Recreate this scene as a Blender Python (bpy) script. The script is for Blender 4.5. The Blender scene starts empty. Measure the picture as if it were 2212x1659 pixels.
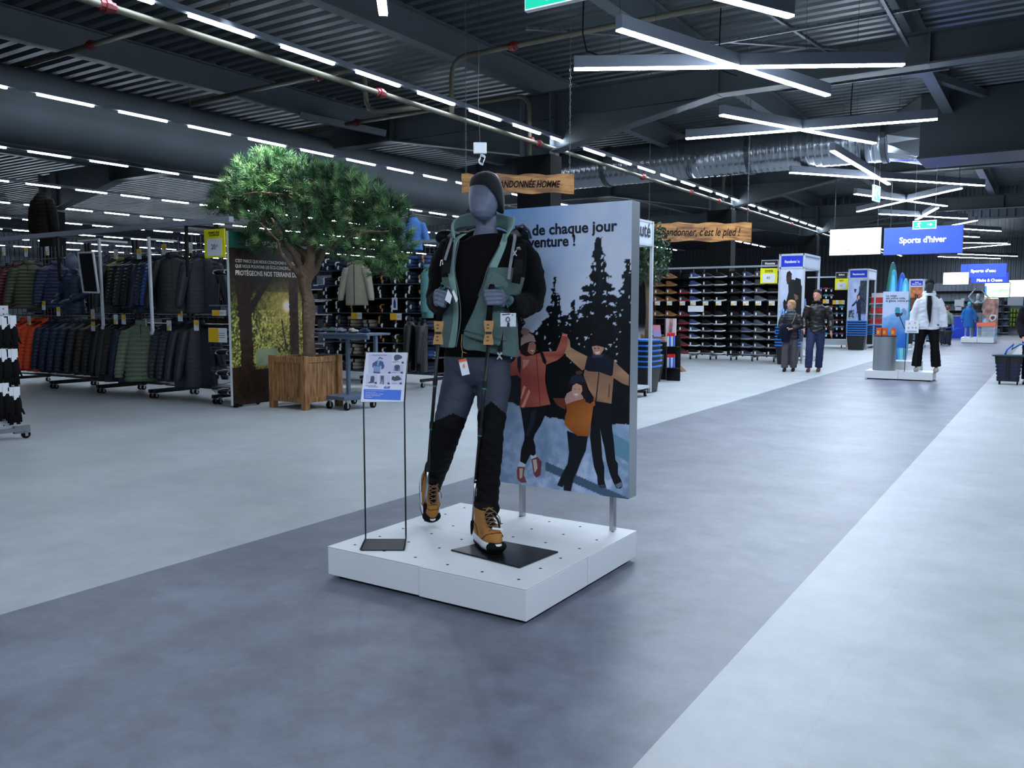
import bpy, bmesh, math, random
from mathutils import Vector, Matrix, noise, geometry
import numpy as np
random.seed(7)
SC = bpy.context.scene
# ---------------------------------------------------------------- camera (building axes: +Y runs along the aisle, -X towards the clothing)
F_PX, CXP, CYP, CAM_H = 1808.0, 1106.0, 829.5, 1.38
YAW, PITCH = math.radians(32.845), math.radians(5.199)
CAM = Vector((0, 0, CAM_H))
FWD = Vector((-math.sin(YAW)*math.cos(PITCH), math.cos(YAW)*math.cos(PITCH), -math.sin(PITCH)))
RGT = Vector((math.cos(YAW), math.sin(YAW), 0))
UPV = RGT.cross(FWD)
cd = bpy.data.cameras.new('camera'); cam = bpy.data.objects.new('camera', cd); SC.collection.objects.link(cam)
cam.location = CAM
cam.rotation_euler = (math.pi/2 - PITCH, 0, YAW)
cd.sensor_width = 36.0; cd.lens = 36.0*F_PX/2212.0; cd.clip_start = 0.05; cd.clip_end = 300
SC.camera = cam
# ---------------------------------------------------------------- world, view, lights that fill the unseen half of the shop
SC.view_settings.view_transform = 'Standard'; SC.view_settings.look = 'None'
SC.view_settings.gamma = 1.0; SC.view_settings.use_curve_mapping = False
SC.view_settings.exposure = 1.0
W = bpy.data.worlds.new('world'); SC.world = W; W.use_nodes = True
W.node_tree.nodes['Background'].inputs[0].default_value = (0.55, 0.68, 1.0, 1)
W.node_tree.nodes['Background'].inputs[1].default_value = 0.05
cy = SC.cycles
cy.max_bounces = 6; cy.diffuse_bounces = 3; cy.glossy_bounces = 3; cy.transmission_bounces = 4; cy.transparent_max_bounces = 6
cy.use_denoising = True; cy.caustics_reflective = False; cy.caustics_refractive = False
cy.sample_clamp_indirect = 4.0
LAMP_COL = (0.73, 0.85, 1.0)
LAMP_ON = 46.0
STRIP_ON = 30.0
def area_lamp(name, loc, sx, sy, power):
    l = bpy.data.lights.new(name, 'AREA'); l.shape = 'RECTANGLE'; l.size = sx; l.size_y = sy; l.energy = power; l.color = LAMP_COL
    o = bpy.data.objects.new(name, l); o.location = loc; SC.collection.objects.link(o); return o
# the ceiling rows of tubes on the side of the hall behind and to the right of the camera
area_lamp('ceiling_row_light', (3.0, 6.0, 5.0), 0.4, 24, 560)
area_lamp('ceiling_row_light.001', (-2.5, -3.5, 5.0), 10, 0.4, 270)
area_lamp('ceiling_row_light.002', (3.0, 34.0, 5.0), 0.4, 30, 420)

# ---------------------------------------------------------------- helpers
def lin(c):
    return tuple(((x/255)/12.92 if x/255 <= .04045 else ((x/255+.055)/1.055)**2.4) for x in c)
MATS = {}
def pm(name, rgb, rough=.6, metal=0., var=.10, scale=9., bump=0., bscale=40., spec=.5, emit=None, estr=0., coat=0., alpha=1., det=3., sheen=0.):
    if name in MATS: return MATS[name]
    m = bpy.data.materials.new(name); m.use_nodes = True; MATS[name] = m
    nt = m.node_tree; b = nt.nodes['Principled BSDF']; c = lin(rgb)
    b.inputs['Roughness'].default_value = rough; b.inputs['Metallic'].default_value = metal
    if max(rgb) < 60 and spec == .5 and rough > .5: spec = .15; c = tuple(x*.55 for x in c)
    b.inputs['Specular IOR Level'].default_value = spec
    if coat: b.inputs['Coat Weight'].default_value = coat
    if sheen: b.inputs['Sheen Weight'].default_value = sheen
    if alpha < 1: b.inputs['Alpha'].default_value = alpha
    tc = nt.nodes.new('ShaderNodeTexCoord'); nz = nt.nodes.new('ShaderNodeTexNoise')
    nz.inputs['Scale'].default_value = scale; nz.inputs['Detail'].default_value = det
    nt.links.new(tc.outputs['Object'], nz.inputs['Vector'])
    mx = nt.nodes.new('ShaderNodeMix'); mx.data_type = 'RGBA'
    mx.inputs[6].default_value = (*[x*(1-var) for x in c], 1); mx.inputs[7].default_value = (*[min(1, x*(1+var)) for x in c], 1)
    nt.links.new(nz.outputs['Fac'], mx.inputs[0]); nt.links.new(mx.outputs[2], b.inputs['Base Color'])
    if bump:
        n2 = nt.nodes.new('ShaderNodeTexNoise'); n2.inputs['Scale'].default_value = bscale; n2.inputs['Detail'].default_value = 2
        nt.links.new(tc.outputs['Object'], n2.inputs['Vector'])
        bp = nt.nodes.new('ShaderNodeBump'); bp.inputs['Strength'].default_value = bump; bp.inputs['Distance'].default_value = .01
        nt.links.new(n2.outputs['Fac'], bp.inputs['Height']); nt.links.new(bp.outputs['Normal'], b.inputs['Normal'])
    if emit:
        b.inputs['Emission Color'].default_value = (*emit, 1); b.inputs['Emission Strength'].default_value = estr
    return m
def art_mat(name, rough=.5, estr=0., spec=.3):
    """printed surface whose ink colours are stored per corner"""
    if name in MATS: return MATS[name]
    m = bpy.data.materials.new(name); m.use_nodes = True; MATS[name] = m
    nt = m.node_tree; b = nt.nodes['Principled BSDF']; b.inputs['Roughness'].default_value = rough
    b.inputs['Specular IOR Level'].default_value = spec
    a = nt.nodes.new('ShaderNodeVertexColor'); a.layer_name = 'ink'
    nt.links.new(a.outputs['Color'], b.inputs['Base Color'])
    if estr:
        nt.links.new(a.outputs['Color'], b.inputs['Emission Color']); b.inputs['Emission Strength'].default_value = estr
    return m

def tag(o, label=None, cat=None, group=None, kind=None):
    if label: o['label'] = label
    if cat: o['category'] = cat
    if group: o['group'] = group
    if kind: o['kind'] = kind
    return o
def thing(name, label, cat, loc=(0, 0, 0), rz=0, group=None):
    o = bpy.data.objects.new(name, None); SC.collection.objects.link(o); o.empty_display_size = .1
    o.location = loc; o.rotation_euler = (0, 0, rz)
    return tag(o, label, cat, group)
class MB:
    """collects shapes and links them as ONE mesh object"""
    def __init__(s): s.v = []; s.f = []; s.m = []; s.T = None
    def add(s, vs, fs, mat=0):
        n = len(s.v)
        if s.T is not None: vs = [s.T @ Vector(p) for p in vs]
        s.v += [tuple(p) for p in vs]; s.f += [tuple(i+n for i in f) for f in fs]; s.m += [mat]*len(fs)
        return s
    def box(s, c, d, rz=0, mat=0, rx=0, ry=0):
        x, y, z = d[0]/2, d[1]/2, d[2]/2
        vs = [Vector(p) for p in ((-x,-y,-z),(x,-y,-z),(x,y,-z),(-x,y,-z),(-x,-y,z),(x,-y,z),(x,y,z),(-x,y,z))]
        R = Matrix.Rotation(rz, 3, 'Z') @ Matrix.Rotation(ry, 3, 'Y') @ Matrix.Rotation(rx, 3, 'X')
        c = Vector(c)
        return s.add([R @ p + c for p in vs], [(3,2,1,0),(4,5,6,7),(0,1,5,4),(1,2,6,5),(2,3,7,6),(3,0,4,7)], mat)
    def bx(s, a, b, mat=0):
        return s.box([(a[i]+b[i])/2 for i in range(3)], [abs(b[i]-a[i]) for i in range(3)], 0, mat)
    def rings(s, rs, mat=0, cap=True, closed=True):
        n = len(rs[0]); vs = [p for r in rs for p in r]; fs = []
        for i in range(len(rs)-1):
            for j in range(n if closed else n-1):
                k = (j+1) % n
                fs.append((i*n+j, i*n+k, (i+1)*n+k, (i+1)*n+j))
        if cap and closed:
            fs.append(tuple(range(n-1, -1, -1))); fs.append(tuple((len(rs)-1)*n+j for j in range(n)))
        return s.add(vs, fs, mat)
    def tube(s, pts, r, n=8, mat=0, cap=True, flat=1.0, ref=None, closed=False):
        """round (or flattened) tube through pts; r a number or one per point; flat scales the second axis"""
        pts = [Vector(p) for p in pts]; m = len(pts)
        rr = r if isinstance(r, (list, tuple)) else [r]*m
        ff = flat if isinstance(flat, (list, tuple)) else [flat]*m
        up = Vector(ref) if ref else None; rs = []
        t0 = None; a = None
        for i in range(m):
            if closed: t = (pts[(i+1) % m]-pts[i-1]).normalized()
            else: t = (pts[min(i+1, m-1)]-pts[max(i-1, 0)]).normalized()
            if up is not None: a = t.cross(up).normalized() if t.cross(up).length > 1e-4 else (a or t.orthogonal().normalized())
            elif a is None: a = t.orthogonal().normalized()
            else: a = (a - t*a.dot(t)).normalized()
            b = t.cross(a).normalized()
            rs.append([pts[i] + a*(rr[i]*math.cos(2*math.pi*k/n)) + b*(rr[i]*ff[i]*math.sin(2*math.pi*k/n)) for k in range(n)])
        if closed: rs.append(rs[0])
        return s.rings(rs, mat, cap and not closed)
    def cyl(s, p0, p1, r0, r1=None, n=12, mat=0):
        return s.tube([p0, p1], [r0, r0 if r1 is None else r1], n, mat)
    def lathe(s, prof, c=(0,0,0), n=16, mat=0, cap=True, sx=1, sy=1):
        return s.rings([[(c[0]+r*sx*math.cos(2*math.pi*k/n), c[1]+r*sy*math.sin(2*math.pi*k/n), c[2]+z) for k in range(n)] for r, z in prof], mat, cap)
    def ell(s, c, r, n=12, m=8, mat=0, R=None):
        c = Vector(c); rs = []
        for i in range(m+1):
            a = math.pi*(i+.02)/(m+.04) - math.pi/2
            ring = []
            for k in range(n):
                p = Vector((r[0]*math.cos(a)*math.cos(2*math.pi*k/n), r[1]*math.cos(a)*math.sin(2*math.pi*k/n), r[2]*math.sin(a)))
                if R: p = R @ p
                ring.append(c+p)
            rs.append(ring)
        return s.rings(rs, mat)
    def prism(s, pts, o, u, v, w, mat=0):
        """outline pts (a,b) in the plane u,v at origin o, extruded by vector w"""
        o, u, v, w = Vector(o), Vector(u), Vector(v), Vector(w); n = len(pts)
        A = [o+u*p[0]+v*p[1] for p in pts]; B = [p+w for p in A]
        tris = geometry.tessellate_polygon([[Vector((p[0], p[1], 0)) for p in pts]])
        fs = [tuple(t) for t in tris] + [tuple(i+n for i in reversed(t)) for t in tris]
        fs += [(i, (i+1) % n, n+(i+1) % n, n+i) for i in range(n)]
        return s.add(A+B, fs, mat)
    def build(s, name, mats, parent=None, smooth=False, bevel=0, off=None, sub=0, solid=0, norm=True, seg=2):
        me = bpy.data.meshes.new(name)
        vs = s.v if off is None else [(p[0]-off[0], p[1]-off[1], p[2]-off[2]) for p in s.v]
        me.from_pydata(vs, [], s.f)
        if not isinstance(mats, (list, tuple)): mats = [mats]
        for m in mats: me.materials.append(m)
        me.polygons.foreach_set('material_index', s.m)
        if smooth: me.polygons.foreach_set('use_smooth', [True]*len(s.f))
        me.update()
        if norm:
            bm = bmesh.new(); bm.from_mesh(me); bmesh.ops.recalc_face_normals(bm, faces=bm.faces); bm.to_mesh(me); bm.free()
        return link(me, name, parent, bevel, sub, solid, seg)
def link(me, name, parent=None, bevel=0, sub=0, solid=0, seg=2):
    o = bpy.data.objects.new(name, me); SC.collection.objects.link(o)
    if parent: o.parent = parent
    if solid:
        d = o.modifiers.new('thick', 'SOLIDIFY'); d.thickness = solid; d.offset = -1
    if bevel:
        b = o.modifiers.new('bevel', 'BEVEL'); b.width = bevel; b.segments = seg; b.limit_method = 'ANGLE'; b.angle_limit = .6
    if sub:
        d = o.modifiers.new('sub', 'SUBSURF'); d.levels = sub; d.render_levels = sub
    return o
def struct(o, label=None): o['kind'] = 'structure'; return o
def copy_tree(o, parent=None, **k):
    c = o.copy(); SC.collection.objects.link(c)
    if parent: c.parent = parent
    for ch in KIDS(o): copy_tree(ch, c)
    return c
def KIDS(o): return [c for c in SC.objects if c.parent == o] if False else list(CH.get(o.name, []))
CH = {}
def note_children(root, kids): CH[root.name] = kids
def recolour(o, mat):
    """a copy's own material while it shares its mesh"""
    for s in o.material_slots: s.link = 'OBJECT'; s.material = mat
def remeshed(mb, voxel, smooth=4, factor=.5):
    """fuses the lofts of a builder into one continuous skin and returns its mesh"""
    me = bpy.data.meshes.new('tmp'); me.from_pydata(mb.v, [], mb.f)
    bm = bmesh.new(); bm.from_mesh(me); bmesh.ops.recalc_face_normals(bm, faces=bm.faces); bm.to_mesh(me); bm.free()
    o = bpy.data.objects.new('tmp', me); SC.collection.objects.link(o)
    r = o.modifiers.new('r', 'REMESH'); r.mode = 'VOXEL'; r.voxel_size = voxel; r.use_smooth_shade = True
    if smooth:
        q = o.modifiers.new('s', 'SMOOTH'); q.iterations = smooth; q.factor = factor
    dg = bpy.context.evaluated_depsgraph_get(); dg.update()
    out = bpy.data.meshes.new_from_object(o.evaluated_get(dg))
    bpy.data.objects.remove(o); bpy.data.meshes.remove(me)
    return out
def skin_obj(name, me, mats, parent, off, matf=None, disp=None):
    n = len(me.vertices); co = np.empty(n*3); me.vertices.foreach_get('co', co); co = co.reshape(n, 3)
    if disp is not None:
        no = np.empty(n*3); me.vertices.foreach_get('normal', no); no = no.reshape(n, 3)
        d = np.array([disp(Vector(c)) for c in co]); co = co + no*d[:, None]
    me.materials.clear()
    for m in (mats if isinstance(mats, (list, tuple)) else [mats]): me.materials.append(m)
    if matf:
        idx = []
        for p in me.polygons:
            c = co[list(p.vertices)].mean(axis=0); idx.append(matf(Vector(c)))
        me.polygons.foreach_set('material_index', idx)
    co2 = co - np.array(off); me.vertices.foreach_set('co', co2.ravel()); me.update()
    me.polygons.foreach_set('use_smooth', [True]*len(me.polygons))
    me.name = name
    return link(me, name, parent)
def text_mesh(txt, size, bold=0., shear=0., align='LEFT', space=1., font=None, ext=0.0):
    c = bpy.data.curves.new('t', 'FONT'); c.body = txt; c.size = size; c.offset = bold; c.shear = shear; c.align_x = align
    c.space_character = space; c.extrude = ext; c.resolution_u = 3; c.space_line = 1.0
    if font: c.font = font
    o = bpy.data.objects.new('t', c); SC.collection.objects.link(o)
    dg = bpy.context.evaluated_depsgraph_get(); dg.update()
    me = bpy.data.meshes.new_from_object(o.evaluated_get(dg)); bpy.data.objects.remove(o); bpy.data.curves.remove(c)
    return me
def lettering(name, lines, o, u, v, mat, parent, off=None, font=None):
    """lines: (text, a, b, size, bold, shear, align) laid in the plane through o spanned by u (right) and v (up), a little proud of it"""
    mb = MB(); o, u, v = Vector(o), Vector(u).normalized(), Vector(v).normalized(); n = u.cross(v)
    for t, a, b, size, bold, shear, al, width in lines:
        me = text_mesh(t, size, bold, shear, al, font=font, ext=.0004)
        k = 1.0
        if width:
            xs = [p.co.x for p in me.vertices]; k = width/(max(xs)-min(xs))
        vs = [o+u*(a+p.co.x*k)+v*(b+p.co.y)+n*p.co.z for p in me.vertices]
        mb.add(vs, [tuple(f.vertices) for f in me.polygons]); bpy.data.meshes.remove(me)
    return mb.build(name, mat, parent, off=off, norm=False)
def raster(name, w, h, nx, ny, fn, o, u, v, mat, parent, off=None, polys=(), thick=0.0):
    """a printed picture: a grid w x h whose ink colour is fn(a,b) (a,b in 0..1, b up), then outlines [(pts, rgb or fn)] in the same 0..1 space on top"""
    o, u, v = Vector(o), Vector(u).normalized(), Vector(v).normalized(); n = u.cross(v)
    if off is not None: o = o-Vector(off)
    V = []; Fc = []; col = []
    for j in range(ny+1):
        for i in range(nx+1):
            a, b = i/nx, j/ny
            V.append(o+u*(a*w)+v*(b*h)); col.append(lin(fn(a, b)))
    for j in range(ny):
        for i in range(nx):
            k = j*(nx+1)+i; Fc.append((k, k+1, k+nx+2, k+nx+1))
    lay = 1
    for pts, c in polys:
        d = n*(.00035+.00012*lay); lay += 1
        base = len(V)
        for p in pts:
            V.append(o+u*(p[0]*w)+v*(p[1]*h)+d); col.append(lin(c(p[0], p[1]) if callable(c) else c))
        for t in geometry.tessellate_polygon([[Vector((p[0]*w, p[1]*h, 0)) for p in pts]]):
            a, b, c2 = t
            A, B, C2 = (pts[a], pts[b], pts[c2])
            s = (B[0]-A[0])*(C2[1]-A[1])-(B[1]-A[1])*(C2[0]-A[0])
            Fc.append((base+a, base+b, base+c2) if s > 0 else (base+a, base+c2, base+b))
    me = bpy.data.meshes.new(name); me.from_pydata([tuple(p) for p in V], [], Fc); me.materials.append(mat)
    at = me.attributes.new('ink', 'FLOAT_COLOR', 'POINT')
    at.data.foreach_set('color', [x for c in col for x in (*c, 1.0)])
    me.update()
    return link(me, name, parent)
def PX(px, py, d):
    """the point d metres ahead of the camera along its axis, on the sight line through this photo pixel"""
    return CAM + (RGT*((px-CXP)/F_PX) + UPV*((CYP-py)/F_PX) + FWD)*d
def ON(px, py, ax, val):
    """where that sight line meets the plane x, y or z = val"""
    d = RGT*((px-CXP)/F_PX) + UPV*((CYP-py)/F_PX) + FWD
    return CAM + d*((val-CAM[ax])/d[ax])
def nz(p, s=1.0, seed=0.0): return noise.noise(Vector((p[0]*s+seed, p[1]*s-seed, p[2]*s+seed*.5)))
def fbm(x, y, s=1.0, seed=0.0, oct=4):
    t = 0; a = 1; q = 0
    for i in range(oct):
        t += a*noise.noise(Vector((x*s*2**i+seed, y*s*2**i, seed*1.7+i))); q += a; a *= .55
    return t/q
def mixc(a, b, t):
    t = max(0, min(1, t)); return tuple(a[i]*(1-t)+b[i]*t for i in range(3))
# common materials
white_metal = pm('powder white metal', (208, 212, 216), .4, .1, .03)
grey_metal = pm('grey painted metal', (120, 126, 134), .45, .3, .06)
black_metal = pm('black painted metal', (14, 15, 17), .45, .2, .1)
chrome = pm('brushed steel', (170, 172, 176), .3, 1., .05)
black_plastic = pm('black plastic', (12, 12, 14), .5, 0, .1)
black_rubber = pm('black rubber', (10, 10, 11), .7, 0, .1)
paper_white = pm('white card', (225, 228, 232), .6, 0, .02)
price_yellow = pm('price ticket yellow', (238, 188, 20), .5, 0, .03)
bright_yellow = pm('yellow price board', (240, 236, 20), .45, 0, .03)
print_black = pm('black ink', (18, 18, 22), .6, 0, .02)
# ================================================================ the hall: floor, roof, frames, ducts
def floor_mat(name, c1, c2, c3, rough, amt):
    m = bpy.data.materials.new(name); m.use_nodes = True; nt = m.node_tree; b = nt.nodes['Principled BSDF']
    tc = nt.nodes.new('ShaderNodeTexCoord')
    def nzn(s, d, r=.6):
        n = nt.nodes.new('ShaderNodeTexNoise'); n.inputs['Scale'].default_value = s; n.inputs['Detail'].default_value = d; n.inputs['Roughness'].default_value = r
        nt.links.new(tc.outputs['Object'], n.inputs['Vector']); return n
    n1, n2, n3 = nzn(1.3, 8, .7), nzn(4.2, 9, .72), nzn(60, 2)
    r1 = nt.nodes.new('ShaderNodeValToRGB'); r1.color_ramp.elements[0].position = .36; r1.color_ramp.elements[1].position = .64
    r1.color_ramp.elements[0].color = (*lin(c1), 1); r1.color_ramp.elements[1].color = (*lin(c2), 1)
    nt.links.new(n1.outputs['Fac'], r1.inputs[0])
    mx = nt.nodes.new('ShaderNodeMix'); mx.data_type = 'RGBA'; mx.blend_type = 'OVERLAY'; mx.inputs[0].default_value = amt
    r2 = nt.nodes.new('ShaderNodeValToRGB'); r2.color_ramp.elements[0].position = .32; r2.color_ramp.elements[1].position = .68
    r2.color_ramp.elements[0].color = (.30, .30, .30, 1); r2.color_ramp.elements[1].color = (.70, .70, .70, 1)
    nt.links.new(n2.outputs['Fac'], r2.inputs[0]); nt.links.new(r1.outputs[0], mx.inputs[6]); nt.links.new(r2.outputs[0], mx.inputs[7])
    # welded joints of the vinyl sheets
    br = nt.nodes.new('ShaderNodeTexBrick'); br.inputs['Scale'].default_value = 1.0; br.offset = .5
    br.inputs['Brick Width'].default_value = 1.2; br.inputs['Row Height'].default_value = .6; br.inputs['Mortar Size'].default_value = .0016
    br.inputs['Color1'].default_value = (1, 1, 1, 1); br.inputs['Color2'].default_value = (.97, .97, .97, 1); br.inputs['Mortar'].default_value = (*c3, 1)
    mp = nt.nodes.new('ShaderNodeMapping'); mp.inputs['Rotation'].default_value = (0, 0, math.pi/2)
    nt.links.new(tc.outputs['Object'], mp.inputs[0]); nt.links.new(mp.outputs[0], br.inputs['Vector'])
    m2 = nt.nodes.new('ShaderNodeMix'); m2.data_type = 'RGBA'; m2.blend_type = 'MULTIPLY'; m2.inputs[0].default_value = 1
    nt.links.new(mx.outputs[2], m2.inputs[6]); nt.links.new(br.outputs['Color'], m2.inputs[7]); nt.links.new(m2.outputs[2], b.inputs['Base Color'])
    mr = nt.nodes.new('ShaderNodeMapRange'); mr.inputs[3].default_value = rough-.07; mr.inputs[4].default_value = rough+.09
    nt.links.new(n2.outputs['Fac'], mr.inputs[0]); nt.links.new(mr.outputs[0], b.inputs['Roughness'])
    b.inputs['Specular IOR Level'].default_value = .45
    bp = nt.nodes.new('ShaderNodeBump'); bp.inputs['Strength'].default_value = .12; bp.inputs['Distance'].default_value = .002
    nt.links.new(n3.outputs['Fac'], bp.inputs['Height']); nt.links.new(bp.outputs['Normal'], b.inputs['Normal'])
    return m
light_floor = floor_mat('light grey vinyl floor', (159, 165, 169), (174, 179, 182), (.90, .90, .90), .42, .22)
dark_floor = floor_mat('dark mottled vinyl floor', (92, 97, 110), (116, 121, 134), (.92, .92, .92), .42, .6)
XB0, XB1, YN, YF = -3.93, -1.0, -9.0, 74.0
def slab(name, x0, x1, mat):
    mb = MB(); mb.bx((x0, YN, -.1), (x1, YF, 0)); return struct(mb.build(name, mat))
slab('floor', -62, XB0, light_floor); slab('floor_dark_band', XB0, XB1, dark_floor); slab('floor_right', XB1, 9, light_floor)

steel_dark = pm('dark painted steel', (60, 68, 73), .55, .2, .18, 1.2, det=5)
steel_mid = pm('grey painted steel', (86, 94, 100), .5, .3, .12, 2)
galv = pm('galvanised roof deck', (88, 95, 99), .38, .55, .28, 1.6, det=6)
cladding = pm('grey corrugated cladding', (84, 92, 100), .5, .3, .12, 1)
# trapezoidal deck, ribs run across the hall
mb = MB(); P = .33; y = YN; pts = []
while y < YF:
    pts += [(y, 6.71), (y+.11, 6.71), (y+.145, 6.62), (y+.295, 6.62)]; y += P
for (y0, z0), (y1, z1) in zip(pts[:-1], pts[1:]):
    mb.add([(-62, y0, z0), (9, y0, z0), (9, y1, z1), (-62, y1, z1)], [(0, 1, 2, 3)])
struct(mb.build('ceiling', galv, norm=False))
mb = MB(); mb.bx((-62, YN, 6.75), (9, YF, 6.85)); struct(mb.build('ceiling_top', steel_dark))
def clad(name, a, b, z0, z1, along, other, inward):
    """vertical ribbed sheet between a and b"""
    mb = MB(); n = int(abs(b-a)/.32); d = (b-a)/n; prof = []
    for i in range(n):
        t = a+i*d; prof += [(t, 0), (t+d*.42, 0), (t+d*.55, .05*inward), (t+d*.87, .05*inward)]
    prof.append((b, 0))
    for (p, q), (r, s) in zip(prof[:-1], prof[1:]):
        f = (lambda t, o, z: (t, other+o, z)) if along == 'x' else (lambda t, o, z: (other+o, t, z))
        mb.add([f(p, q, z0), f(r, s, z0), f(r, s, z1), f(p, q, z1)], [(0, 1, 2, 3)])
    return struct(mb.build(name, cladding, norm=False))
clad('wall_left', YN, YF, 0, 6.62, 'y', -61.5, 1)
clad('wall_back', -62, 9, 0, 6.62, 'x', 73.5, -1)
clad('wall_upper_back', -34, 9, 5.32, 6.62, 'x', 42.5, -1)
mb = MB(); mb.bx((-34, 42.4, 5.24), (9, 42.7, 5.32)); struct(mb.build('trim_1', steel_mid))
# long joists under the deck
def ibeam(mb, a, b, z0, z1, w, axis, other, t=.02):
    for lo, hi, ww in ((z0, z0+t, w), (z1-t, z1, w), (z0+t, z1-t, .02)):
        if axis == 'y': mb.bx((other-ww/2, a, lo), (other+ww/2, b, hi))
        else: mb.bx((a, other-ww/2, lo), (b, other+ww/2, hi))
for x in (-27.2, -21.4, -15.6, -9.8, -6.1, -2.4, 1.3):
    mb = MB(); ibeam(mb, YN, 42.3, 6.07, 6.61, .24, 'y', x)
    struct(mb.build('ceiling_beam', steel_mid))
# portal frames with haunches
def frame(Y):
    mb = MB(); zt = 6.03; w = .36
    prof = [(-29.4, 4.8), (-25.6, 5.5), (-14.0, 5.5), (-10.2, 4.8), (-10.2, 4.2), (-9.4, 4.2), (-9.4, 4.8), (-5.7, 5.52), (6.0, 5.52), (9, 5.0)]
    web = prof + [(9, zt), (-29.4, zt)]
    mb.prism(web, (0, Y-.012, 0), (1, 0, 0), (0, 0, 1), (0, .024, 0))
    for i in (0, 1, 2, 6, 7, 8):
        (x0, z0), (x1, z1) = prof[i], prof[i+1]
        L = math.hypot(x1-x0, z1-z0); a = math.atan2(z1-z0, x1-x0)
        mb.box(((x0+x1)/2, Y, (z0+z1)/2), (L, w, .03), ry=-a)
    mb.bx((-29.4, Y-w/2, zt), (9, Y+w/2, zt+.03))
    for x in (-26, -22, -18, -14, -10.2, -9.4, -5.7, -2, 2):
        mb.bx((x-.012, Y-w/2+.02, 5.5), (x+.012, Y+w/2-.02, zt))
    mb.bx((-14, Y-.10, 5.50), (-5.7, Y+.10, 5.52))
    struct(mb.build('ceiling_frame', steel_dark))
    for xc in (-9.8, -29.8):
        m2 = MB()
        for s in (-1, 1): m2.bx((xc+s*.38-.012, Y-.2, 0), (xc+s*.38+.012, Y+.2, 6.03))
        m2.bx((xc-.38, Y-.01, 0), (xc+.38, Y+.01, 6.03))
        m2.bx((xc-.43, Y-.24, 0), (xc+.43, Y+.24, 4.72), 1)
        struct(m2.build('column', [steel_mid, pm('black column casing', (13, 15, 18), .6)]))
for Y in (4.1, 16.3, 28.5, 40.7): frame(Y)
# cross bracing struts near the roof
for a, b in (((-15.5, 14.6, 6.0), (-14.2, 16.2, 5.7)), ((-6.0, 16.6, 6.0), (-3.4, 20.5, 6.5)), ((-3.2, 16.6, 6.0), (-1.4, 24.2, 6.5))):
    mb = MB(); mb.tube([a, b], .11, 4); struct(mb.build('ceiling_brace', steel_mid))
# ducts
fabric = pm('grey fabric duct cloth', (66, 74, 79), .85, 0, .12, 1.1, bump=.4, bscale=3)
mb = MB(); pts = []; rr = []; y = 1.0; i = 0
while y < 22.6:
    pts.append((-16.5+.02*math.sin(y*3), y, 5.14)); rr.append(.70+.012*math.sin(y*2.3)+(.0 if i % 14 else -.03)); y += .3; i += 1
mb.tube(pts, rr, 24)
d = mb.build('ventilation_duct', fabric, smooth=True); tag(d, 'large matt grey round fabric duct running front to back above the jackets', 'air duct')
duct_metal = pm('spiral galvanised duct', (160, 168, 176), .26, .9, .14, 1.2)
root = thing('ventilation_duct', 'shiny spiral metal air duct crossing the hall under the roof frames', 'air duct', (-10, 24, 5.76))
mb = MB(); L = 12.6; n = 420; pts = []; rr = []
for i in range(n+1):
    pts.append((-6.4+L*i/n, 0, 0)); rr.append(.58+(.014 if i % 6 == 0 else 0))
mb.tube(pts, rr, 28); mb.build('spiral_duct', duct_metal, root, smooth=True)
for x in (-6.5, -1.9, 2.6, 6.1): mb = MB(); mb.tube([(x-.06, 0, 0), (x+.06, 0, 0)], .62, 28); mb.build('joint_band', pm('dull steel band', (86, 92, 98), .35, .8), root)
mb = MB()
mb.tube([(-6.42, 0, 0), (-6.9, -.15, -.1), (-7.2, -.6, -.3), (-7.25, -1.2, -.55)], [.58, .6, .62, .66], 24); mb.build('elbow', duct_metal, root, smooth=True)
mb = MB(); r0 = [(6.2, .58*math.cos(t*math.pi/8), .58*math.sin(t*math.pi/8)) for t in range(16)]
r1 = []
for t in range(16):
    c, s = math.cos(t*math.pi/8), math.sin(t*math.pi/8); k = 1/max(abs(c), abs(s)); r1.append((7.0, .8*c*k, .09+.74*s*k))
mb.rings([r0, r1]); mb.build('transition_hood', duct_metal, root)
mb = MB(); mb.bx((7.0, -.8, -.66), (11.5, .8, .83)); mb.bx((6.96, -.86, -.72), (11.5, .86, -.66)); mb.bx((9.2, -.82, -.66), (9.24, .82, .84))
mb.build('plenum_box', pm('dark sheet metal box', (58, 66, 72), .5, .4, .12, .8), root)
# yellow-grey sprinkler pipes with red couplings
pipe = pm('cream sprinkler pipe', (84, 82, 70), .5, .1, .1); redc = pm('red pipe coupling', (96, 18, 24), .45, 0, .1)
def sprinkler(name, pts, r, couplings, label):
    root = thing(name, label, 'pipe', pts[0]); mb = MB(); off = Vector(pts[0])
    P = [Vector(p) for p in pts]; Q = [P[0]]
    for i in range(1, len(P)-1):
        a, b, c = P[i-1], P[i], P[i+1]; k = min(.35, (b-a).length*.45, (c-b).length*.45)
        for t in range(5):
            s = t/4; p0 = b+(a-b).normalized()*k; p1 = b+(c-b).normalized()*k
            Q.append(p0.lerp(b, s).lerp(b.lerp(p1, s), s))
    Q.append(P[-1]); mb.tube(Q, r, 10); mb.build('pipe', pipe, root, smooth=True, off=off)
    for c, d in couplings:
        c, d = Vector(c), Vector(d).normalized(); mb = MB(); mb.cyl(c-d*.09, c+d*.09, r*1.5, n=10); mb.cyl(c-d*.03, c+d*.03, r*1.9, n=10)
        mb.build('coupling', redc, root, off=off)
    return root
main = sprinkler('sprinkler_pipe', [(-9.40, 2, 4.86), (-9.40, 60, 4.86)], .045, [((-9.40, y, 4.86), (0, 1, 0)) for y in (5.9, 10.6, 15.6, 21, 24.5, 27, 30, 36)], 'main cream pipe with red couplings running beside the nearest light track')
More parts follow.
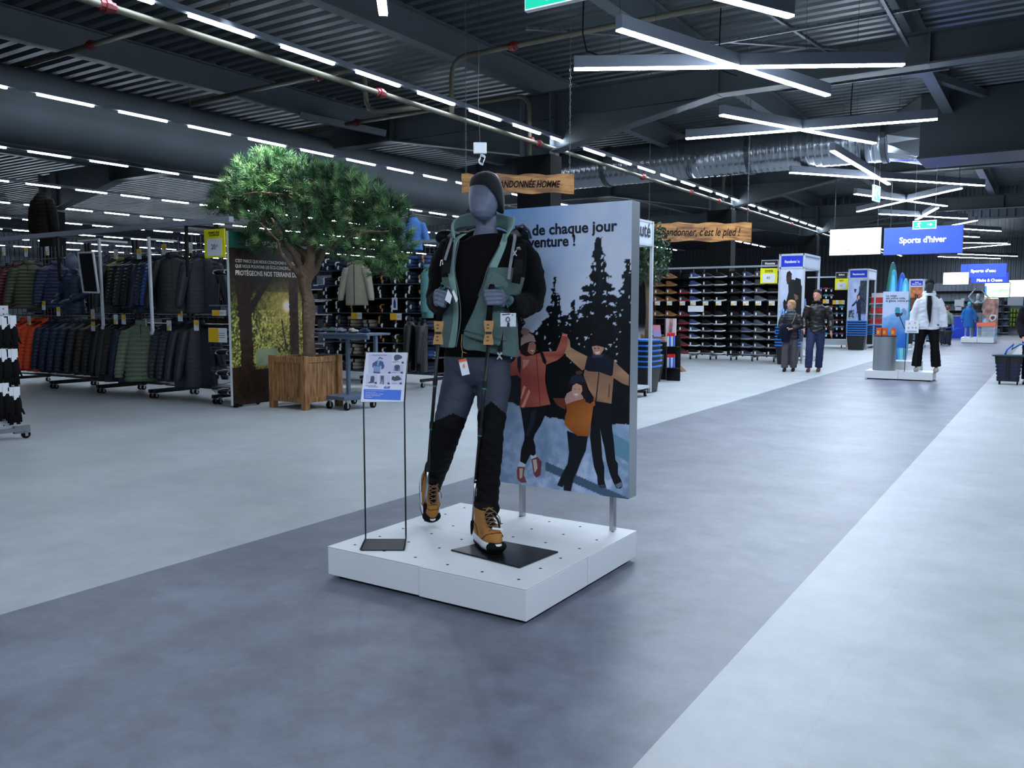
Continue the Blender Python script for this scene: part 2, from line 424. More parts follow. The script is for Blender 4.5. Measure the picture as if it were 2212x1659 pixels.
PL = ['first', 'second', 'third', 'fourth', 'fifth', 'sixth', 'seventh', 'eighth', 'ninth', 'tenth', 'eleventh', 'twelfth', 'thirteenth', 'fourteenth', 'fifteenth']
branches = [([(-22, 8.6, 5.9), (-11.6, 8.6, 5.9), (-10.6, 8.6, 5.9)], [(-14.2, 8.6, 5.9)], 'cream branch pipe near the top left corner under the roof deck'),
 ([(-20, 12.0, 5.85), (-11.0, 12.0, 5.85), (-11.0, 12.0, 5.0), (-9.6, 12.0, 4.95)], [(-12.2, 12, 5.85)], 'cream branch pipe bending down beside the nearest light track above the tree'),
 ([(-9.45, 12.6, 4.9), (-9.45, 12.6, 5.9), (-5.0, 12.6, 5.9), (2, 12.6, 5.9)], [(-8.1, 12.6, 5.9), (-2.9, 12.6, 5.9)], 'cream branch pipe rising from the main pipe above the grey mannequin'),
 ([(-22, 15.4, 5.85), (-9.5, 15.4, 5.85), (-9.5, 15.4, 4.6)], [(-14.4, 15.4, 5.85), (-9.5, 15.4, 4.9)], 'cream branch pipe dropping in front of the first dark column'),
 ([(-9.45, 27.6, 4.9), (-9.45, 27.6, 5.9), (-3, 27.6, 5.9)], [(-7.2, 27.6, 5.9)], 'cream branch pipe rising beside the second dark column'),
 ([(-9.4, 31.5, 4.9), (-9.4, 31.5, 6.0), (-2, 31.5, 5.9)], [(-7, 31.5, 5.9)], 'cream branch pipe in front of the upper ribbed back wall')]
for pts, cs, lab in branches: sprinkler('sprinkler_pipe', pts, .045, [(c, (1, 0, 0)) for c in cs], lab)
# perforated cable channels under the roof at right
chan = pm('perforated steel channel', (96, 102, 110), .4, .6, .1)
def channel(pts, lab):
    a, b = [Vector(p) for p in pts]; mb = MB(); mb.tube([a, b], .035, 4)
    d = (b-a); L = d.length; d.normalize(); u = d.cross(Vector((0, 0, 1))).normalized()
    for i in range(int(L/.16)):
        mb.box(a+d*(.08+i*.16), (.02, .09, .012), rz=math.atan2(d.y, d.x), mat=1)
    tag(mb.build('cable_channel', [chan, black_metal], None), lab, 'cable channel')
channel(((-7.6, 12.2, 6.0), (-3.4, 15.8, 5.9)), 'perforated steel channel crossing behind the nearest crossed lamps')
channel(((-4.4, 9.6, 5.9), (-3.6, 15.9, 5.9)), 'perforated steel channel running back above the crossed lamps')
channel(((-2.3, 10.3, 5.8), (-2.3, 15.9, 5.8)), 'perforated steel channel at the right edge of the roof')
channel(((-5.2, 14.2, 5.85), (-1.9, 14.2, 5.85)), 'steel rail spanning between the channels above the nearest crossed lamps')
channel(((-5.0, 18.2, 5.9), (-1.9, 18.2, 5.9)), 'steel rail spanning between the channels above the second crossed lamps')

# ================================================================ lamps
lamp_lit = bpy.data.materials.new('lit lamp diffuser'); lamp_lit.use_nodes = True
nt = lamp_lit.node_tree; bs = nt.nodes['Principled BSDF']; bs.inputs['Base Color'].default_value = (.8, .8, .8, 1)
bs.inputs['Emission Color'].default_value = (*LAMP_COL, 1); bs.inputs['Emission Strength'].default_value = LAMP_ON
strip_lit = lamp_lit.copy(); strip_lit.name = 'lit strip diffuser'; strip_lit.node_tree.nodes['Principled BSDF'].inputs['Emission Strength'].default_value = STRIP_ON
housing = pm('grey lamp housing', (104, 112, 124), .5, .2, .04)
m_seg = MB(); m_seg.bx((-.024, 0, 0), (.024, 1.0, .035)); seg0 = None
def track(x, y0, y1, phase, lab):
    root = thing('light_track', lab, 'ceiling light', (x, y0, 5.0), 0, 'ceiling light tracks')
    mb = MB(); mb.bx((-.045, 0, .036), (.045, y1-y0, .10))
    y = 2.0
    while y < y1-y0: mb.cyl((0, y, .10), (0, y, 1.6), .003, n=4); y += 6.0
    mb.build('housing', housing, root)
    global seg0
    k = math.ceil((y0-phase)/1.5); 
    while phase+k*1.5+1.0 < y1:
        if seg0 is None: s = seg0 = m_seg.build('lamp', strip_lit, root)
        else: s = seg0.copy(); SC.collection.objects.link(s); s.parent = root
        s.location = (0, phase+k*1.5-y0, 0); k += 1
    return root
track(-9.25, -3, 66, 6.9, 'nearest ceiling light track of short lit tubes, passing above the mannequin')
for i, (x, a, b, ph) in enumerate([(-14.8, 3, 52, 7.95), (-20.3, 8, 52, 10.63), (-25.6, 11, 46, 13.3), (-30.8, 13, 46, 15.9), (-36.0, 15, 46, 18.5), (-41.2, 18, 46, 19.2), (-46.6, 20, 46, 20.2), (-52, 22, 46, 23.1)]):
    track(x, a, b, ph, f'ceiling light track of short lit tubes, {PL[i+1]} row back from the mannequin')
def cross_lamp(a, b, lab, z=5.0):
    a, b = Vector((*a, z)), Vector((*b, z)); c = (a+b)/2; d = b-a; L = d.length
    root = thing('linear_lamp', lab, 'ceiling light', c, math.atan2(d.y, d.x), 'crossed linear ceiling lamps')
    mb = MB(); mb.bx((-L/2, -.06, .022), (L/2, .06, .20)); mb.build('housing', housing, root, bevel=.006)
    mb = MB(); mb.bx((-L/2+.005, -.052, 0), (L/2-.005, .052, .022)); mb.build('diffuser', lamp_lit, root)
    for s in (-1, 1):
        mb = MB(); mb.cyl((s*L*.36, 0, .20), (s*L*.36, 0, 1.6), .003, n=5); mb.build('suspension_wire', black_metal, root)
XL = [((-5.19, 6.5), (-2.95, 11.02), 'linear lamp cut by the top edge of the picture, nearest at right'),
 ((-7.2, 8.2), (-6.15, 6.9), 'linear lamp end showing below the green exit sign at the top'),
 ((-4.98, 10.29), (-3.45, 15.35), 'nearest fully visible pair of crossed lamps, the one slanting down to the right'),
 ((-6.35, 11.58), (-2.08, 14.07), 'nearest fully visible pair of crossed lamps, the level one'),
 ((-5.48, 15.78), (-3.53, 20.3), 'second pair of crossed lamps, the one slanting down to the right'),
 ((-6.86, 17.54), (-2.08, 18.39), 'second pair of crossed lamps, the one rising to the right'),
 ((-4.52, 20.72), (-4.29, 27.2), 'third pair of crossed lamps, the short steep one'),
 ((-6.17, 23.4), (-1.96, 29.0), 'third pair of crossed lamps, the long nearly level one'),
 ((-6.46, 34.17), (-2.58, 29.29), 'fourth pair of crossed lamps, the one rising to the right'),
 ((-5.55, 28.87), (-3.44, 34.04), 'fourth pair of crossed lamps, the one falling to the right'),
 ((-5.89, 35.47), (-3.2, 39.24), 'fifth pair of crossed lamps, the nearly level one above the exit sign'),
 ((-4.97, 38.53), (-3.77, 34.49), 'fifth pair of crossed lamps, the short steep one above the exit sign')]
for a, b, lab in XL: cross_lamp(a, b, lab)
fl = [((2039, 491), (2109, 477)), ((2080, 495), (2161, 500)), ((2079, 511), (2114, 513)), ((2078, 525), (2175, 526)), ((2078, 537), (2181, 528)),
      ((2070, 549), (2197, 554)), ((2027, 555), (2160, 559)), ((2072, 567), (2150, 558)), ((2091, 561), (2146, 566)), ((2171, 567), (2202, 564)), ((2178, 580), (2206, 575))]
far_lamp_words = ['right of the exit arrow sign', 'just above the large blue sign corner', 'short, beside the large blue sign', 'long and level right of the large blue sign',
   'rising right of the large blue sign', 'first below the large blue sign', 'faint, lowest below the large blue sign', 'rising above the small blue sign', 'falling above the small blue sign',
   'short at far right', 'lowest short at far right']
for (p, q), wd in zip(fl, far_lamp_words):
    A, B = ON(*p, 2, 5.0), ON(*q, 2, 5.0)
    if max(A.y, B.y) > 72.5: continue
    cross_lamp((A.x, A.y), (B.x, B.y), 'distant linear ceiling lamp, '+wd)
# ================================================================ the white display platform
plat_top = pm('light grey platform sheet', (220, 223, 226), .5, .05, .03, 3, bump=.05, bscale=300)
hole = pm('dark square hole', (8, 8, 9), .8)
foot_dark = pm('recessed dark foot', (12, 12, 13), .8)
def platform_module(name, x0, y0, w, d, h, lab, group, lift=0):
    root = thing(name, lab, 'display platform', (x0+w/2, y0+d/2, 0), 0, group)
    mb = MB(); mb.bx((-w/2+.001, -d/2+.001, .020), (w/2-.001, d/2-.001, h-.006+lift)); mb.build('body', plat_top, root, bevel=.003)
    mb = MB(); mb.bx((-w/2, -d/2, h-.005+lift), (w/2, d/2, h+lift)); t = mb.build('top_sheet', plat_top, root, bevel=.0015)
    mb = MB()
    for i in range(3):
        for j in range(3):
            x, y = (i-1)*w/3, (j-1)*d/3; mb.box((x, y, h+lift+.0001), (.0135, .0135, .0004))
    mb.build('hole_pattern', hole, root)
    for sx in (-1, 1):
        for sy in (-1, 1):
            mb = MB(); mb.cyl((sx*(w/2-.06), sy*(d/2-.05), 0), (sx*(w/2-.06), sy*(d/2-.05), .020), .02); mb.build('foot', foot_dark, root)
    return root
HP = .166
for x, y, lab in ((-3.064, 3.006, 'white platform module under the black sign stand'), (-2.461, 2.998, 'white platform module at the front corner, under the black base plate'),
                  (-3.064, 3.580, 'white platform module under the rear boot of the grey mannequin'), (-2.461, 3.572, 'white platform module at the right rear, under the large winter poster')):
    platform_module('platform_module', x, y, .600, .571, HP, lab, 'modules of the front display platform')

# ================================================================ large winter poster on two posts
PX0, PX1, PY, PZ0, PZ1 = -2.75, -1.862, 4.03, .362, 1.935
root = thing('poster_stand', 'large poster panel of a family playing in snow, on two posts at the platform rear', 'poster', (-2.3, PY+.05, HP))
off = Vector((-2.3, PY+.05, HP))
mb = MB(); mb.bx((PX0, PY+.003, PZ0), (PX1, PY+.10, PZ1)); mb.build('panel', pm('satin aluminium edge', (150, 158, 165), .35, .6, .03), root, bevel=.002, off=off)
for x in (-2.56, -1.975):
    mb = MB(); mb.bx((x-.012, PY+.03, HP+.001), (x+.012, PY+.065, PZ0)); mb.build('post', chrome, root, off=off)
def pa(px, py):
    p = ON(px, py, 1, PY); return ((p.x-PX0)/(PX1-PX0), (p.z-PZ0)/(PZ1-PZ0))
def PA(*c): return [pa(1070+x/7.135, 680+y/7.135) for x, y in c]
def PB(*c): return [pa(1070+x/7.135, 860+y/7.135) for x, y in c]
trees = [(*pa(1294, 512), .62, 26), (*pa(1355, 560), .55, 22), (*pa(1199, 598), .5, 24), (*pa(1120, 640), .5, 20), (*pa(1240, 648), .5, 25)]
sL, sM, sR = pa(1102, 867)[1], pa(1215, 905)[1], pa(1350, 918)[1]
def poster_bg(a, b):
    n1 = fbm(a, b*1.8, 2.2, 3); n2 = fbm(a, b*1.8, 16, 9, 3); n3 = fbm(a, b*1.8, 46, 5, 2)
    sky = mixc((216, 224, 242), (120, 172, 238), (b-.6)*1.3+(.5-a)*.9+n1*.7)
    sky = mixc(sky, (170, 196, 230), max(0, .75-b)*1.2)
    c = sky
    for i, (a0, b0, slope, fr) in enumerate(trees):
        t = b0-b
        if t > 0:
            wv = slope*t**1.12*(.55+.55*abs(math.sin(t*fr*3.2+i+n1*2)))+.008+n2*.05
            d = abs(a-a0)
            if d < wv and not (n3 > .28 and d > wv*.3): c = mixc((9, 13, 20), (22, 34, 44), n2*1.6+.2)
    snow = sM+(sL-sM)*(sM and max(0, .45-a)/.33)+n2*.01 if a < .55 else sR+n2*.012
    forest_top = .60+n1*.10+n2*.05
    if b < forest_top and b > snow and not (n3 > .36 and b > .45): c = mixc((7, 9, 14), (18, 24, 32), n2*2)
    if b <= snow:
        base = mixc((150, 172, 212), (196, 208, 232), .5+n2*1.3); c = mixc(base, (96, 128, 156), .25-n1*1.2+max(0, .12-abs(b-.07))*2*(1 if n2 < .02 else 0))
        if abs((b-.045)+(a-.55)*.16-.015) < .016 and a > .42: c = (70, 92, 116)
        if a > .84 and abs(b-.20+(a-.84)*.25) < .035: c = (104, 150, 176)
    return c
salmon = lambda a, b: mixc((150, 62, 54), (206, 120, 98), .45+fbm(a, b*1.8, 9, 2, 3)*1.6)
tan = lambda a, b: mixc((126, 88, 66), (196, 152, 118), .45+fbm(a, b*1.8, 8, 6, 3)*1.5)
orange = lambda a, b: mixc((138, 72, 30), (196, 116, 50), .5+fbm(a, b*1.8, 10, 8, 3)*1.3)
dk = (14, 17, 24); dk2 = (24, 30, 42); skin = (196, 146, 122); skin_d = (178, 122, 98)
def circ(cx, cy, rx, ry, f=PA, n=14): return f(*[(cx+rx*math.cos(2*math.pi*i/n), cy+ry*math.sin(2*math.pi*i/n)) for i in range(n)])
polys = [
 # father: legs, coat, arms, head
 (PB((1540,60),(1800,70),(1800,450),(1830,700),(1850,950),(1890,1010),(1890,1170),(1940,1260),(1965,1350),(1930,1395),(1870,1390),(1820,1300),(1770,1180),(1715,980),(1680,760),(1640,600),(1612,460),(1630,620),(1650,930),(1680,1060),(1680,1260),(1710,1380),(1630,1390),(1580,1330),(1570,1200),(1520,1060),(1490,860),(1460,600),(1490,200)), dk),
 (PB((1600,1335),(1700,1330),(1712,1385),(1640,1392)), (60,66,76)), (PB((1850,1335),(1940,1290),(1962,1350),(1890,1392)), (110,120,134)),
 (PA((1110,330),(1150,400),(1160,500),(1260,560),(1420,640),(1400,820),(1340,860),(1210,740),(1100,640),(1070,560)), tan),
 (PA((1380,840),(1830,900),(1790,1370),(1550,1330),(1440,1150),(1360,930)), tan),
 (PA((1820,690),(1900,780),(2010,880),(2062,930),(2060,1095),(1960,1060),(1830,980),(1790,940)), tan),
 (PA((1420,640),(1500,600),(1700,600),(1830,700),(1810,930),(1780,945),(1600,880),(1440,870),(1375,840)), (22,26,42)),
 (PA((1595,870),(1605,900),(1560,1330),(1545,1320)), (20,20,26)), (PA((1755,1060),(1765,1070),(1755,1280),(1745,1270)), (30,24,24)),
 (PA((1490,500),(1500,470),(1680,480),(1672,540),(1620,615),(1560,630),(1515,590)), skin), (PA((1540,575),(1620,560),(1600,600),(1560,605)), (232,214,204)),
 (PA((1478,490),(1490,400),(1530,330),(1610,312),(1680,360),(1710,470),(1700,510),(1640,490),(1560,474)), (12,13,18)),
 (PA((1500,575),(1545,620),(1620,615),(1680,600),(1650,660),(1500,660)), (56,60,78)), (PA((1520,512),(1550,508),(1548,522),(1524,524)), (60,36,30)), (PA((1580,510),(1610,512),(1606,524),(1582,522)), (60,36,30)),
 # raised gloves
 (circ(1060, 220, 62, 62), (16,18,22)), (circ(1120, 250, 40, 60), (10,11,15)),
 # mother
 (PB((388,140),(800,120),(790,220),(700,420),(610,560),(590,640),(620,740),(625,860),(590,890),(545,870),(470,1020),(385,970),(400,800),(450,640),(455,560),(420,330)), (13,15,22)),
 (PB((560,200),(640,180),(600,400),(500,600),(470,560),(520,400)), (34,40,54)),
 (PB((375,975),(470,1020),(460,1060),(350,1055)), (206,212,226)), (PB((545,870),(590,892),(625,862),(650,910),(560,945)), (206,212,226)),
 (PB((350,1055),(455,1060),(440,1180),(485,1300),(400,1300),(345,1240),(335,1120)), (128,66,68)), (PB((375,1080),(430,1080),(420,1220),(380,1240)), (196,178,164)),
 (PB((560,940),(650,905),(718,980),(700,1180),(640,1225),(600,1180),(580,1060)), (118,58,64)), (PB((580,950),(640,940),(655,1080),(610,1150)), (200,186,176)),
 (PA((335,610),(380,530),(620,610),(740,570),(940,560),(1000,420),(1040,285),(1118,300),(1105,480),(1060,620),(960,700),(785,770),(770,1000),(800,1180),(855,1380),(640,1420),(380,1427),(400,1200),(400,980),(340,930),(240,940),(205,780),(300,700)), salmon),
 (PA((440,1090),(480,1110),(400,1310),(395,1280)), (226,150,132)), (PA((520,1150),(545,1190),(450,1427),(400,1427)), (224,146,128)), (PA((430,690),(530,690),(500,770),(430,840)), (222,148,130)),
 (PA((635,620),(645,620),(700,1400),(690,1400)), (128,54,50)),
 (PA((345,640),(400,640),(400,800),(385,930),(345,800)), (20,24,34)), (PA((690,570),(740,580),(795,720),(780,770),(740,730)), (20,22,32)),
 (PA((1035,300),(1060,285),(1118,300),(1110,340),(1035,330)), (226,120,112)),
 (PA((400,470),(520,410),(640,410),(650,600),(600,620),(480,640),(400,600),(380,530)), (34,20,22)),
 (PA((530,430),(600,415),(632,470),(625,560),(590,615),(540,600),(500,560),(510,500)), skin_d), (PA((545,545),(605,545),(580,572)), (236,222,214)),
 (PA((398,480),(402,360),(450,300),(530,280),(600,320),(632,415),(540,412),(460,440)), (184,156,152)), (circ(465, 262, 66, 52), (176,136,128)),
 # child
 (PB((1110,500),(1260,560),(1430,590),(1400,800),(1330,960),(1290,1060),(1255,1160),(1210,1230),(1170,1435),(1060,1420),(1060,1330),(1040,1370),(960,1340),(1040,1160),(1120,1010),(1145,840),(1130,700)), (18,22,32)),
 (PB((890,0),(1090,0),(1090,180),(960,110)), (112,52,44)),
 (PB((1095,90),(1370,70),(1520,110),(1490,330),(1450,590),(1270,580),(1160,490),(1075,400),(1080,280),(1110,200)), orange),
 (PA((1075,1290),(1110,1210),(1180,1170),(1330,1190),(1370,1300),(1350,1390),(1100,1400)), (186,146,140)),
 (PA((1090,1380),(1200,1340),(1380,1290),(1540,1290),(1545,1400),(1400,1427),(1100,1427)), orange),
 (PA((1420,1180),(1500,1240),(1525,1320),(1470,1370),(1400,1340),(1380,1230)), (14,18,28)),
 (PA((1115,1070),(1180,1000),(1390,1000),(1430,1150),(1400,1300),(1330,1220),(1190,1180),(1120,1120)), (38,20,26)),
 (PA((1200,1090),(1260,1055),(1340,1090),(1350,1170),(1310,1240),(1250,1285),(1200,1230),(1185,1160)), (214,160,140)), (PA((1215,1215),(1290,1215),(1255,1250)), (240,228,222)),
 (PA((1225,1140),(1250,1148),(1225,1152)), (70,40,36)), (PA((1290,1150),(1315,1142),(1312,1156)), (70,40,36)),
 (PA((1150,1040),(1180,960),(1250,915),(1340,925),(1390,990),(1400,1040),(1280,1030),(1190,1070)), (34,42,60)), (circ(1300, 890, 55, 30), (90,56,48)),
]
ink = art_mat('printed poster ink', .42, 0, .35)
raster('printed_picture', PX1-PX0, PZ1-PZ0, 170, 300, poster_bg, (PX0, PY, PZ0), (1, 0, 0), (0, 0, 1), ink, root, off=off, polys=polys)
def pt(px, py): p = ON(px, py, 1, PY); return p.x, p.z
ra, rb = pt(1333, 500); r2 = pt(1244, 531)
lettering('lettering', [('es de chaque jour', ra-.620, rb+.004, .082, .0022, 0, 'LEFT', .620), ('venture !', r2[0]-.300, r2[1]+.002, .082, .0022, 0, 'LEFT', .300)],
          (0, PY-.0012, 0), (1, 0, 0), (0, 0, 1), pm('navy lettering', (18, 24, 44), .5), root, off=off)

# ================================================================ black sign stand with the outfit sheet
sb0, sb1, sf1, sf0 = ON(790, 1166, 2, HP), ON(877, 1166, 2, HP), ON(873, 1190, 2, HP), ON(779, 1190, 2, HP)
so = (sb0+sb1+sf0+sf1)/4
root = thing('sign_stand', 'black wire stand holding a white sheet of outfit pictures on the platform', 'sign stand', so)
mb = MB(); V = [sb0, sb1, sf1, sf0]; mb.add([p+Vector((0, 0, .0005)) for p in V]+[p+Vector((0, 0, .006)) for p in V], [(3,2,1,0),(4,5,6,7),(0,1,5,4),(1,2,6,5),(2,3,7,6),(3,0,4,7)])
mb.build('base_plate', pm('black steel sheet', (16, 17, 19), .35, .3), root, off=so, bevel=.001)
B0, B1 = PX(782, 868, 4.343), PX(874, 870, 4.343); T0, T1 = PX(792, 761, 4.52), PX(880, 763, 4.52)
for name, b, f, lo, hi in (('rod', sb0, sf0, B0, T0), ('rod', sb1, sf1, B1, T1)):
    mb = MB(); lo = Vector((b.x, b.y, lo.z)); mb.tube([f+Vector((0, 0, .008)), b+Vector((0, 0, .008)), b+Vector((0, 0, .03)), lo, hi], .0042, 6); mb.build('rod', black_metal, root, off=so, smooth=True)
BL, BR, TL, TR = PX(779, 866.5, 4.325), PX(871.6, 869.6, 4.325), PX(791, 760.3, 4.505), PX(880, 762.3, 4.505)
u = ((BR-BL)+(TR-TL)).normalized(); cen = (BL+BR+TL+TR)/4; v = ((TL+TR)-(BL+BR)).normalized(); n = u.cross(v).normalized(); u = v.cross(n)
w, h = ((BR-BL).length+(TR-TL).length)/2, ((TL-BL).length+(TR-BR).length)/2
o0 = cen-u*w/2-v*h/2
mb = MB(); mb.prism([(0,0),(w,0),(w,h),(0,h)], o0, u, v, -n*.004); mb.build('backing_board', paper_white, root, off=so)
def S(*c):   # sheet artwork, in the photo crop's own units turned into 0..1
    out = []
    for x, y in c:
        t = (y-220)/(1325-220); xl = 325+(197-325)*t; xr = 1245+(1155-1245)*t; out.append(((x-xl)/(xr-xl), 1-(y-221)/(1090)))
    return out
sh = (98, 104, 132); lt = (206, 208, 232); tg = (74, 82, 110)
def R4(x0, y0, x1, y1): return S((x0, y0), (x1, y0), (x1, y1), (x0, y1))
sp = [(R4(375,262,895,700), lt), (R4(900,495,1160,700), lt), (R4(320,715,575,930), lt), (R4(610,725,855,935), lt), (R4(885,725,1135,935), lt),
 (S((270,1040),(1110,1060),(1090,1280),(270,1255)), (84, 128, 226)), (S((735,978),(862,978),(840,1028),(712,1028)), (90, 104, 200)),
 (S((945,310),(985,272),(1060,270),(1130,310),(1125,350),(985,415),(955,390)), (96,100,120)), (S((960,520),(1000,502),(1050,502),(1078,530),(1080,650),(1068,650),(1058,560),(1048,640),(970,640),(965,560),(950,650),(940,650)), (92,98,120)),
 (S((425,770),(450,755),(500,757),(508,790),(498,905),(370,912),(375,895),(415,880)), (88,92,116)), (S((645,748),(720,748),(716,930),(672,935),(690,920),(682,810),(665,900),(660,925),(625,925),(645,900)), (92,98,124)),
 (S((900,770),(940,755),(960,780),(1000,748),(1050,750),(1118,830),(1060,848),(960,866),(892,835)), (88,90,104)),
 (S((560,410),(590,400),(650,410),(700,440),(730,530),(710,590),(655,605),(670,560),(640,500),(630,660),(500,650),(500,560),(515,520),(500,520),(480,580),(462,540),(470,470)), (92, 96, 150)),
 (S((500,530),(640,540),(630,680),(485,665)), (132,160,204)), (S((575,410),(630,400),(600,530),(570,525)), (132,176,204)), (S((490,655),(635,670),(630,698),(480,692)), (98,98,130)),
 (S((585,400),(610,360),(690,370),(660,410),(640,420)), (206,190,214)), (S((590,390),(615,335),(640,330),(705,365),(690,378),(640,350)), (90,88,124))]
for x, y in ((820,662),(1118,436),(1095,662),(512,890),(800,903),(1074,902)): sp.append((R4(x, y, x+46, y+38), tg))
raster('printed_sheet', w*.995, h*.995, 6, 6, lambda a, b: (226, 228, 246), o0+n*.0006+u*w*.0025, u, v, art_mat('printed sheet ink', .55, 0, .3), root, off=so, polys=sp)
inkS = pm('dull ink', (110, 116, 160), .6); inkW = pm('white print', (226, 232, 246), .6)
def sl(x, y): a, b = S((x, y))[0]; return a*w, b*h
lettering('small_print', [('TENUE RANDONNÉE HOMME', *sl(455, 300), .0065, 0, 0, 'LEFT', .080), ('Bonnet de randonnée', *sl(912, 447), .005, 0, 0, 'LEFT', .036), ('en laine', *sl(912, 466), .005, 0, 0, 'LEFT', None),
   ('Sous-couche', *sl(895, 690), .005, 0, 0, 'LEFT', None), ('Chaussures', *sl(900, 928), .005, 0, 0, 'LEFT', None), ('Produits disponibles', *sl(305, 980), .007, 0, .15, 'LEFT', None), ('pour randonneurs', *sl(370, 1008), .007, 0, .15, 'LEFT', None)],
   o0+n*.005, u, v, inkS, root, off=so)
lettering('banner_print', [("Produits d'expertises, accompagner, sur", *sl(315, 1098), .0068, 0, .1, 'LEFT', None), ("l'application mobile.", *sl(312, 1132), .0068, 0, .1, 'LEFT', None), ("Pour plus d'informations, scannez", *sl(308, 1168), .0068, .0002, 0, 'LEFT', None),
   ("ce code ou rapprochez-vous", *sl(305, 1202), .0068, .0002, 0, 'LEFT', None), ("d'un vendeur.", *sl(302, 1234), .0068, .0002, 0, 'LEFT', None), ('100€', *sl(742, 1018), .008, .0003, .3, 'LEFT', None)], o0+n*.006, u, v, inkW, root, off=so)

# ================================================================ hero mannequin
HO = Vector((-2.47, 3.55, HP)); PFX = F_PX
def toP(p):
    d = Vector(p)-CAM; z = d.dot(FWD); return CXP+F_PX*d.dot(RGT)/z, CYP-F_PX*d.dot(UPV)/z
def limb(mb, pts, n=14, flat=1.0):
    """pts: (px, py, depth, radius in photo px) -> a tube in the hall"""
    mb.tube([PX(p[0], p[1], p[2]) for p in pts], [p[3]*p[2]/PFX for p in pts], n, flat=flat, ref=None)
hero = thing('mannequin', 'grey faceless male mannequin striding on the platform in black fleece, beanie and tan boots', 'mannequin', HO)
skin_grey = pm('matt blue-grey mannequin', (92, 100, 120), .42, .0, .03, spec=.4)
def ring_at(cx, cy, rx, d, ry, n=24, tilt=0.0):
    """horizontal oval around the point seen at cx,cy: rx photo px wide, ry metres deep"""
    c = PX(cx, cy, d); fx = Vector((RGT.x, RGT.y, 0)).normalized(); fy = Vector((FWD.x, FWD.y, 0)).normalized(); r = rx*d/PFX
    return [c+fx*(r*math.cos(2*math.pi*k/n))+fy*(ry*math.sin(2*math.pi*k/n))+Vector((0, 0, tilt*r*math.cos(2*math.pi*k/n))) for k in range(n)]
mb = MB()
# head: an egg turned a little towards the left of the picture, neck, torso
mb.rings([ring_at(cx, cy, rx, d, ry) for cx, cy, rx, d, ry in ((1050,371,10,4.42,.03),(1051,377,22,4.42,.06),(1050,390,31,4.42,.085),(1049,408,35,4.42,.098),(1047,428,35,4.41,.103),(1045,446,32,4.40,.10),(1043,460,27,4.385,.088),(1043,470,19,4.37,.062),(1044,476,9,4.36,.03))])
limb(mb, [(1052,440,4.46,22),(1051,470,4.45,22),(1050,495,4.45,24),(1050,512,4.45,30),(1050,525,4.45,36)], flat=.85)
mb.rings([ring_at(cx, cy, rx, d, ry) for cx, cy, rx, d, ry in ((1050,520,34,4.45,.05),(1048,534,68,4.45,.07),(1046,560,78,4.44,.11),(1044,600,72,4.44,.12),(1041,650,62,4.44,.11),(1038,700,60,4.44,.105),(1034,740,66,4.45,.11),(1031,780,68,4.46,.115),(1028,815,60,4.47,.11))])
limb(mb, [(1115,540,4.45,22),(1142,595,4.48,19),(1148,650,4.50,17),(1120,655,4.36,13),(1094,648,4.26,11)])
limb(mb, [(975,540,4.45,22),(952,595,4.52,19),(946,655,4.56,17),(946,655,4.40,13),(948,648,4.27,11)])
limb(mb, [(1000,790,4.47,34),(978,880,4.42,26),(966,925,4.40,20),(952,985,4.58,19),(935,1040,4.74,13),(928,1068,4.80,12)])
limb(mb, [(1062,790,4.46,34),(1063,880,4.38,27),(1061,925,4.35,20),(1057,990,4.36,20),(1053,1070,4.37,13),(1050,1130,4.36,12)])
# hands: palm blocks, four curled fingers and a thumb each
def finger(mb, pts, r): limb(mb, [(x, y, d, r*s) for (x, y, d), s in zip(pts, (1.0, 1.02, .98, .92, .8))], n=10)
mb.rings([ring_at(cx, cy, rx, d, ry, 14) for cx, cy, rx, d, ry in ((1083,621,7,4.25,.012),(1082,628,10,4.25,.018),(1082,642,11,4.25,.020),(1083,655,10,4.25,.018),(1085,663,6,4.25,.012))])
for x0, x1, y, yy in ((1081,1045,629,629),(1082,1045,638.3,638),(1083,1048,647.3,647),(1084,1052,656,656)):
    finger(mb, [(x0,yy,4.235),(x0-12,y-.5,4.205),(x1+2,y,4.205),(x1-1,y,4.232),(x1+10,y+.5,4.262)], 4.5)
finger(mb, [(1088,630,4.27),(1080,621,4.265),(1068,618,4.262),(1058,619,4.262),(1052,621,4.258)], 4.6)
mb.rings([ring_at(cx, cy, rx, d, ry, 14) for cx, cy, rx, d, ry in ((947,624,6,4.28,.012),(946,630,9,4.28,.018),(945,643,10,4.28,.022),(945,655,9,4.28,.018),(946,662,6,4.28,.012))])
for (x0, y0), (x1, y1) in (((946,627.5),(971,635)),((943.5,636),(967,645)),((941.5,645.5),(963,653.5)),((941,655),(960,661.5))):
    finger(mb, [(x0,y0,4.262),((x0*.75+x1*.25),(y0*.8+y1*.2)-.6,4.232),(x1-3,y1-.6,4.225),(x1,y1,4.25),(x1-8,y1-.5,4.285)], 4.7)
finger(mb, [(948,628,4.30),(955,621,4.29),(963,620,4.285),(970,622,4.28),(975,626,4.275)], 4.6)
body_me = remeshed(mb, .0042, 3, .5)
skin_obj('body', body_me, skin_grey, hero, HO)
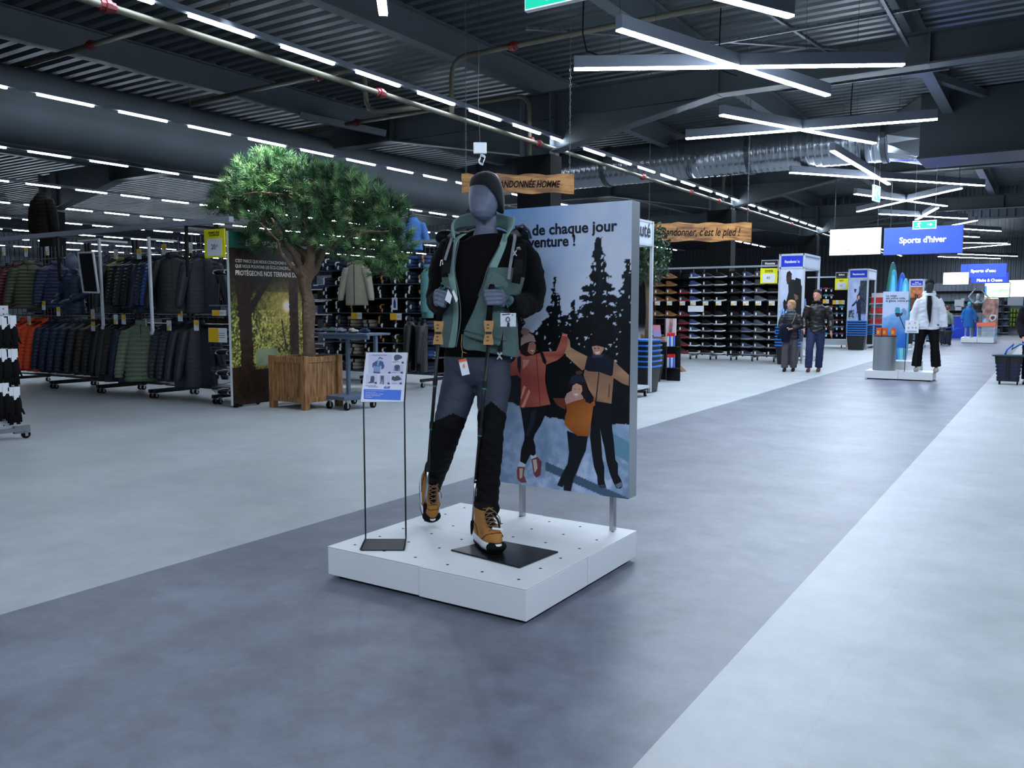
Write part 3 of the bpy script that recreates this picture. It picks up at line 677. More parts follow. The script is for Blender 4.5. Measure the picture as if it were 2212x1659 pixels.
# beanie
bean = pm('charcoal beanie fabric', (38, 40, 47), .75, 0, .08, 30, sheen=.15)
mb = MB(); n = 36; rs = []
fx = Vector((RGT.x, RGT.y, 0)).normalized(); fy = Vector((FWD.x, FWD.y, 0)).normalized()
cap_rows = [(1.0, 0.0), (1.02, .12), (1.03, .28), (1.0, .45), (.93, .62), (.78, .78), (.55, .90), (.30, .97), (.12, 1.0)]
HC = PX(1050, 424, 4.42)
for s, t in cap_rows:
    ring = []
    for k in range(n):
        th = 2*math.pi*k/n; cx_, cs = math.cos(th), math.sin(th)
        back = max(0, cs)                                   # sin>0 is away from the camera
        rim = .030*(1-(cx_*.2+.1)) - .02*back*2.2           # brow high, nape low
        rim += -.115*max(0, cx_+.05)**1.1 if cx_ > -.05 else .012*max(0, -cx_)
        if cs < -.3: rim += .034*(-cs-.3)
        z = rim*(1-t)+.128*t
        wr = 1+.02*math.sin(k*2.4+t*9)*(.25+t)
        ring.append(HC+fx*(.0905*s*cx_*wr+.004+.006*t)+fy*(.112*s*cs*wr)+Vector((0, 0, z+.012*t*cx_*0)))
    rs.append(ring)
mb.rings(rs, cap=True); mb.build('beanie', bean, hero, smooth=True, off=HO, sub=1)
mb = MB(); P0, P1 = PX(1054, 371, 4.40), PX(1064, 377, 4.42)
mb.tube([PX(1046, 374, 4.39), PX(1055, 370, 4.39), PX(1063, 374, 4.40), PX(1069, 383, 4.41)], [.004, .006, .006, .003], 8, flat=.5); mb.build('beanie_fold', bean, hero, smooth=True, off=HO)
# black t-shirt under the fleece
shirt = pm('black t-shirt cotton', (9, 9, 11), .85, 0, .15, 30)
mb = MB()
mb.rings([ring_at(cx, cy, rx, d, ry, 40, ti) for cx, cy, rx, d, ry, ti in ((1049,508,35,4.445,.075,.10),(1049,514,45,4.445,.088,.1),(1048,530,77,4.445,.103,0),(1046,560,80,4.44,.125,0),(1044,600,74,4.435,.132,0),(1041,650,65,4.435,.122,0),(1038,700,63,4.435,.117,0),(1034,735,68,4.44,.122,0),(1031,768,72,4.45,.126,0))], cap=False)
mb.build('t_shirt', shirt, hero, smooth=True, off=HO, solid=.003)
# trousers: charcoal-blue above, black shin and knee panels below
tro_a = pm('charcoal blue stretch trousers', (44, 50, 66), .7, 0, .08, 25, bump=.2, bscale=60); tro_b = pm('black trouser panels', (13, 13, 15), .8, 0, .15, 20, bump=.3, bscale=30)
mb = MB()
mb.rings([ring_at(cx, cy, rx, d, ry) for cx, cy, rx, d, ry in ((1031,748,68,4.45,.118),(1031,775,73,4.455,.126),(1031,800,72,4.46,.13),(1032,818,66,4.46,.12),(1032,830,56,4.46,.10))])
limb(mb, [(1002,785,4.46,38),(994,830,4.45,40),(980,880,4.425,36),(970,915,4.41,33),(960,948,4.455,31),(952,985,4.56,27),(941,1020,4.70,24),(932,1048,4.78,21),(930,1058,4.80,20)], n=20)
limb(mb, [(1060,785,4.45,38),(1066,830,4.42,39),(1065,870,4.39,34),(1062,905,4.37,30),(1060,945,4.35,28),(1057,990,4.355,27),(1055,1040,4.36,25),(1053,1080,4.36,24),(1052,1104,4.36,24.5),(1052,1113,4.36,22)], n=20)
tm = remeshed(mb, .007, 4, .5)
def tro_mat(c):
    x, y = toP(c)
    if x < 1018+ (y-830)*.0: lim = 893+abs(x-979)*.42
    else: lim = 867+abs(x-1061)*.85
    return 1 if y > lim else 0
def tro_disp(c):
    x, y = toP(c); k = .3 if y < 860 else 1.0
    if y > 1060: k = 1.8
    return k*(.0045*noise.noise(Vector((c.x*9, c.y*9, c.z*26)))+.0035*noise.noise(Vector((c.x*22, c.y*22, c.z*48+c.x*30))))
skin_obj('trousers', tm, [tro_a, tro_b], hero, HO, tro_mat, tro_disp)
# boots
boot_tan = pm('tan nubuck leather', (160, 106, 42), .75, 0, .10, 14, bump=.15, bscale=120); boot_dark = pm('dark boot lining', (30, 26, 26), .8)
sole_w = pm('white midsole foam', (214, 218, 226), .5, 0, .02); lace_m = pm('speckled brown lace', (126, 96, 70), .8, 0, .45, 160)
def foot_outline(z, n=28, grow=1.0):
    toe = np.interp(z, [-.04, 0, .02, .045, .062, .075, .09, .105, .13, .165], [.200, .207, .208, .200, .176, .142, .112, .092, .074, .064])
    heel = np.interp(z, [-.04, 0, .04, .09, .165], [-.088, -.092, -.090, -.080, -.076])
    pts = []
    for k in range(n):
        t = 2*math.pi*k/n; c, s = math.cos(t), math.sin(t); ex = .78
        X = (toe+heel)/2+(toe-heel)/2*math.copysign(abs(c)**ex, c); f = (X-heel)/(toe-heel)
        wd = np.interp(X, [-.09, -.03, .04, .11, .16, .21], [.036, .038, .040, .051, .050, .040])
        if z > .05: wd = wd*np.interp(z, [.05, .09, .17], [1, .86, .90])
        wy = wd*math.copysign(abs(s)**.8, s)*grow
        pts.append((X*(1 if grow == 1 else 1.0)+(.005*(grow-1)/.06 if X > 0 else -.005*(grow-1)/.06), wy, z))
    return pts
def boot(lab, M, flipped=False):
    root = hero; M = M.copy()
    b = bpy.data.objects.new('boot', None); SC.collection.objects.link(b); b.parent = hero; b['label'] = lab; L = Matrix.Translation(-HO) @ M; b.matrix_local = L
    mb = MB(); mb.rings([foot_outline(z) for z in (0, .02, .04, .055, .066, .078, .09, .104, .12, .142, .165)], cap=True); mb.build('upper', boot_tan, b, smooth=True, sub=1)
    mb = MB(); mb.rings([foot_outline(z, grow=g) for z, g in ((-.026, 1.05), (-.012, 1.09), (.004, 1.10), (.012, 1.04))]); mb.build('midsole', sole_w, b, smooth=True)
    mb = MB(); mb.rings([foot_outline(z, grow=g) for z, g in ((-.040, 1.0), (-.036, 1.06), (-.024, 1.06))])
    mb.ell((.178, 0, -.008), (.040, .0535, .030), 18, 8); mb.build('outsole', black_rubber, b, smooth=True)
    mb = MB(); mb.rings([[(x*1.03, y*1.05, z) for x, y, z in foot_outline(zz)] for zz in (.150, .158, .170)]); mb.build('collar', boot_dark, b, smooth=True)
    path = [(.150, .066), (.128, .086), (.108, .100), (.092, .118), (.080, .140), (.071, .160)]
    mb = MB(); rs = [[(x+.004, -w_, z+.003), (x+.010, 0, z+.008), (x+.004, w_, z+.003), (x-.012, w_, z-.012), (x-.012, -w_, z-.012)] for (x, z), w_ in zip(path, (.016, .021, .022, .022, .022, .022))]
    mb.rings(rs); mb.build('tongue', boot_dark, b, smooth=True, sub=1)
    mb = MB(); m = 6
    for i in range(m-1):
        (x0, z0), (x1, z1) = path[i], path[i+1]
        for s in (-1, 1):
            a = Vector((x0, s*.028, z0+.001)); c = Vector((x1, -s*.028, z1+.001)); mid = (a+c)/2+Vector((.013, 0, .013))
            mb.tube([a, mid, c], .0026, 6)
    for s in (-1, 1):
        mb.tube([(.078, 0, .168), (.095, s*.025, .150), (.110, s*.045, .120), (.118, s*.050, .085), (.122, s*.056, .045)][:4 if s > 0 else 5], .0024, 6)
    mb.build('laces', lace_m, b, smooth=True)
    mb = MB(); seam = pm('dark stitching', (58, 34, 16), .8)
    for s in (-1, 1):
        mb.tube([(.175, s*.022, .060), (.150, s*.040, .050), (.125, s*.0515, .030), (.110, s*.052, .018)], .0016, 5)
        mb.tube([(-.02, s*.037, .07), (.005, s*.039, .055), (.03, s*.041, .03), (.035, s*.042, .018)], .0016, 5)
    mb.tube([(.176, y, .0615-abs(y)*.12) for y in (-.022, -.01, 0, .01, .022)], .0014, 5)
    mb.build('stitching', seam, b)
    return b
def boot_M(heel, toe, pitch):
    d = (toe-heel); a = math.atan2(d.y, d.x)
    return Matrix.Rotation(a, 4, 'Z') @ Matrix.Rotation(pitch, 4, 'Y')
hF = ON(1036, 1170, 2, .175); tF = ON(1078, 1199, 2, .175)
M1 = boot_M(hF, tF, 0); ctr = (hF*.50+tF*.50); ctr = tF-(tF-hF).normalized()*.212
M1.translation = Vector((ctr.x, ctr.y, .175+.0405)); boot('tan boot flat on the black plate', M1)
tR = ON(932, 1133, 2, HP); hR = tR+Vector((tR-Vector((-2.225, 3.338, 0))).to_2d().to_3d().normalized()*0)+Vector((-.25, .20, 0))
M2 = boot_M(hR, tR, math.radians(50)); d = Vector((math.cos(math.atan2(tR.y-hR.y, tR.x-hR.x)), math.sin(math.atan2(tR.y-hR.y, tR.x-hR.x)), 0))
loc = Vector((tR.x, tR.y, HP)) - (M2 @ Vector((.205, 0, -.036))); M2.translation = loc+Vector((0, 0, .012)); boot('tan boot standing on its toe', M2)
mb = MB(); tg0 = PX(1064, 1139, 4.12); mb.prism([(0, 0), (.052, -.006), (.05, -.016), (-.002, -.010)], tg0, RGT, UPV, -FWD*.001); mb.build('boot_tag', paper_white, hero, off=HO)
# base plate and calf rod of the mannequin
q = [ON(974, 1190, 2, .167), ON(1122, 1228, 2, .167), ON(1206, 1194, 2, .167), ON(1070, 1168, 2, .167)]
mb = MB(); mb.add([p for p in q]+[p+Vector((0, 0, .0075)) for p in q], [(3,2,1,0),(4,5,6,7),(0,1,5,4),(1,2,6,5),(2,3,7,6),(3,0,4,7)])
mb.build('base_plate', pm('satin black base plate', (20, 21, 24), .3, .2, .06), hero, off=HO, bevel=.0015)
mb = MB(); r0 = ON(1080, 1172, 2, .175); mb.tube([r0, PX(1078, 1130, 4.36), PX(1075, 1122, 4.36), PX(1068, 1113, 4.36), PX(1058, 1108, 4.37)], .0065, 8); mb.ell(PX(1082, 1158, 4.34), (.012, .012, .012)); mb.build('support_rod', black_metal, hero, off=HO, smooth=True)
# fleece jacket
fl_k = pm('black fleece', (9, 9, 10), .95, 0, .2, 60, bump=.8, bscale=160, sheen=.04); fl_g = pm('sage green fleece', (82, 106, 102), .95, 0, .12, 50, bump=.8, bscale=160, sheen=.1); fl_m = pm('pale sage fleece trim', (122, 152, 146), .9, 0, .08, 40)
rows = [  # y, inner-left x, inner-right x, centre x, half width px, half depth m, centre depth
 (506, 1012, 1086, 1048, 60, .085, 4.45), (517, 990, 1084, 1048, 84, .112, 4.45), (535, 985, 1077, 1048, 94, .138, 4.45), (560, 981, 1065, 1048, 96, .15, 4.445), (581, 979, 1055, 1047, 94, .153, 4.44),
 (600, 981, 1050, 1046, 90, .154, 4.44), (617, 985, 1044, 1044, 86, .152, 4.44), (640, 989, 1034, 1041, 80, .15, 4.44), (665, 992, 1025, 1038, 78, .15, 4.44), (690, 992, 1013, 1036, 79, .15, 4.44), (714, 989, 1000, 1034, 82, .152, 4.445), (735, 985, 999, 1034, 84, .154, 4.45), (750, 982, 999, 1034, 85, .155, 4.45)]
mb = MB(); NJ = 56; rs = []; par = []
for (y, xl, xr, cx, rx, ry, d) in rows:
    zc = PX(cx, y, d); r = rx*d/PFX
    fd = d-ry*.9
    kl = max(-.98, min(.98, ((xl-CXP)*fd-(cx-CXP)*d)/PFX/r)); kr = max(-.98, min(.98, ((xr-CXP)*fd-(cx-CXP)*d)/PFX/r))
    tl, tr = -(math.pi-math.acos(-kl)) if False else math.acos(kl), math.acos(kr)
    a0, a1 = -tl, -(tr)                                     # angles on the camera side (sin < 0)
    ring = []
    for j in range(NJ+1):
        th = a0-(2*math.pi-(a1-a0) if a1 > a0 else 2*math.pi+(a0-a1))*j/NJ if False else a0-(2*math.pi-(tl-tr))*j/NJ
        c, s = math.cos(th), math.sin(th)
        drop = 0
        if y > 700: drop = (-.045*max(0, math.cos(th))-.012)*(y-700)/50 if c > -.35 and s < .3 and j > NJ/2 else 0
        fold = .006*math.sin(j*1.3+y*.03)*(1 if y > 600 else .4)
        ring.append(zc+fx*((r+fold)*c)+fy*((ry+fold)*s)+Vector((0, 0, drop)))
    rs.append(ring)
nv = len(rs); vs = [p for r in rs for p in r]; m = NJ+1
for i in range(nv-1):
    for j in range(NJ):
        y = rows[i][0]
        edge = j < 2 or (j >= NJ-2 and y < 575)
        fr = 2 if edge else (1 if (y >= 600 or (y >= 575 and j > NJ-9)) else 0)
        mb.add([vs[i*m+j], vs[i*m+j+1], vs[(i+1)*m+j+1], vs[(i+1)*m+j]], [(0, 1, 2, 3)], fr)
jk = bpy.data.objects.new('fleece_jacket', None); SC.collection.objects.link(jk); jk.parent = hero
jb = mb.build('jacket_body', [fl_k, fl_g, fl_m], jk, smooth=True, off=HO, norm=False)
bm = bmesh.new(); bm.from_mesh(jb.data); bmesh.ops.remove_doubles(bm, verts=bm.verts, dist=.0004); bmesh.ops.recalc_face_normals(bm, faces=bm.faces); bm.to_mesh(jb.data); bm.free()
md = jb.modifiers.new('thick', 'SOLIDIFY'); md.thickness = .008; md.offset = 0
md = jb.modifiers.new('sub', 'SUBSURF'); md.levels = 1; md.render_levels = 1
def sleeve(pts):
    mb = MB(); limb(mb, pts, n=20); me = remeshed(mb, .009, 4, .5)
    skin_obj('sleeve', me, fl_k, jk, HO, None, lambda c: .010*noise.noise(Vector((c.x*10, c.y*10, c.z*16)))+.005*noise.noise(c*34))
sleeve([(1098,524,4.45,16),(1122,538,4.455,25),(1136,560,4.46,31),(1143,590,4.47,33),(1146,625,4.49,33),(1145,652,4.49,31),(1132,661,4.43,27),(1112,657,4.34,22),(1099,651,4.28,17)])
sleeve([(994,522,4.45,16),(972,536,4.455,25),(961,562,4.47,31),(955,600,4.50,30),(952,635,4.52,30),(950,655,4.50,28),(950,655,4.41,26),(950,650,4.33,22),(950,648,4.30,17)])
# turned-out lower right flap, seen as the lighter green block in front
mb = MB(); FL = [[(1054,581,4.283),(1064,583,4.276),(1080,590,4.276),(1094,600,4.285),(1099,612,4.30)], [(1048,600,4.275),(1060,602,4.262),(1077,607,4.262),(1092,612,4.27),(1098,620,4.29)], [(1043,617,4.27),(1055,619,4.252),(1072,621,4.256),(1088,622,4.27),(1096,626,4.29)],
   [(1034,640,4.27),(1046,642,4.25),(1062,642,4.268),(1078,642,4.29),(1090,643,4.30)], [(1022,672,4.275),(1036,674,4.25),(1052,674,4.252),(1072,675,4.27),(1090,678,4.30)], [(1008,700,4.28),(1024,705,4.25),(1044,708,4.243),(1068,712,4.26),(1092,716,4.30)],
   [(1000,714,4.28),(1018,718,4.25),(1040,724,4.24),(1066,730,4.257),(1094,738,4.30)], [(999,724,4.283),(1018,730,4.252),(1040,736,4.243),(1066,743,4.26),(1098,757,4.305)]]
mb.rings([[PX(*p) for p in r] for r in FL], cap=False, closed=False); mb.build('turned_front_flap', fl_g, jk, smooth=True, off=HO, solid=.008, sub=2)
mb = MB(); mb.tube([PX(x, y, d-.006) for x, y, d in ((1000,713,4.275),(1018,717.5,4.245),(1040,723,4.235),(1066,729,4.252),(1094,737,4.295))], .0018, 5); mb.build('hem_seam', pm('seam thread', (38, 60, 56), .9), jk, off=HO)
# stand-up hood collar, pale inside
mb = MB(); lowr = [(985,524,4.315),(977,508,4.36),(980,497,4.42),(1000,492,4.52),(1030,490,4.57),(1062,489,4.57),(1088,494,4.52),(1098,502,4.43),(1094,512,4.36),(1086,526,4.31)]
midr = [(981,505,4.32),(974,494,4.37),(982,480,4.44),(1003,470,4.53),(1034,466,4.58),(1064,466,4.58),(1090,473,4.53),(1102,482,4.44),(1103,492,4.37),(1096,510,4.31)]
topr = [(978,492,4.335),(977,481,4.37),(986,470,4.44),(1004,461,4.52),(1032,458,4.56),(1064,458,4.56),(1090,464,4.53),(1106,468,4.45),(1114,467,4.38),(1110,488,4.325)]
mb.rings([[PX(*p) for p in r] for r in (lowr, midr, topr)], cap=False, closed=False)
cl = mb.build('hood_collar', [fl_m, fl_k], jk, smooth=True, off=HO, norm=False)
md = cl.modifiers.new('t', 'SOLIDIFY'); md.thickness = .016; md.offset = 0; md.material_offset = 0
md = cl.modifiers.new('s', 'SUBSURF'); md.levels = 2; md.render_levels = 2
# zips along both front edges
mb = MB()
mb.tube([PX(x, y, 4.262) for x, y in ((992,520),(987,540),(984,560),(982,581),(984,600),(988,617),(992,640),(995,665),(995,690),(992,714),(988,735),(985,750))], .0032, 6)
mb.tube([PX(x, y, 4.268) for x, y in ((1080,528),(1073,543),(1062,562),(1055,576),(1050,590),(1044,612),(1033,640))], .0032, 6)
mb.build('zip', pm('grey zip teeth', (70, 78, 84), .5, .3), jk, off=HO)
mb = MB(); mb.prism([(0, 0), (.004, .030), (.014, .034), (.018, .010), (.012, .006), (.014, .026), (.008, .026), (.005, .002)], PX(950, 575, 4.30), RGT, UPV, -FWD*.002); mb.build('chest_logo', white_metal, jk, off=HO)
# hang tags of the clothing
def strap(name, pts, wpx, mat, parent, off, thick=.0015):
    mb = MB(); P = [PX(*p) for p in pts]; rs = []
    for i, p in enumerate(P):
        t = (P[min(i+1, len(P)-1)]-P[max(i-1, 0)]).normalized(); s = t.cross(FWD).normalized()*wpx*pts[i][2]/PFX/2
        rs.append([p-s, p+s, p+s+FWD*thick, p-s+FWD*thick])
    mb.rings(rs); return mb.build(name, mat, parent, off=off)
cord = pm('orange and white cord', (190, 150, 96), .8, 0, .5, 200)
mb = MB(); mb.tube([PX(998, 722, 4.26), PX(996, 745, 4.25), PX(999, 760, 4.25), PX(998, 772, 4.25)], .0014, 5); mb.tube([PX(999, 760, 4.25), PX(1008, 763, 4.25)], .0014, 5); mb.build('tag_cord', cord, hero, off=HO)
tagm = raster('trouser_tag', .041, .083, 4, 8, lambda a, b: (224, 100, 30) if (b > .86 or (.45 < b < .68 and .35 < a < .75)) else (222, 226, 234), PX(998, 812, 4.249), RGT*.96+UPV*.22, UPV*.96-RGT*.22, ink, hero, off=HO)
mb = MB(); mb.prism([(0, 0), (.016, .054), (.036, .020), (.026, -.02)], PX(961, 648, 4.205), RGT, UPV, -FWD*.001); mb.prism([(.044, .052), (.036, .040), (.056, -.014), (.066, .004)], PX(961, 648, 4.205), RGT, UPV, -FWD*.001); mb.build('folded_jacket_tag', paper_white, hero, off=HO)

# ================================================================ trekking poles
cork = pm('tan card grip wrap', (176, 132, 82), .8, 0, .15, 40); teal = pm('teal ring', (40, 120, 130), .5)
def pole(lab, g0, w0, w1, s1, s2, tip):
    root = thing('trekking_pole', lab, 'trekking pole', PX(*w0)); off = PX(*w0)
    A, B, Cc, D, E, T = [PX(*p) for p in (g0, w0, w1, s1, s2, tip)]
    mb = MB(); mb.tube([A, A.lerp(B, .1), A.lerp(B, .5), B], [.013, .017, .015, .016], 12); mb.build('grip', black_rubber, root, off=off, smooth=True)
    k = (Cc-B); u = k.normalized().cross(FWD).normalized(); rs = []
    for t, wd in ((0, .0245), (.2, .024), (.42, .019), (.5, .017), (.58, .019), (.8, .024), (1, .026)):
        c = B+k*t; rs.append([c-u*wd-FWD*.010, c+u*wd-FWD*.010, c+u*wd+FWD*.010, c-u*wd+FWD*.010])
    mb = MB(); mb.rings(rs); wr = mb.build('card_wrap', cork, root, off=off)
    mb = MB()
    for t in (.16, .30, .66, .82): mb.box(tuple(B+k*t-FWD*.0108-u*.004), (.010, .010, .004), rz=YAW, mat=0)
    mb.build('print_pattern', pm('printed marks', (70, 66, 60), .8), wr, off=None if False else off)
    mb = MB(); c = B+k*.5; mb.box(tuple(c), (.030, .024, .012), rz=YAW); mb.build('elastic_band', black_plastic, root, off=off)
    mb = MB(); mb.tube([Cc, D], [.0095, .0088], 10); mb.build('upper_shaft', black_metal, root, off=off, smooth=True)
    mb = MB(); mb.tube([D-(E-D).normalized()*.02, E], [.0072, .0065], 10); mb.build('lower_shaft', chrome, root, off=off, smooth=True)
    for t in (.28, .62):
        mb = MB(); c = Cc.lerp(D, t); d = (D-Cc).normalized(); mb.cyl(c-d*.018, c+d*.018, .0125, n=10); mb.build('clamp', black_plastic, root, off=off)
        mb = MB(); mb.cyl(c+d*.018, c+d*.026, .0112, n=10); mb.build('ring', teal, root, off=off)
    mb = MB(); d = (T-E).normalized(); mb.tube([E, E+d*.02, T-d*.012], [.010, .011, .006], 10); mb.cyl(T-d*.012, T, .003, .001, 6); mb.build('tip', black_rubber, root, off=off, smooth=True)
    return root, off
r1_, o1_ = pole('trekking pole with card-wrapped grip in the hand near the sign stand', (958, 617, 4.262), (948, 694, 4.24), (946.5, 744, 4.25), (924.5, 1018, 4.50), (919, 1088, 4.555), (916, 1117, 4.58))
r2_, o2_ = pole('trekking pole with card-wrapped grip in the hand nearest the winter poster', (1063, 615, 4.245), (1056, 693, 4.225), (1055, 745, 4.225), (1027, 1043, 4.34), (1021, 1125, 4.40), (1018.5, 1157, 4.42))
teal_strap = pm('dark teal wrist strap', (34, 76, 74), .7)
strap('wrist_strap', [(1074, 622, 4.215), (1084, 620, 4.205), (1092, 630, 4.20), (1104, 649, 4.20), (1099, 646, 4.215), (1094, 652, 4.225), (1097, 664, 4.225), (1102, 658, 4.22), (1100, 640, 4.22)], 5, teal_strap, r2_, o2_)
strap('wrist_strap', [(952, 612, 4.22), (962, 613, 4.22), (960, 622, 4.215), (953, 623, 4.215)], 5, teal_strap, r1_, o1_)
tr = raster('price_card', .078, .068, 6, 6, lambda a, b: (206, 210, 218), PX(1081, 705.5, 4.19), RGT, UPV, ink, r2_, off=o2_, polys=[([(.4, 0), (.6, 0), (.58, .3), (.45, .3)], (30, 32, 36)), ([(.1, .82), (.62, .88), (.62, .96), (.1, .92)], (70, 80, 90)), ([(.72, .78), (.84, .78), (.84, .94), (.72, .94)], (150, 160, 170))])
mb = MB(); mb.tube([PX(1098, 665, 4.21), PX(1097.5, 678, 4.188)], .0012, 5); mb.tube([PX(1097+4*math.cos(t), 690+5*math.sin(t), 4.184) for t in [i*math.pi/6 for i in range(12)]], .002, 5, closed=True); mb.build('card_loop', black_plastic, r2_, off=o2_)

# ================================================================ backpack on the mannequin
BO = PX(1048, 560, 4.62)
pack = thing('backpack', 'black hiking backpack worn by the grey mannequin over the fleece', 'backpack', BO)
pk = pm('black backpack nylon', (13, 14, 17), .6, 0, .2, 20, bump=.2)
mb = MB()
for px_, py_, d, rx, ry, rz in ((1048, 600, 4.68, .155, .085, .26), (1046, 530, 4.66, .17, .08, .10), (1122, 512, 4.60, .055, .06, .06), (962, 512, 4.60, .055, .05, .04), (1000, 520, 4.64, .10, .06, .05), (1100, 530, 4.64, .08, .06, .07)):
    mb.ell(PX(px_, py_, d), (rx, ry, rz), 16, 10, R=Matrix.Rotation(YAW, 3, 'Z'))
me = remeshed(mb, .012, 3); skin_obj('bag', me, pk, pack, BO, None, lambda c: .012*noise.noise(c*12))
web = bpy.data.materials.get('checked webbing') or pm('grey checked webbing', (118, 122, 130), .7, 0, .6, 260)
def strap3(name, pts, w, mat): return strap(name, pts, w, mat, pack, BO, .004)
strap3('shoulder_strap', [(1108, 500, 4.50), (1118, 512, 4.40), (1122, 530, 4.335), (1121, 560, 4.29), (1118, 590, 4.275), (1114, 612, 4.29)], 19, pk)
strap3('webbing', [(1112, 506, 4.40), (1112, 516, 4.33), (1107, 545, 4.278), (1102, 575, 4.268), (1099, 603, 4.268)], 6.5, web)
strap3('shoulder_strap', [(986, 500, 4.50), (974, 512, 4.40), (970, 530, 4.335), (967, 560, 4.30), (963, 590, 4.30)], 17, pk)
strap3('webbing', [(983, 502, 4.42), (978, 508, 4.36), (972, 526, 4.29), (965, 548, 4.278), (961, 562, 4.278)], 5.5, web)
buck = pm('pale plastic buckle', (176, 180, 186), .45)
def buckle(x, y, d, s, nm='buckle'):
    mb = MB()
    for a, b in (((-.6, 1), (0, 0)), ((.6, 1), (0, 0)), ((0, 0), (-.7, -1)), ((0, 0), (.7, -1)), ((0, .6), (0, -.6))):
        mb.tube([PX(x+a[0]*s, y-a[1]*s, d), PX(x+b[0]*s, y-b[1]*s, d)], s*.22*d/PFX, 6, flat=.6)
    mb.build(nm, buck, pack, off=BO, smooth=True)
buckle(1112, 547, 4.262, 6); buckle(1079, 769, 4.27, 7.5); buckle(942, 765, 4.42, 5)
strap3('hip_strap', [(1082, 700, 4.30), (1081, 730, 4.285), (1080, 760, 4.275)], 11, pk)
strap3('hip_strap', [(940, 690, 4.46), (941, 725, 4.44), (942, 760, 4.43)], 7, pk)
mb = MB(); mb.prism([(0, 0), (.006, .009), (.010, .005), (.016, .012), (.024, 0)], PX(1115, 537, 4.285), RGT, UPV, -FWD*.001); mb.prism([(0, -.006), (.026, -.006), (.026, -.004), (0, -.004)], PX(1115, 537, 4.285), RGT, UPV, -FWD*.001); mb.build('small_logo', pm('grey print', (140, 144, 150), .6), pack, off=BO)
mb = MB(); mb.box(tuple(PX(1131, 493, 4.53)), (.016, .006, .008), rz=YAW); mb.build('red_tab', redc, pack, off=BO)
mb = MB()
mb.tube([PX(964, 497, 4.50), PX(960, 492, 4.50), PX(972, 490, 4.50), PX(977, 496, 4.48)], .003, 6); mb.tube([PX(1114, 490, 4.47), PX(1130, 486, 4.5), PX(1142, 498, 4.52), PX(1147, 515, 4.55)], .007, 6); mb.build('lid_cord', pm('dark grey cord', (52, 56, 62), .6), pack, off=BO)
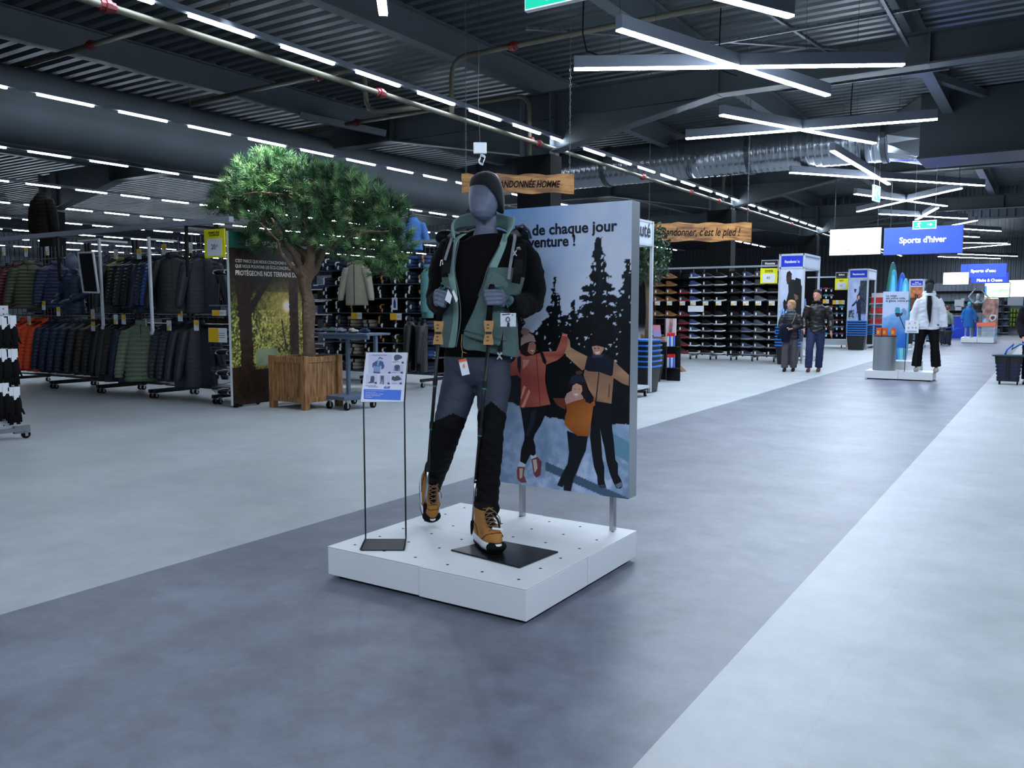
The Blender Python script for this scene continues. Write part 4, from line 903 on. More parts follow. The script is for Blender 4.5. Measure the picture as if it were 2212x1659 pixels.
# ================================================================ figure builder for the distant mannequins and shoppers
def oval(c, rx, ry, n=16, rot=0.0):
    cr, sr = math.cos(rot), math.sin(rot); out = []
    for k in range(n):
        x, y = rx*math.cos(2*math.pi*k/n), ry*math.sin(2*math.pi*k/n); out.append(Vector((c[0]+x*cr-y*sr, c[1]+x*sr+y*cr, c[2])))
    return out
def lathe_rings(mb, rows, rot=0.0, n=16): mb.rings([oval((x, y, z), rx, ry, n, rot) for x, y, z, rx, ry in rows])
class Fig:
    """local frame: faces -y, x to the viewer's right, z up; J holds joints in metres for a 1.75 m body"""
    def __init__(s, root, h=1.75, J=None, fem=False):
        s.root = root; s.k = h/1.75; s.fem = fem
        s.J = dict(hip=(0, 0, .93), lh=(-.085, 0, .90), rh=(.085, 0, .90), lk=(-.10, -.02, .49), rk=(.10, -.02, .49), la=(-.11, .02, .09), ra=(.11, .02, .09),
                   ch=(0, 0, 1.28), ls=(-.165, 0, 1.385), rs=(.165, 0, 1.385), le=(-.25, .02, 1.12), re=(.25, .02, 1.12), lw=(-.26, -.06, .87), rw=(.26, -.06, .87), neck=(0, 0, 1.46), head=(0, -.02, 1.62))
        if J: s.J.update(J)
        s.J = {k: Vector(v) for k, v in s.J.items()}
    def fin(s, mb, name, mat, vox=.014, matf=None, disp=None, parent=None):
        mb.v = [tuple(Vector(v)*s.k) for v in mb.v]; me = remeshed(mb, vox, 5); return skin_obj(name, me, mat, parent or s.root, (0, 0, 0), matf, disp)
    def foot(s, mb, a, yaw=0, g=0.0):
        R = Matrix.Rotation(yaw, 3, 'Z'); pts = [a+R @ Vector((0, .05, -.04)), a+R @ Vector((0, -.03, -.045)), a+R @ Vector((0, -.11, -.058)), a+R @ Vector((0, -.18, -.064))]
        mb.tube(pts, [.036+g, .043+g, .042+g, .030+g], 10, flat=.75)
    def hand(s, mb, w, e, spread=.0):
        d = (w-e).normalized(); side = d.cross(Vector((0, 1, 0))).normalized() if abs(d.y) < .9 else Vector((1, 0, 0))
        mb.tube([w, w+d*.05, w+d*.085], [.024, .032, .028], 10, flat=.6)
        for i, (o, L) in enumerate(((-.022, .068), (-.008, .08), (.007, .076), (.021, .062))):
            b = w+d*.08+Vector((0, 1, 0)).cross(d)*0+side*0+Vector((0, o*(1 if i else 1), 0)); mb.tube([b, b+d*L*.55+side*.004, b+d*L*.9+side*.016], [.0095, .009, .007], 6)
        mb.tube([w+d*.02+Vector((0, -.02, 0)), w+d*.05+Vector((0, -.042, 0)), w+d*.08+Vector((0, -.045, 0))], [.011, .011, .008], 6)
    def body(s, mat, face=True, yaw=0.0, vox=.011):
        J = s.J; mb = MB(); hx, hy, hz = J['head']; sw = .9 if s.fem else 1
        R = Matrix.Rotation(yaw, 3, 'Z')
        hr = [(0, 0, -.125, .035, .04), (0, 0, -.10, .055, .07), (0, 0, -.06, .066, .088), (0, 0, 0, .075, .097), (0, 0, .05, .077, .10), (0, 0, .09, .066, .085), (0, 0, .115, .040, .05), (0, 0, .124, .012, .014)]
        mb.rings([oval((hx, hy, hz+z), rx, ry, 18, yaw) for _, _, z, rx, ry in hr])
        if face:
            P = lambda x, y, z: Vector((hx, hy, hz))+R @ Vector((x, y, z))
            mb.tube([P(0, -.093, .02), P(0, -.108, -.012), P(0, -.112, -.028), P(0, -.094, -.038)], [.008, .011, .014, .010], 8)
            mb.tube([P(-.022, -.088, -.060), P(0, -.096, -.060), P(.022, -.088, -.060)], [.006, .009, .006], 6); mb.tube([P(-.022, -.078, -.098), P(0, -.084, -.10), P(.022, -.078, -.098)], .014, 6)
            for q in (-1, 1): mb.ell(P(q*.078, .005, -.012), (.012, .022, .032)); mb.tube([P(q*.045, -.082, .030), P(q*.015, -.092, .027)], .008, 6)
        mb.tube([J['neck']+Vector((0, .01, -.02)), (J['head']+J['neck'])/2+Vector((0, .01, 0)), J['head']+Vector((0, .01, -.05))], .052 if not s.fem else .045, 12)
        lathe_rings(mb, [(0, 0, J['hip'].z-.09, .13, .09), (0, 0, J['hip'].z, .155, .10), (0, 0, J['hip'].z+.14, .125, .085), (0, 0, J['ch'].z-.1, .135*sw, .09), (0, 0, J['ch'].z, .155*sw, .10), (0, 0, J['neck'].z-.08, .16*sw, .085), (0, 0, J['neck'].z-.01, .07, .06)])
        for q in 'lr':
            mb.tube([J[q+'s'], (J[q+'s']+J[q+'e'])/2, J[q+'e'], J[q+'w'].lerp(J[q+'e'], .45), J[q+'w']], [.048, .044, .036, .034, .024], 10); s.hand(mb, J[q+'w'], J[q+'e'])
            mb.tube([J[q+'h'], (J[q+'h']+J[q+'k'])/2, J[q+'k'], J[q+'a'].lerp(J[q+'k'], .65), J[q+'a']], [.085, .074, .052, .050, .034], 12); s.foot(mb, J[q+'a'])
        return s.fin(mb, 'body', mat, vox)
    def trousers(s, mat, g=.014, z0=.99, flare=0., ank=.05, name='trousers', vox=.013):
        J = s.J; mb = MB(); lathe_rings(mb, [(0, 0, z0, .155+g, .105+g), (0, 0, z0-.10, .165+g, .11+g), (0, 0, .80, .14+g, .10+g)])
        for q in 'lr':
            a = J[q+'a']+Vector((0, 0, ank-.05)); mb.tube([J[q+'h'], (J[q+'h']+J[q+'k'])/2, J[q+'k'], a.lerp(J[q+'k'], .5), a], [.092+g, .080+g, .060+g, .058+g+flare*.5, .050+g+flare], 14)
        return s.fin(mb, name, mat, vox, None, lambda c: .006*noise.noise(Vector((c.x*12, c.y*12, c.z*22))))
    def coat(s, mat, g=.022, hem=.78, name='jacket', flare=0., open_=0, vox=.013, quilt=0, hood=False, disp=.007, cuff=0.0):
        J = s.J; mb = MB(); nz_ = J['neck'].z
        lathe_rings(mb, [(0, 0, hem, .165+g+flare, .115+g+flare*.6), (0, 0, .95, .16+g+flare*.5, .11+g), (0, 0, 1.10, .14+g, .10+g), (0, 0, 1.28, .165+g*.8, .115+g), (0, 0, 1.37, .165+g*.5, .10+g*.8), (0, 0, 1.43, .11+g*.5, .08+g*.6), (0, 0, nz_-.015, .085+g*.5, .07+g*.5), (0, 0, nz_+.03, .066+g*.4, .062+g*.4)])
        for q in 'lr':
            w = J[q+'w'].lerp(J[q+'e'], .06+cuff); mb.tube([J[q+'s']+Vector((0, 0, -.005)), (J[q+'s']+J[q+'e'])/2, J[q+'e'], w.lerp(J[q+'e'], .4), w], [.047+g*.7, .050+g, .044+g, .041+g, .036+g*.8], 12)
        if hood: mb.tube([(-.10, .03, nz_+.0), (-.08, .09, nz_+.03), (0, .12, nz_+.04), (.08, .09, nz_+.03), (.10, .03, nz_)], [.03, .045, .05, .045, .03], 10)
        return s.fin(mb, name, mat, vox, None, lambda c: disp*noise.noise(Vector((c.x*9, c.y*9, c.z*20)))+(quilt*abs(math.sin(c.z*52)) if quilt else 0))
    def shoes(s, mat, g=.012, yaw=0):
        for q in 'lr':
            mb = MB(); s.foot(mb, s.J[q+'a'], yaw, g); s.fin(mb, 'shoe', mat, .011)
    def scarf(s, mat):
        J = s.J; mb = MB(); n = J['neck']; mb.tube([n+Vector((math.cos(t)*.075, math.sin(t)*.07, .02+.012*math.sin(3*t))) for t in [i*math.pi/6 for i in range(12)]], .036, 8, closed=True); return s.fin(mb, 'scarf', mat, .011)
    def hair(s, mat, rows, yaw=0.0, name='hair', keep=None):
        """a cap of hair: rows (z offset, rx, ry, y offset)"""
        hx, hy, hz = s.J['head']; mb = MB(); R = Matrix.Rotation(yaw, 3, 'Z')
        rs = []
        for z, rx, ry, yo in rows:
            o = R @ Vector((0, yo, 0)); rs.append(oval((hx+o.x, hy+o.y, hz+z), rx, ry, 18, yaw))
        mb.rings(rs); return s.fin(mb, name, mat, .009, None, lambda c: .003*noise.noise(c*60))
# ================================================================ hanging garments
_mesh = {}
def quilted_ring(z, rx, ry, q, n=18, x=0, y=0): return [(x+rx*math.cos(2*math.pi*k/n)*(1+q), y+ry*math.sin(2*math.pi*k/n)*(1+q*2), z) for k in range(n)]
def garment_meshes(kind):
    if kind in _mesh: return _mesh[kind]
    quilt, vest, L = {'puffer': (.11, 0, .68), 'shell': (0, 0, .74), 'vest': (.11, 1, .62), 'long': (.0, 0, .86)}[kind]
    mb = MB(); rs = []; N = 84 if quilt else 40
    for i in range(N+1):
        t = i/N; z = -.085-t*L; q = quilt*abs(math.sin(t*L/.052*math.pi)) if quilt else .01*math.sin(i*2.2)
        rx = np.interp(t, [0, .03, .10, .30, .8, 1], [.07, .12, .20, .215, .225, .225]); ry = np.interp(t, [0, .05, .2, .6, 1], [.045, .07, .085, .095, .085]); rs.append(quilted_ring(z, rx, ry, q if t > .06 else 0))
    mb.rings(rs)
    coll = [quilted_ring(z, rx, ry, 0) for z, rx, ry in ((-.11, .085, .062), (-.055, .078, .058), (-.03, .072, .052), (-.035, .060, .040))]
    mb.rings(coll)
    a = mb.build('g', black_metal).data; _o = [o for o in SC.objects if o.data == a][0]; bpy.data.objects.remove(_o)
    for p in a.polygons: p.use_smooth = True
    sl = []
    if not vest:
        for s in (-1, 1):
            mb = MB(); rs = []; n2 = 66 if quilt else 26
            for i in range(n2+1):
                t = i/n2; r = np.interp(t, [0, .15, .5, .9, 1], [.075, .082, .068, .056, .045])*(1+(quilt*1.6*abs(math.sin(t*.6/.052*math.pi)) if quilt else .02*math.sin(i*1.9)))
                x = s*(.175+.11*t+.03*math.sin(t*2)); y = -.035*t; z = -.155-.56*t*(L/.68)**.5
                rs.append([(x+r*math.cos(2*math.pi*k/12), y+r*1.05*math.sin(2*math.pi*k/12), z) for k in range(12)])
            mb.rings(rs); o = mb.build('g', black_metal, smooth=True); sl.append(o.data); bpy.data.objects.remove(o)
    mb = MB(); mb.tube([(0, 0, .012), (.018, 0, .022), (.016, 0, .045), (-.006, 0, .05), (-.012, 0, .035)][::-1] and [(0, 0, -.06), (0, 0, .005), (.02, 0, .022), (.012, 0, .042), (-.012, 0, .040)], .004, 5); mb.tube([(-.19, 0, -.12), (0, 0, -.055), (.19, 0, -.12)], .009, 6)
    h = mb.build('g', black_metal); hd = h.data; bpy.data.objects.remove(h)
    mb = MB(); mb.tube([(0, 0, -.085), (0, 0, -.085-L+.01)], .006, 4); z = mb.build('g', black_metal); zd = z.data; bpy.data.objects.remove(z)
    _mesh[kind] = (a, sl, hd, zd); return _mesh[kind]
def obj_of(me, name, parent, mat):
    o = bpy.data.objects.new(name, me); SC.collection.objects.link(o); o.parent = parent
    if not me.materials: me.materials.append(mat)
    o.material_slots[0].link = 'OBJECT'; o.material_slots[0].material = mat; return o
tag_me = MB(); tag_me.bx((-.022, -.001, -.07), (.022, .001, 0)); _t = tag_me.build('t', paper_white); tag_data = _t.data; bpy.data.objects.remove(_t)
hanger_mat = pm('dark plastic hanger', (20, 20, 22), .5)
def garment(name, label, cat, kind, loc, yaw, mat, group, tagz=None, scale=1.0):
    a, sl, hd, zd = garment_meshes(kind)
    r = thing(name, label, cat, loc, yaw, group); r.scale = scale if isinstance(scale, tuple) else (scale,)*3
    obj_of(a, 'body', r, mat)
    for m in sl: obj_of(m, 'sleeve', r, mat)
    obj_of(hd, 'hanger', r, hanger_mat)
    z = obj_of(zd, 'zip', r, black_plastic); z.location = (0, -.092, 0)
    if tagz is not None: t = obj_of(tag_data, 'price_tag', r, paper_white); t.location = (.06, -.115, tagz)
    return r
def fab(nm, rgb, rough=.45): return pm(nm, rgb, rough, 0, .18, 14, bump=.25, bscale=30)
G = dict(orange=fab('orange down fabric', (232, 78, 30)), navy=fab('navy down fabric', (26, 36, 66)), ink=fab('ink blue down fabric', (30, 44, 64)), black=fab('black down fabric', (13, 13, 15)), grey=fab('charcoal down fabric', (44, 47, 56)),
         brown=fab('brown down fabric', (44, 34, 22)), olive=fab('olive down fabric', (70, 76, 52)), lime=fab('yellow-olive down fabric', (116, 132, 62)), sage=fab('grey-green padded fabric', (104, 118, 96)), wine=fab('burgundy down fabric', (88, 24, 42)),
         blue=fab('royal blue down fabric', (44, 76, 150)), steel=fab('slate padded fabric', (36, 42, 52)), teal=fab('teal fleece', (62, 110, 108), .8), bluep=fab('bright blue polo knit', (62, 112, 176), .8), cream=fab('cream fleece knit', (150, 146, 128), .85))
RY = 7.95; ZU, ZL = 2.22, 1.24
def rackx(px, z=1.5): return ON(px, 620, 1, RY).x
# the wheeled racks the jackets hang on
wire = pm('grey wire grid', (92, 98, 104), .4, .5, .05)
def caster(parent, x, y, off=(0, 0, 0), r=.04):
    mb = MB(); mb.cyl((x-.012, y, r), (x+.012, y, r), r, n=14); mb.build('wheel', black_rubber, parent, off=off)
    mb = MB(); mb.box((x, y+.005, r*2+.012), (.036, .05, .02)); mb.box((x-.018, y, r*1.3), (.004, .03, r*1.5)); mb.box((x+.018, y, r*1.3), (.004, .03, r*1.5)); mb.build('caster_fork', chrome, parent, off=off)
def ticket(parent, p, w=.11, h=.15, yel='left', off=(0, 0, 0)):
    mb = MB(); x, y, z = p
    mb.bx((x-w/2, y, z-h/2), (x+w/2, y+.002, z+h/2))
    if yel == 'left': mb.bx((x-w/2+.004, y-.001, z-h/2+.004), (x-w*.02, y, z-h*.05), 1)
    elif yel == 'top': mb.bx((x-w/2+.004, y-.001, z+h*.05), (x+w/2-.004, y, z+h/2-.004), 1)
    elif yel == 'strip': mb.bx((x-w/2+.003, y-.001, z-h/2+.003), (x+w*.05, y, z+h/2-.003), 1)
    for k in range(3): mb.bx((x+w*.05, y-.0012, z+h*(.12-.14*k)), (x+w*.38, y, z+h*(.15-.14*k)), 2)
    return mb.build('price_ticket', [paper_white, price_yellow, print_black], parent, off=off)
def T(*pxs): return pxs
racks = [(-15.9, -14.35, 'left end rack of the jacket row, burgundy and dark jackets above orange ones'), (-14.3, -12.95, 'second rack of the jacket row, behind the navy torso form and navy jackets'), (-12.9, -11.55, 'third rack of the jacket row, with the white sloping mirror post'), (-11.5, -10.05, 'fourth rack of the jacket row, with the grey-green front-facing jacket')]
tickets = [[(8, 543), (56, 545), (63, 692)], [(102, 542), (94, 660), (144, 662), (126, 673)], [(200, 678), (201, 705), (250, 690), (267, 690), (250, 549), (300, 549)], [(312, 700), (354, 539), (410, 535), (389, 683), (365, 703), (424, 703)]]
for i, (x0, x1, lab) in enumerate(racks):
    cx = (x0+x1)/2; R0 = thing('clothes_rack', lab, 'clothes rack', (cx, RY+.15, 0), 0, 'wheeled racks of the jacket row'); hw = (x1-x0)/2
    for s in (-1, 1):
        mb = MB(); mb.box((s*(hw-.03), .35, 1.30), (.05, .04, 2.42)); mb.build('post', black_metal, R0)
        mb = MB(); mb.box((s*(hw-.03), 0, .11), (.05, .80, .05)); mb.build('foot_bar', black_metal, R0)
        for yy in (-.36, .36): caster(R0, s*(hw-.03), yy)
    for z in (ZU+.002, ZL+.002):
        mb = MB(); mb.cyl((-hw+.02, -.15, z), (hw-.02, -.15, z), .012, n=10); mb.build('hanging_bar', chrome, R0)
        for s in (-1, 1):
            mb = MB(); mb.box((s*(hw-.03), .1, z), (.02, .52, .03)); mb.build('bracket', black_metal, R0)
    mb = MB()
    for z in np.arange(1.2, 2.50, .1): mb.box((0, .37, z), (2*hw, .006, .006))
    for x in np.arange(-hw, hw+.01, .12): mb.box((x, .37, 1.85), (.006, .006, 1.3))
    mb.build('wire_grid', wire, R0)
    for z in (.2, 1.13):
        mb = MB(); mb.box((0, .05, z), (2*hw-.06, .5, .02)); mb.build('shelf', black_metal, R0)
    for k, (px, py) in enumerate(tickets[i]):
        p = ON(px, py, 1, RY-.28); ticket(R0, (p.x-cx, p.y-RY-.15, p.z), yel=('left', 'top')[k % 2])
mb = MB(); a, b = ON(0, 517, 1, 7.30), ON(500, 488, 1, 7.30); mb.tube([(-17, 7.30, a.z), (b.x, 7.30, a.z)], .05, 4)
root = thing('header_rail', 'long pale grey header rail running over the top of the jacket racks', 'rail', (-13, 7.3, 2.6)); mb.build('rail', pm('pale grey rail', (150, 158, 166), .4, .3), root, off=(-13, 7.3, 2.6))
for x in (-16.4, -13.2, -10.0):
    mb = MB(); mb.box((x, 7.3, a.z/2+.9), (.04, .03, a.z-1.8)); mb.box((x, 7.8, 2.5), (.03, 1.0, .03)); mb.build('support', black_metal, root, off=(-13, 7.3, 2.6))
up = [(8, 'grey', 'puffer', .35, 'dark grey quilted jacket at the left edge of the upper row'), (26, 'black', 'puffer', .25, 'black quilted jacket beside the burgundy ones in the upper row'), (40, 'wine', 'puffer', .3, 'darker burgundy quilted jacket, left of its twin in the upper row'),
      (61, 'wine', 'puffer', .5, 'burgundy quilted jacket nearest the olive one in the upper row'), (82, 'black', 'puffer', .2, 'black quilted jacket behind the olive one in the upper row'), (103, 'olive', 'puffer', .95, 'dark olive quilted jacket turned to the front in the upper row'), (122, 'navy', 'puffer', .2, 'navy quilted jacket left of the torso form in the upper row'),
      (256, 'grey', 'shell', .35, 'pale-hooded grey jacket behind the yellow-olive vest'), (266, 'lime', 'vest', .85, 'yellow-olive quilted vest hanging in the upper row'), (284, 'black', 'puffer', .35, 'black quilted jacket right of the yellow-olive vest'), (300, 'grey', 'puffer', .4, 'charcoal quilted jacket left of the second white post'),
      (314, 'black', 'puffer', .2, 'black quilted jacket behind the second white post'), (330, 'navy', 'shell', .25, 'dark navy jacket just right of the second white post'), (345, 'ink', 'puffer', .4, 'dull blue jacket left of the royal blue one'), (362, 'blue', 'puffer', .5, 'royal blue quilted jacket in the upper row'),
      (384, 'black', 'shell', .4, 'black jacket between the royal blue one and the large dark one'), (412, 'black', 'shell', 1.15, 'large black padded jacket turned to the front, upper row'), (438, 'grey', 'shell', .5, 'dark jacket at the right end of the upper row by the wire baskets')]
lo = [(58, 'orange', 'puffer', .30, 'orange down jacket, leftmost of the orange ones'), (74, 'orange', 'puffer', .34, 'orange down jacket, second of the orange ones from the left'), (90, 'orange', 'puffer', .38, 'orange down jacket, third of the orange ones from the left'), (105, 'orange', 'puffer', .42, 'orange down jacket next to the navy ones'),
      (120, 'navy', 'puffer', .35, 'navy down jacket next to the orange ones'), (137, 'navy', 'puffer', .4, 'navy down jacket, second after the orange ones'), (155, 'ink', 'puffer', .45, 'ink-blue down jacket, third after the orange ones'), (173, 'ink', 'puffer', .6, 'ink-blue down jacket, fourth after the orange ones'),
      (194, 'steel', 'puffer', .5, 'slate quilted jacket with a white tag after the ink-blue ones'), (213, 'brown', 'puffer', .4, 'dark brown quilted jacket right of the slate one'), (229, 'black', 'puffer', .3, 'black jacket right of the dark brown one, lower row'), (244, 'black', 'shell', .35, 'black jacket left of the pale-hooded one, lower row'),
      (258, 'grey', 'shell', .3, 'black jacket with a pale grey hood, lower row'), (272, 'brown', 'puffer', .4, 'brown quilted jacket between two dark ones, lower row'), (288, 'navy', 'shell', .4, 'dark navy jacket with a red-brown tag, lower row'), (304, 'black', 'shell', .3, 'black jacket hidden partly by the grey-green one'),
      (346, 'sage', 'puffer', 1.05, 'grey-green padded jacket turned to the front, lower row'), (376, 'grey', 'puffer', .5, 'charcoal jacket just right of the grey-green one'), (394, 'steel', 'puffer', .5, 'slate padded jacket, second right of the grey-green one'), (412, 'grey', 'shell', .55, 'dark grey jacket with a bright tag at its hem'), (432, 'steel', 'shell', .5, 'slate hooded jacket at the right end of the lower row')]
for L_, z, grp in ((up, ZU, 'jackets on the upper bar of the racks'), (lo, ZL, 'jackets on the lower bar of the racks')):
    for k, (px, c, kind, yw, lab) in enumerate(L_):
        x = ON(px, 620 if z > 1.5 else 760, 1, RY).x
        garment('hanging_jacket', lab, 'jacket', kind, (x, RY-(.30 if yw > .9 else 0), z), (.85 if yw > .9 else math.pi/2-yw*.8), G[c], grp, -.30 if k % 3 == 0 else None, 1.12 if z > 1.5 else (1.10, 1.10, 1.27))
# two white posts and the leaning mirror
for (a, b, lab) in (((214, 515), (220, 703), 'white post beside the leaning mirror'), ((321, 512), (327, 714), 'white post in front of the black jackets, right of the mirror')):
    A = ON(*a, 1, 7.25); B = ON(*b, 1, 7.25); r = thing('white_post', lab, 'post', A)
    mb = MB(); mb.tube([(A.x, 7.25, A.z), (A.x+.01, 7.25, B.z), (A.x-.02, 7.25, B.z-.05)], .024, 4); mb.tube([(A.x, 7.25, A.z-.015), (A.x-.55, 7.25, A.z-.015)], .018, 4) if a[0] < 300 else None
    mb.tube([(A.x, 7.25, A.z-.03), (A.x, 7.7, A.z-.03)], .02, 4)
    mb.build('post', white_metal, r, off=A)
M0 = [ON(169, 546, 1, 7.18), ON(201, 545, 1, 7.18), ON(213, 632, 1, 7.18), ON(181, 631, 1, 7.18)]
r = thing('leaning_mirror', 'narrow dark mirror in a white frame leaning beside the white post', 'mirror', M0[3])
mb = MB()
for i in range(4): mb.tube([M0[i], M0[(i+1) % 4]], .018, 4)
mb.build('frame', white_metal, r, off=M0[3]); mb = MB(); mb.add([p+Vector((0, y, 0)) for y in (0, .012) for p in M0], [(0,1,2,3),(7,6,5,4),(0,1,5,4),(1,2,6,5),(2,3,7,6),(3,0,4,7)]); mb.build('glass', pm('dark mirror glass', (16, 18, 22), .08, .9, 0), r, off=M0[3])
# torso form in navy jacket, hollow brown jacket above the rail
def torso_form(name, lab, loc, rz, mat, head=True, hands=True, h=1.75, kind=.006, short=False, cut=.75):
    r = thing(name, lab, 'display form', loc, rz); f = Fig(r, h, dict(le=(-.25, .0, 1.10), re=(.25, .0, 1.10), lw=(-.20, -.16, 1.02) if hands else (-.27, .0, .86), rw=(.12, -.20, 1.02) if hands else (.27, .0, .86)))
    mb = MB(); J = f.J
    if head:
        mb.ell(J['head'], (.078, .098, .125), 18, 12); mb.tube([J['neck'], J['head']], .05, 12)
    lathe_rings(mb, [(0, 0, cut+.04, .13, .09), (0, 0, 1.1, .125, .085), (0, 0, 1.28, .155, .10), (0, 0, 1.40, .16, .085), (0, 0, 1.46, .06, .055)])
    if hands:
        for q in 'lr': mb.tube([J[q+'s'], J[q+'e'], J[q+'w']], [.045, .035, .024], 8); f.hand(mb, J[q+'w'], J[q+'e'])
    f.fin(mb, 'form', skin_grey if head else hanger_mat, .013)
    f.coat(mat, .02, cut, 'garment', quilt=kind, cuff=.62 if short else 0)
    return r
x = ON(158, 600, 1, 7.45).x
torso_form('torso_form', 'grey headed torso form wearing a navy quilted jacket, hands at its waist', (x, 7.45, .47), .2, G['navy'], h=1.78, cut=.80)
pt_ = ON(84, 545, 1, 7.9); torso_form('torso_form', 'headless brown quilted jacket form standing above the header rail at left', (pt_.x, 8.0, 1.75), .15, pm('brown black down fabric', (26, 20, 13), .6), head=False, hands=False, h=1.9, cut=.80)
pt_ = ON(886, 553, 1, 11.6); torso_form('torso_form', 'headless bright blue short-sleeved polo form above the folded trousers', (pt_.x, 11.7, 1.60), .45, G['bluep'], head=False, hands=False, h=1.62, kind=0, short=True, cut=.86)
pt_ = ON(771, 645, 1, 11.15); garment('hanging_fleece', 'cream half-zip fleece hanging in front of the folded trousers', 'fleece', 'shell', (pt_.x, 11.15, 2.25), .25, G['cream'], None, None, 1.0)
pt_ = ON(920, 690, 1, 10.9); garment('hanging_sweatshirt', 'teal sweatshirt hanging at the right end of the folded trousers', 'sweatshirt', 'shell', (pt_.x, 10.95, 2.12), -.95, G['teal'], None, None, 1.1)
pt_ = ON(900, 720, 1, 10.7)
for k, (px, z, lab) in enumerate(((905, 1.25, 'black trousers hanging low behind the mannequin, right one'), (880, 1.25, 'black trousers hanging low behind the mannequin, left one'))):
    q = ON(px, 720, 1, 10.9); garment('hanging_trousers', lab, 'trousers', 'long', (q.x, 10.98, z), -1.0, G['black'], 'black trousers hanging behind the mannequin')
# wire basket column by the forest panel
BX0, BX1, BY = -10.02, -9.56, 7.72
r = thing('basket_column', 'column of wire baskets holding gloves beside the forest panel', 'basket rack', (-9.79, BY+.2, 0)); off = Vector((-9.79, BY+.2, 0))
for x in (BX0+.01, BX1-.01):
    mb = MB(); mb.box((x, BY+.32, 1.22), (.04, .03, 2.36)); mb.build('post', black_metal, r, off=off); caster(r, x, BY+.05, off); caster(r, x, BY+.36, off)
mb = MB()
for z in np.arange(.3, 2.3, .08): mb.box((BX1+.01, BY+.15, z), (.006, .30, .006))
for y in (BY, BY+.15, BY+.3): mb.box((BX1+.01, y, 1.3), (.006, .006, 2.1))
mb.build('side_grid', wire, r, off=off)
def zat(py, X, Y): d = ON(466, py, 1, Y); return d.z
bz = [zat(y, 0, BY) for y in (594, 736, 766, 810, 850)]
for k, z in enumerate(bz):
    mb = MB(); x0, x1 = BX0+.03, BX1-.03
    for yy, zz in ((BY, z), (BY-.10, z+.07), (BY-.10, z+.11)): mb.tube([(x0, yy, zz), (x1, yy, zz)], .005, 4)
    for x in (x0, x1): mb.tube([(x, BY+.28, z), (x, BY, z), (x, BY-.10, z+.07), (x, BY-.10, z+.11), (x, BY+.28, z+.15)], .005, 4)
    for t in range(14): x = x0+(x1-x0)*t/13; mb.tube([(x, BY+.28, z), (x, BY, z), (x, BY-.10, z+.07), (x, BY-.10, z+.11)], .0022, 3)
    mb.build('wire_basket', wire, r, off=off)
mb = MB(); z = zat(660, 0, BY); mb.box(((BX0+BX1)/2, BY+.1, z), (BX1-BX0, .35, .02)); mb.build('shelf', grey_metal, r, off=off)
p = ON(470, 724, 1, BY-.12); ticket(r, tuple(p), .40, .20, 'strip', off); p = ON(473, 676, 1, BY-.09); ticket(r, tuple(p), .30, .08, 'strip', off)
glove = pm('black glove fabric', (15, 15, 17), .8); gm = MB(); gm.ell((0, 0, .03), (.085, .12, .035), 12, 6); _o = gm.build('g', glove, smooth=True); gd = _o.data; bpy.data.objects.remove(_o)
gm = MB(); gm.tube([(-.02, -.115, .012), (-.02, -.09, .052), (-.02, 0, .068), (-.02, .06, .06)], .018, 6, flat=.2); _o = gm.build('g', paper_white); bd = _o.data; bpy.data.objects.remove(_o)
pos = ['top', 'second', 'third', 'fourth', 'lowest']
for k, z in enumerate(bz):
    for j, s in enumerate((-1, 1)):
        g_ = thing('folded_gloves', f'folded black gloves with white band, {("left", "right")[j]} bundle in the {pos[k]} wire basket', 'gloves', (-9.79+s*.095, BY+.05, z+.005), .3*s, 'glove bundles in the wire baskets')
        obj_of(gd, 'gloves', g_, glove); obj_of(bd, 'band', g_, paper_white)
A = ON(463, 640, 1, BY+.05); g_ = thing('hanging_pouch', 'transparent hanging pack standing on the grey shelf of the basket column', 'pack', (A.x, BY+.05, zat(660, 0, BY)+.011), .2)
mb = MB(); mb.prism([(-.04, 0), (.06, 0), (.05, .3), (-.02, .32)], (0, 0, 0), (1, 0, 0), (0, .15, 1), (0, .02, 0)); mb.build('pack', pm('smoky plastic pack', (52, 56, 70), .25), g_)
# yellow price board
r = thing('price_board', 'yellow price board reading 20 euros above the wire baskets', 'price board', ON(464, 526, 1, 7.45)); c = ON(464, 526, 1, 7.45)
a, b = ON(441, 496, 1, 7.45), ON(487, 555, 1, 7.45); wd, hg = b.x-a.x, a.z-b.z
mb = MB(); mb.box((0, 0, 0), (wd, .012, hg)); mb.build('board', bright_yellow, r); mb = MB(); mb.box((0, -.008, -hg*.13), (wd*.72, .003, hg*.60)); mb.build('insert', paper_white, r)
mb = MB(); mb.box((0, .03, hg*.5+.02), (.02, .06, .1)); mb.build('clip', black_metal, r)
lettering('lettering', [('PREMIER PRIX', 0, hg*.345, .038, .0005, 0, 'CENTER', None), ('TECHNIQUE', 0, hg*.255, .038, .0005, 0, 'CENTER', None), ('20', -.02, -hg*.2, .095, 0, 0, 'CENTER', None), ('€', .055, -hg*.13, .04, 0, 0, 'CENTER', None)], (0, -.011, 0), (1, 0, 0), (0, 0, 1), print_black, r)
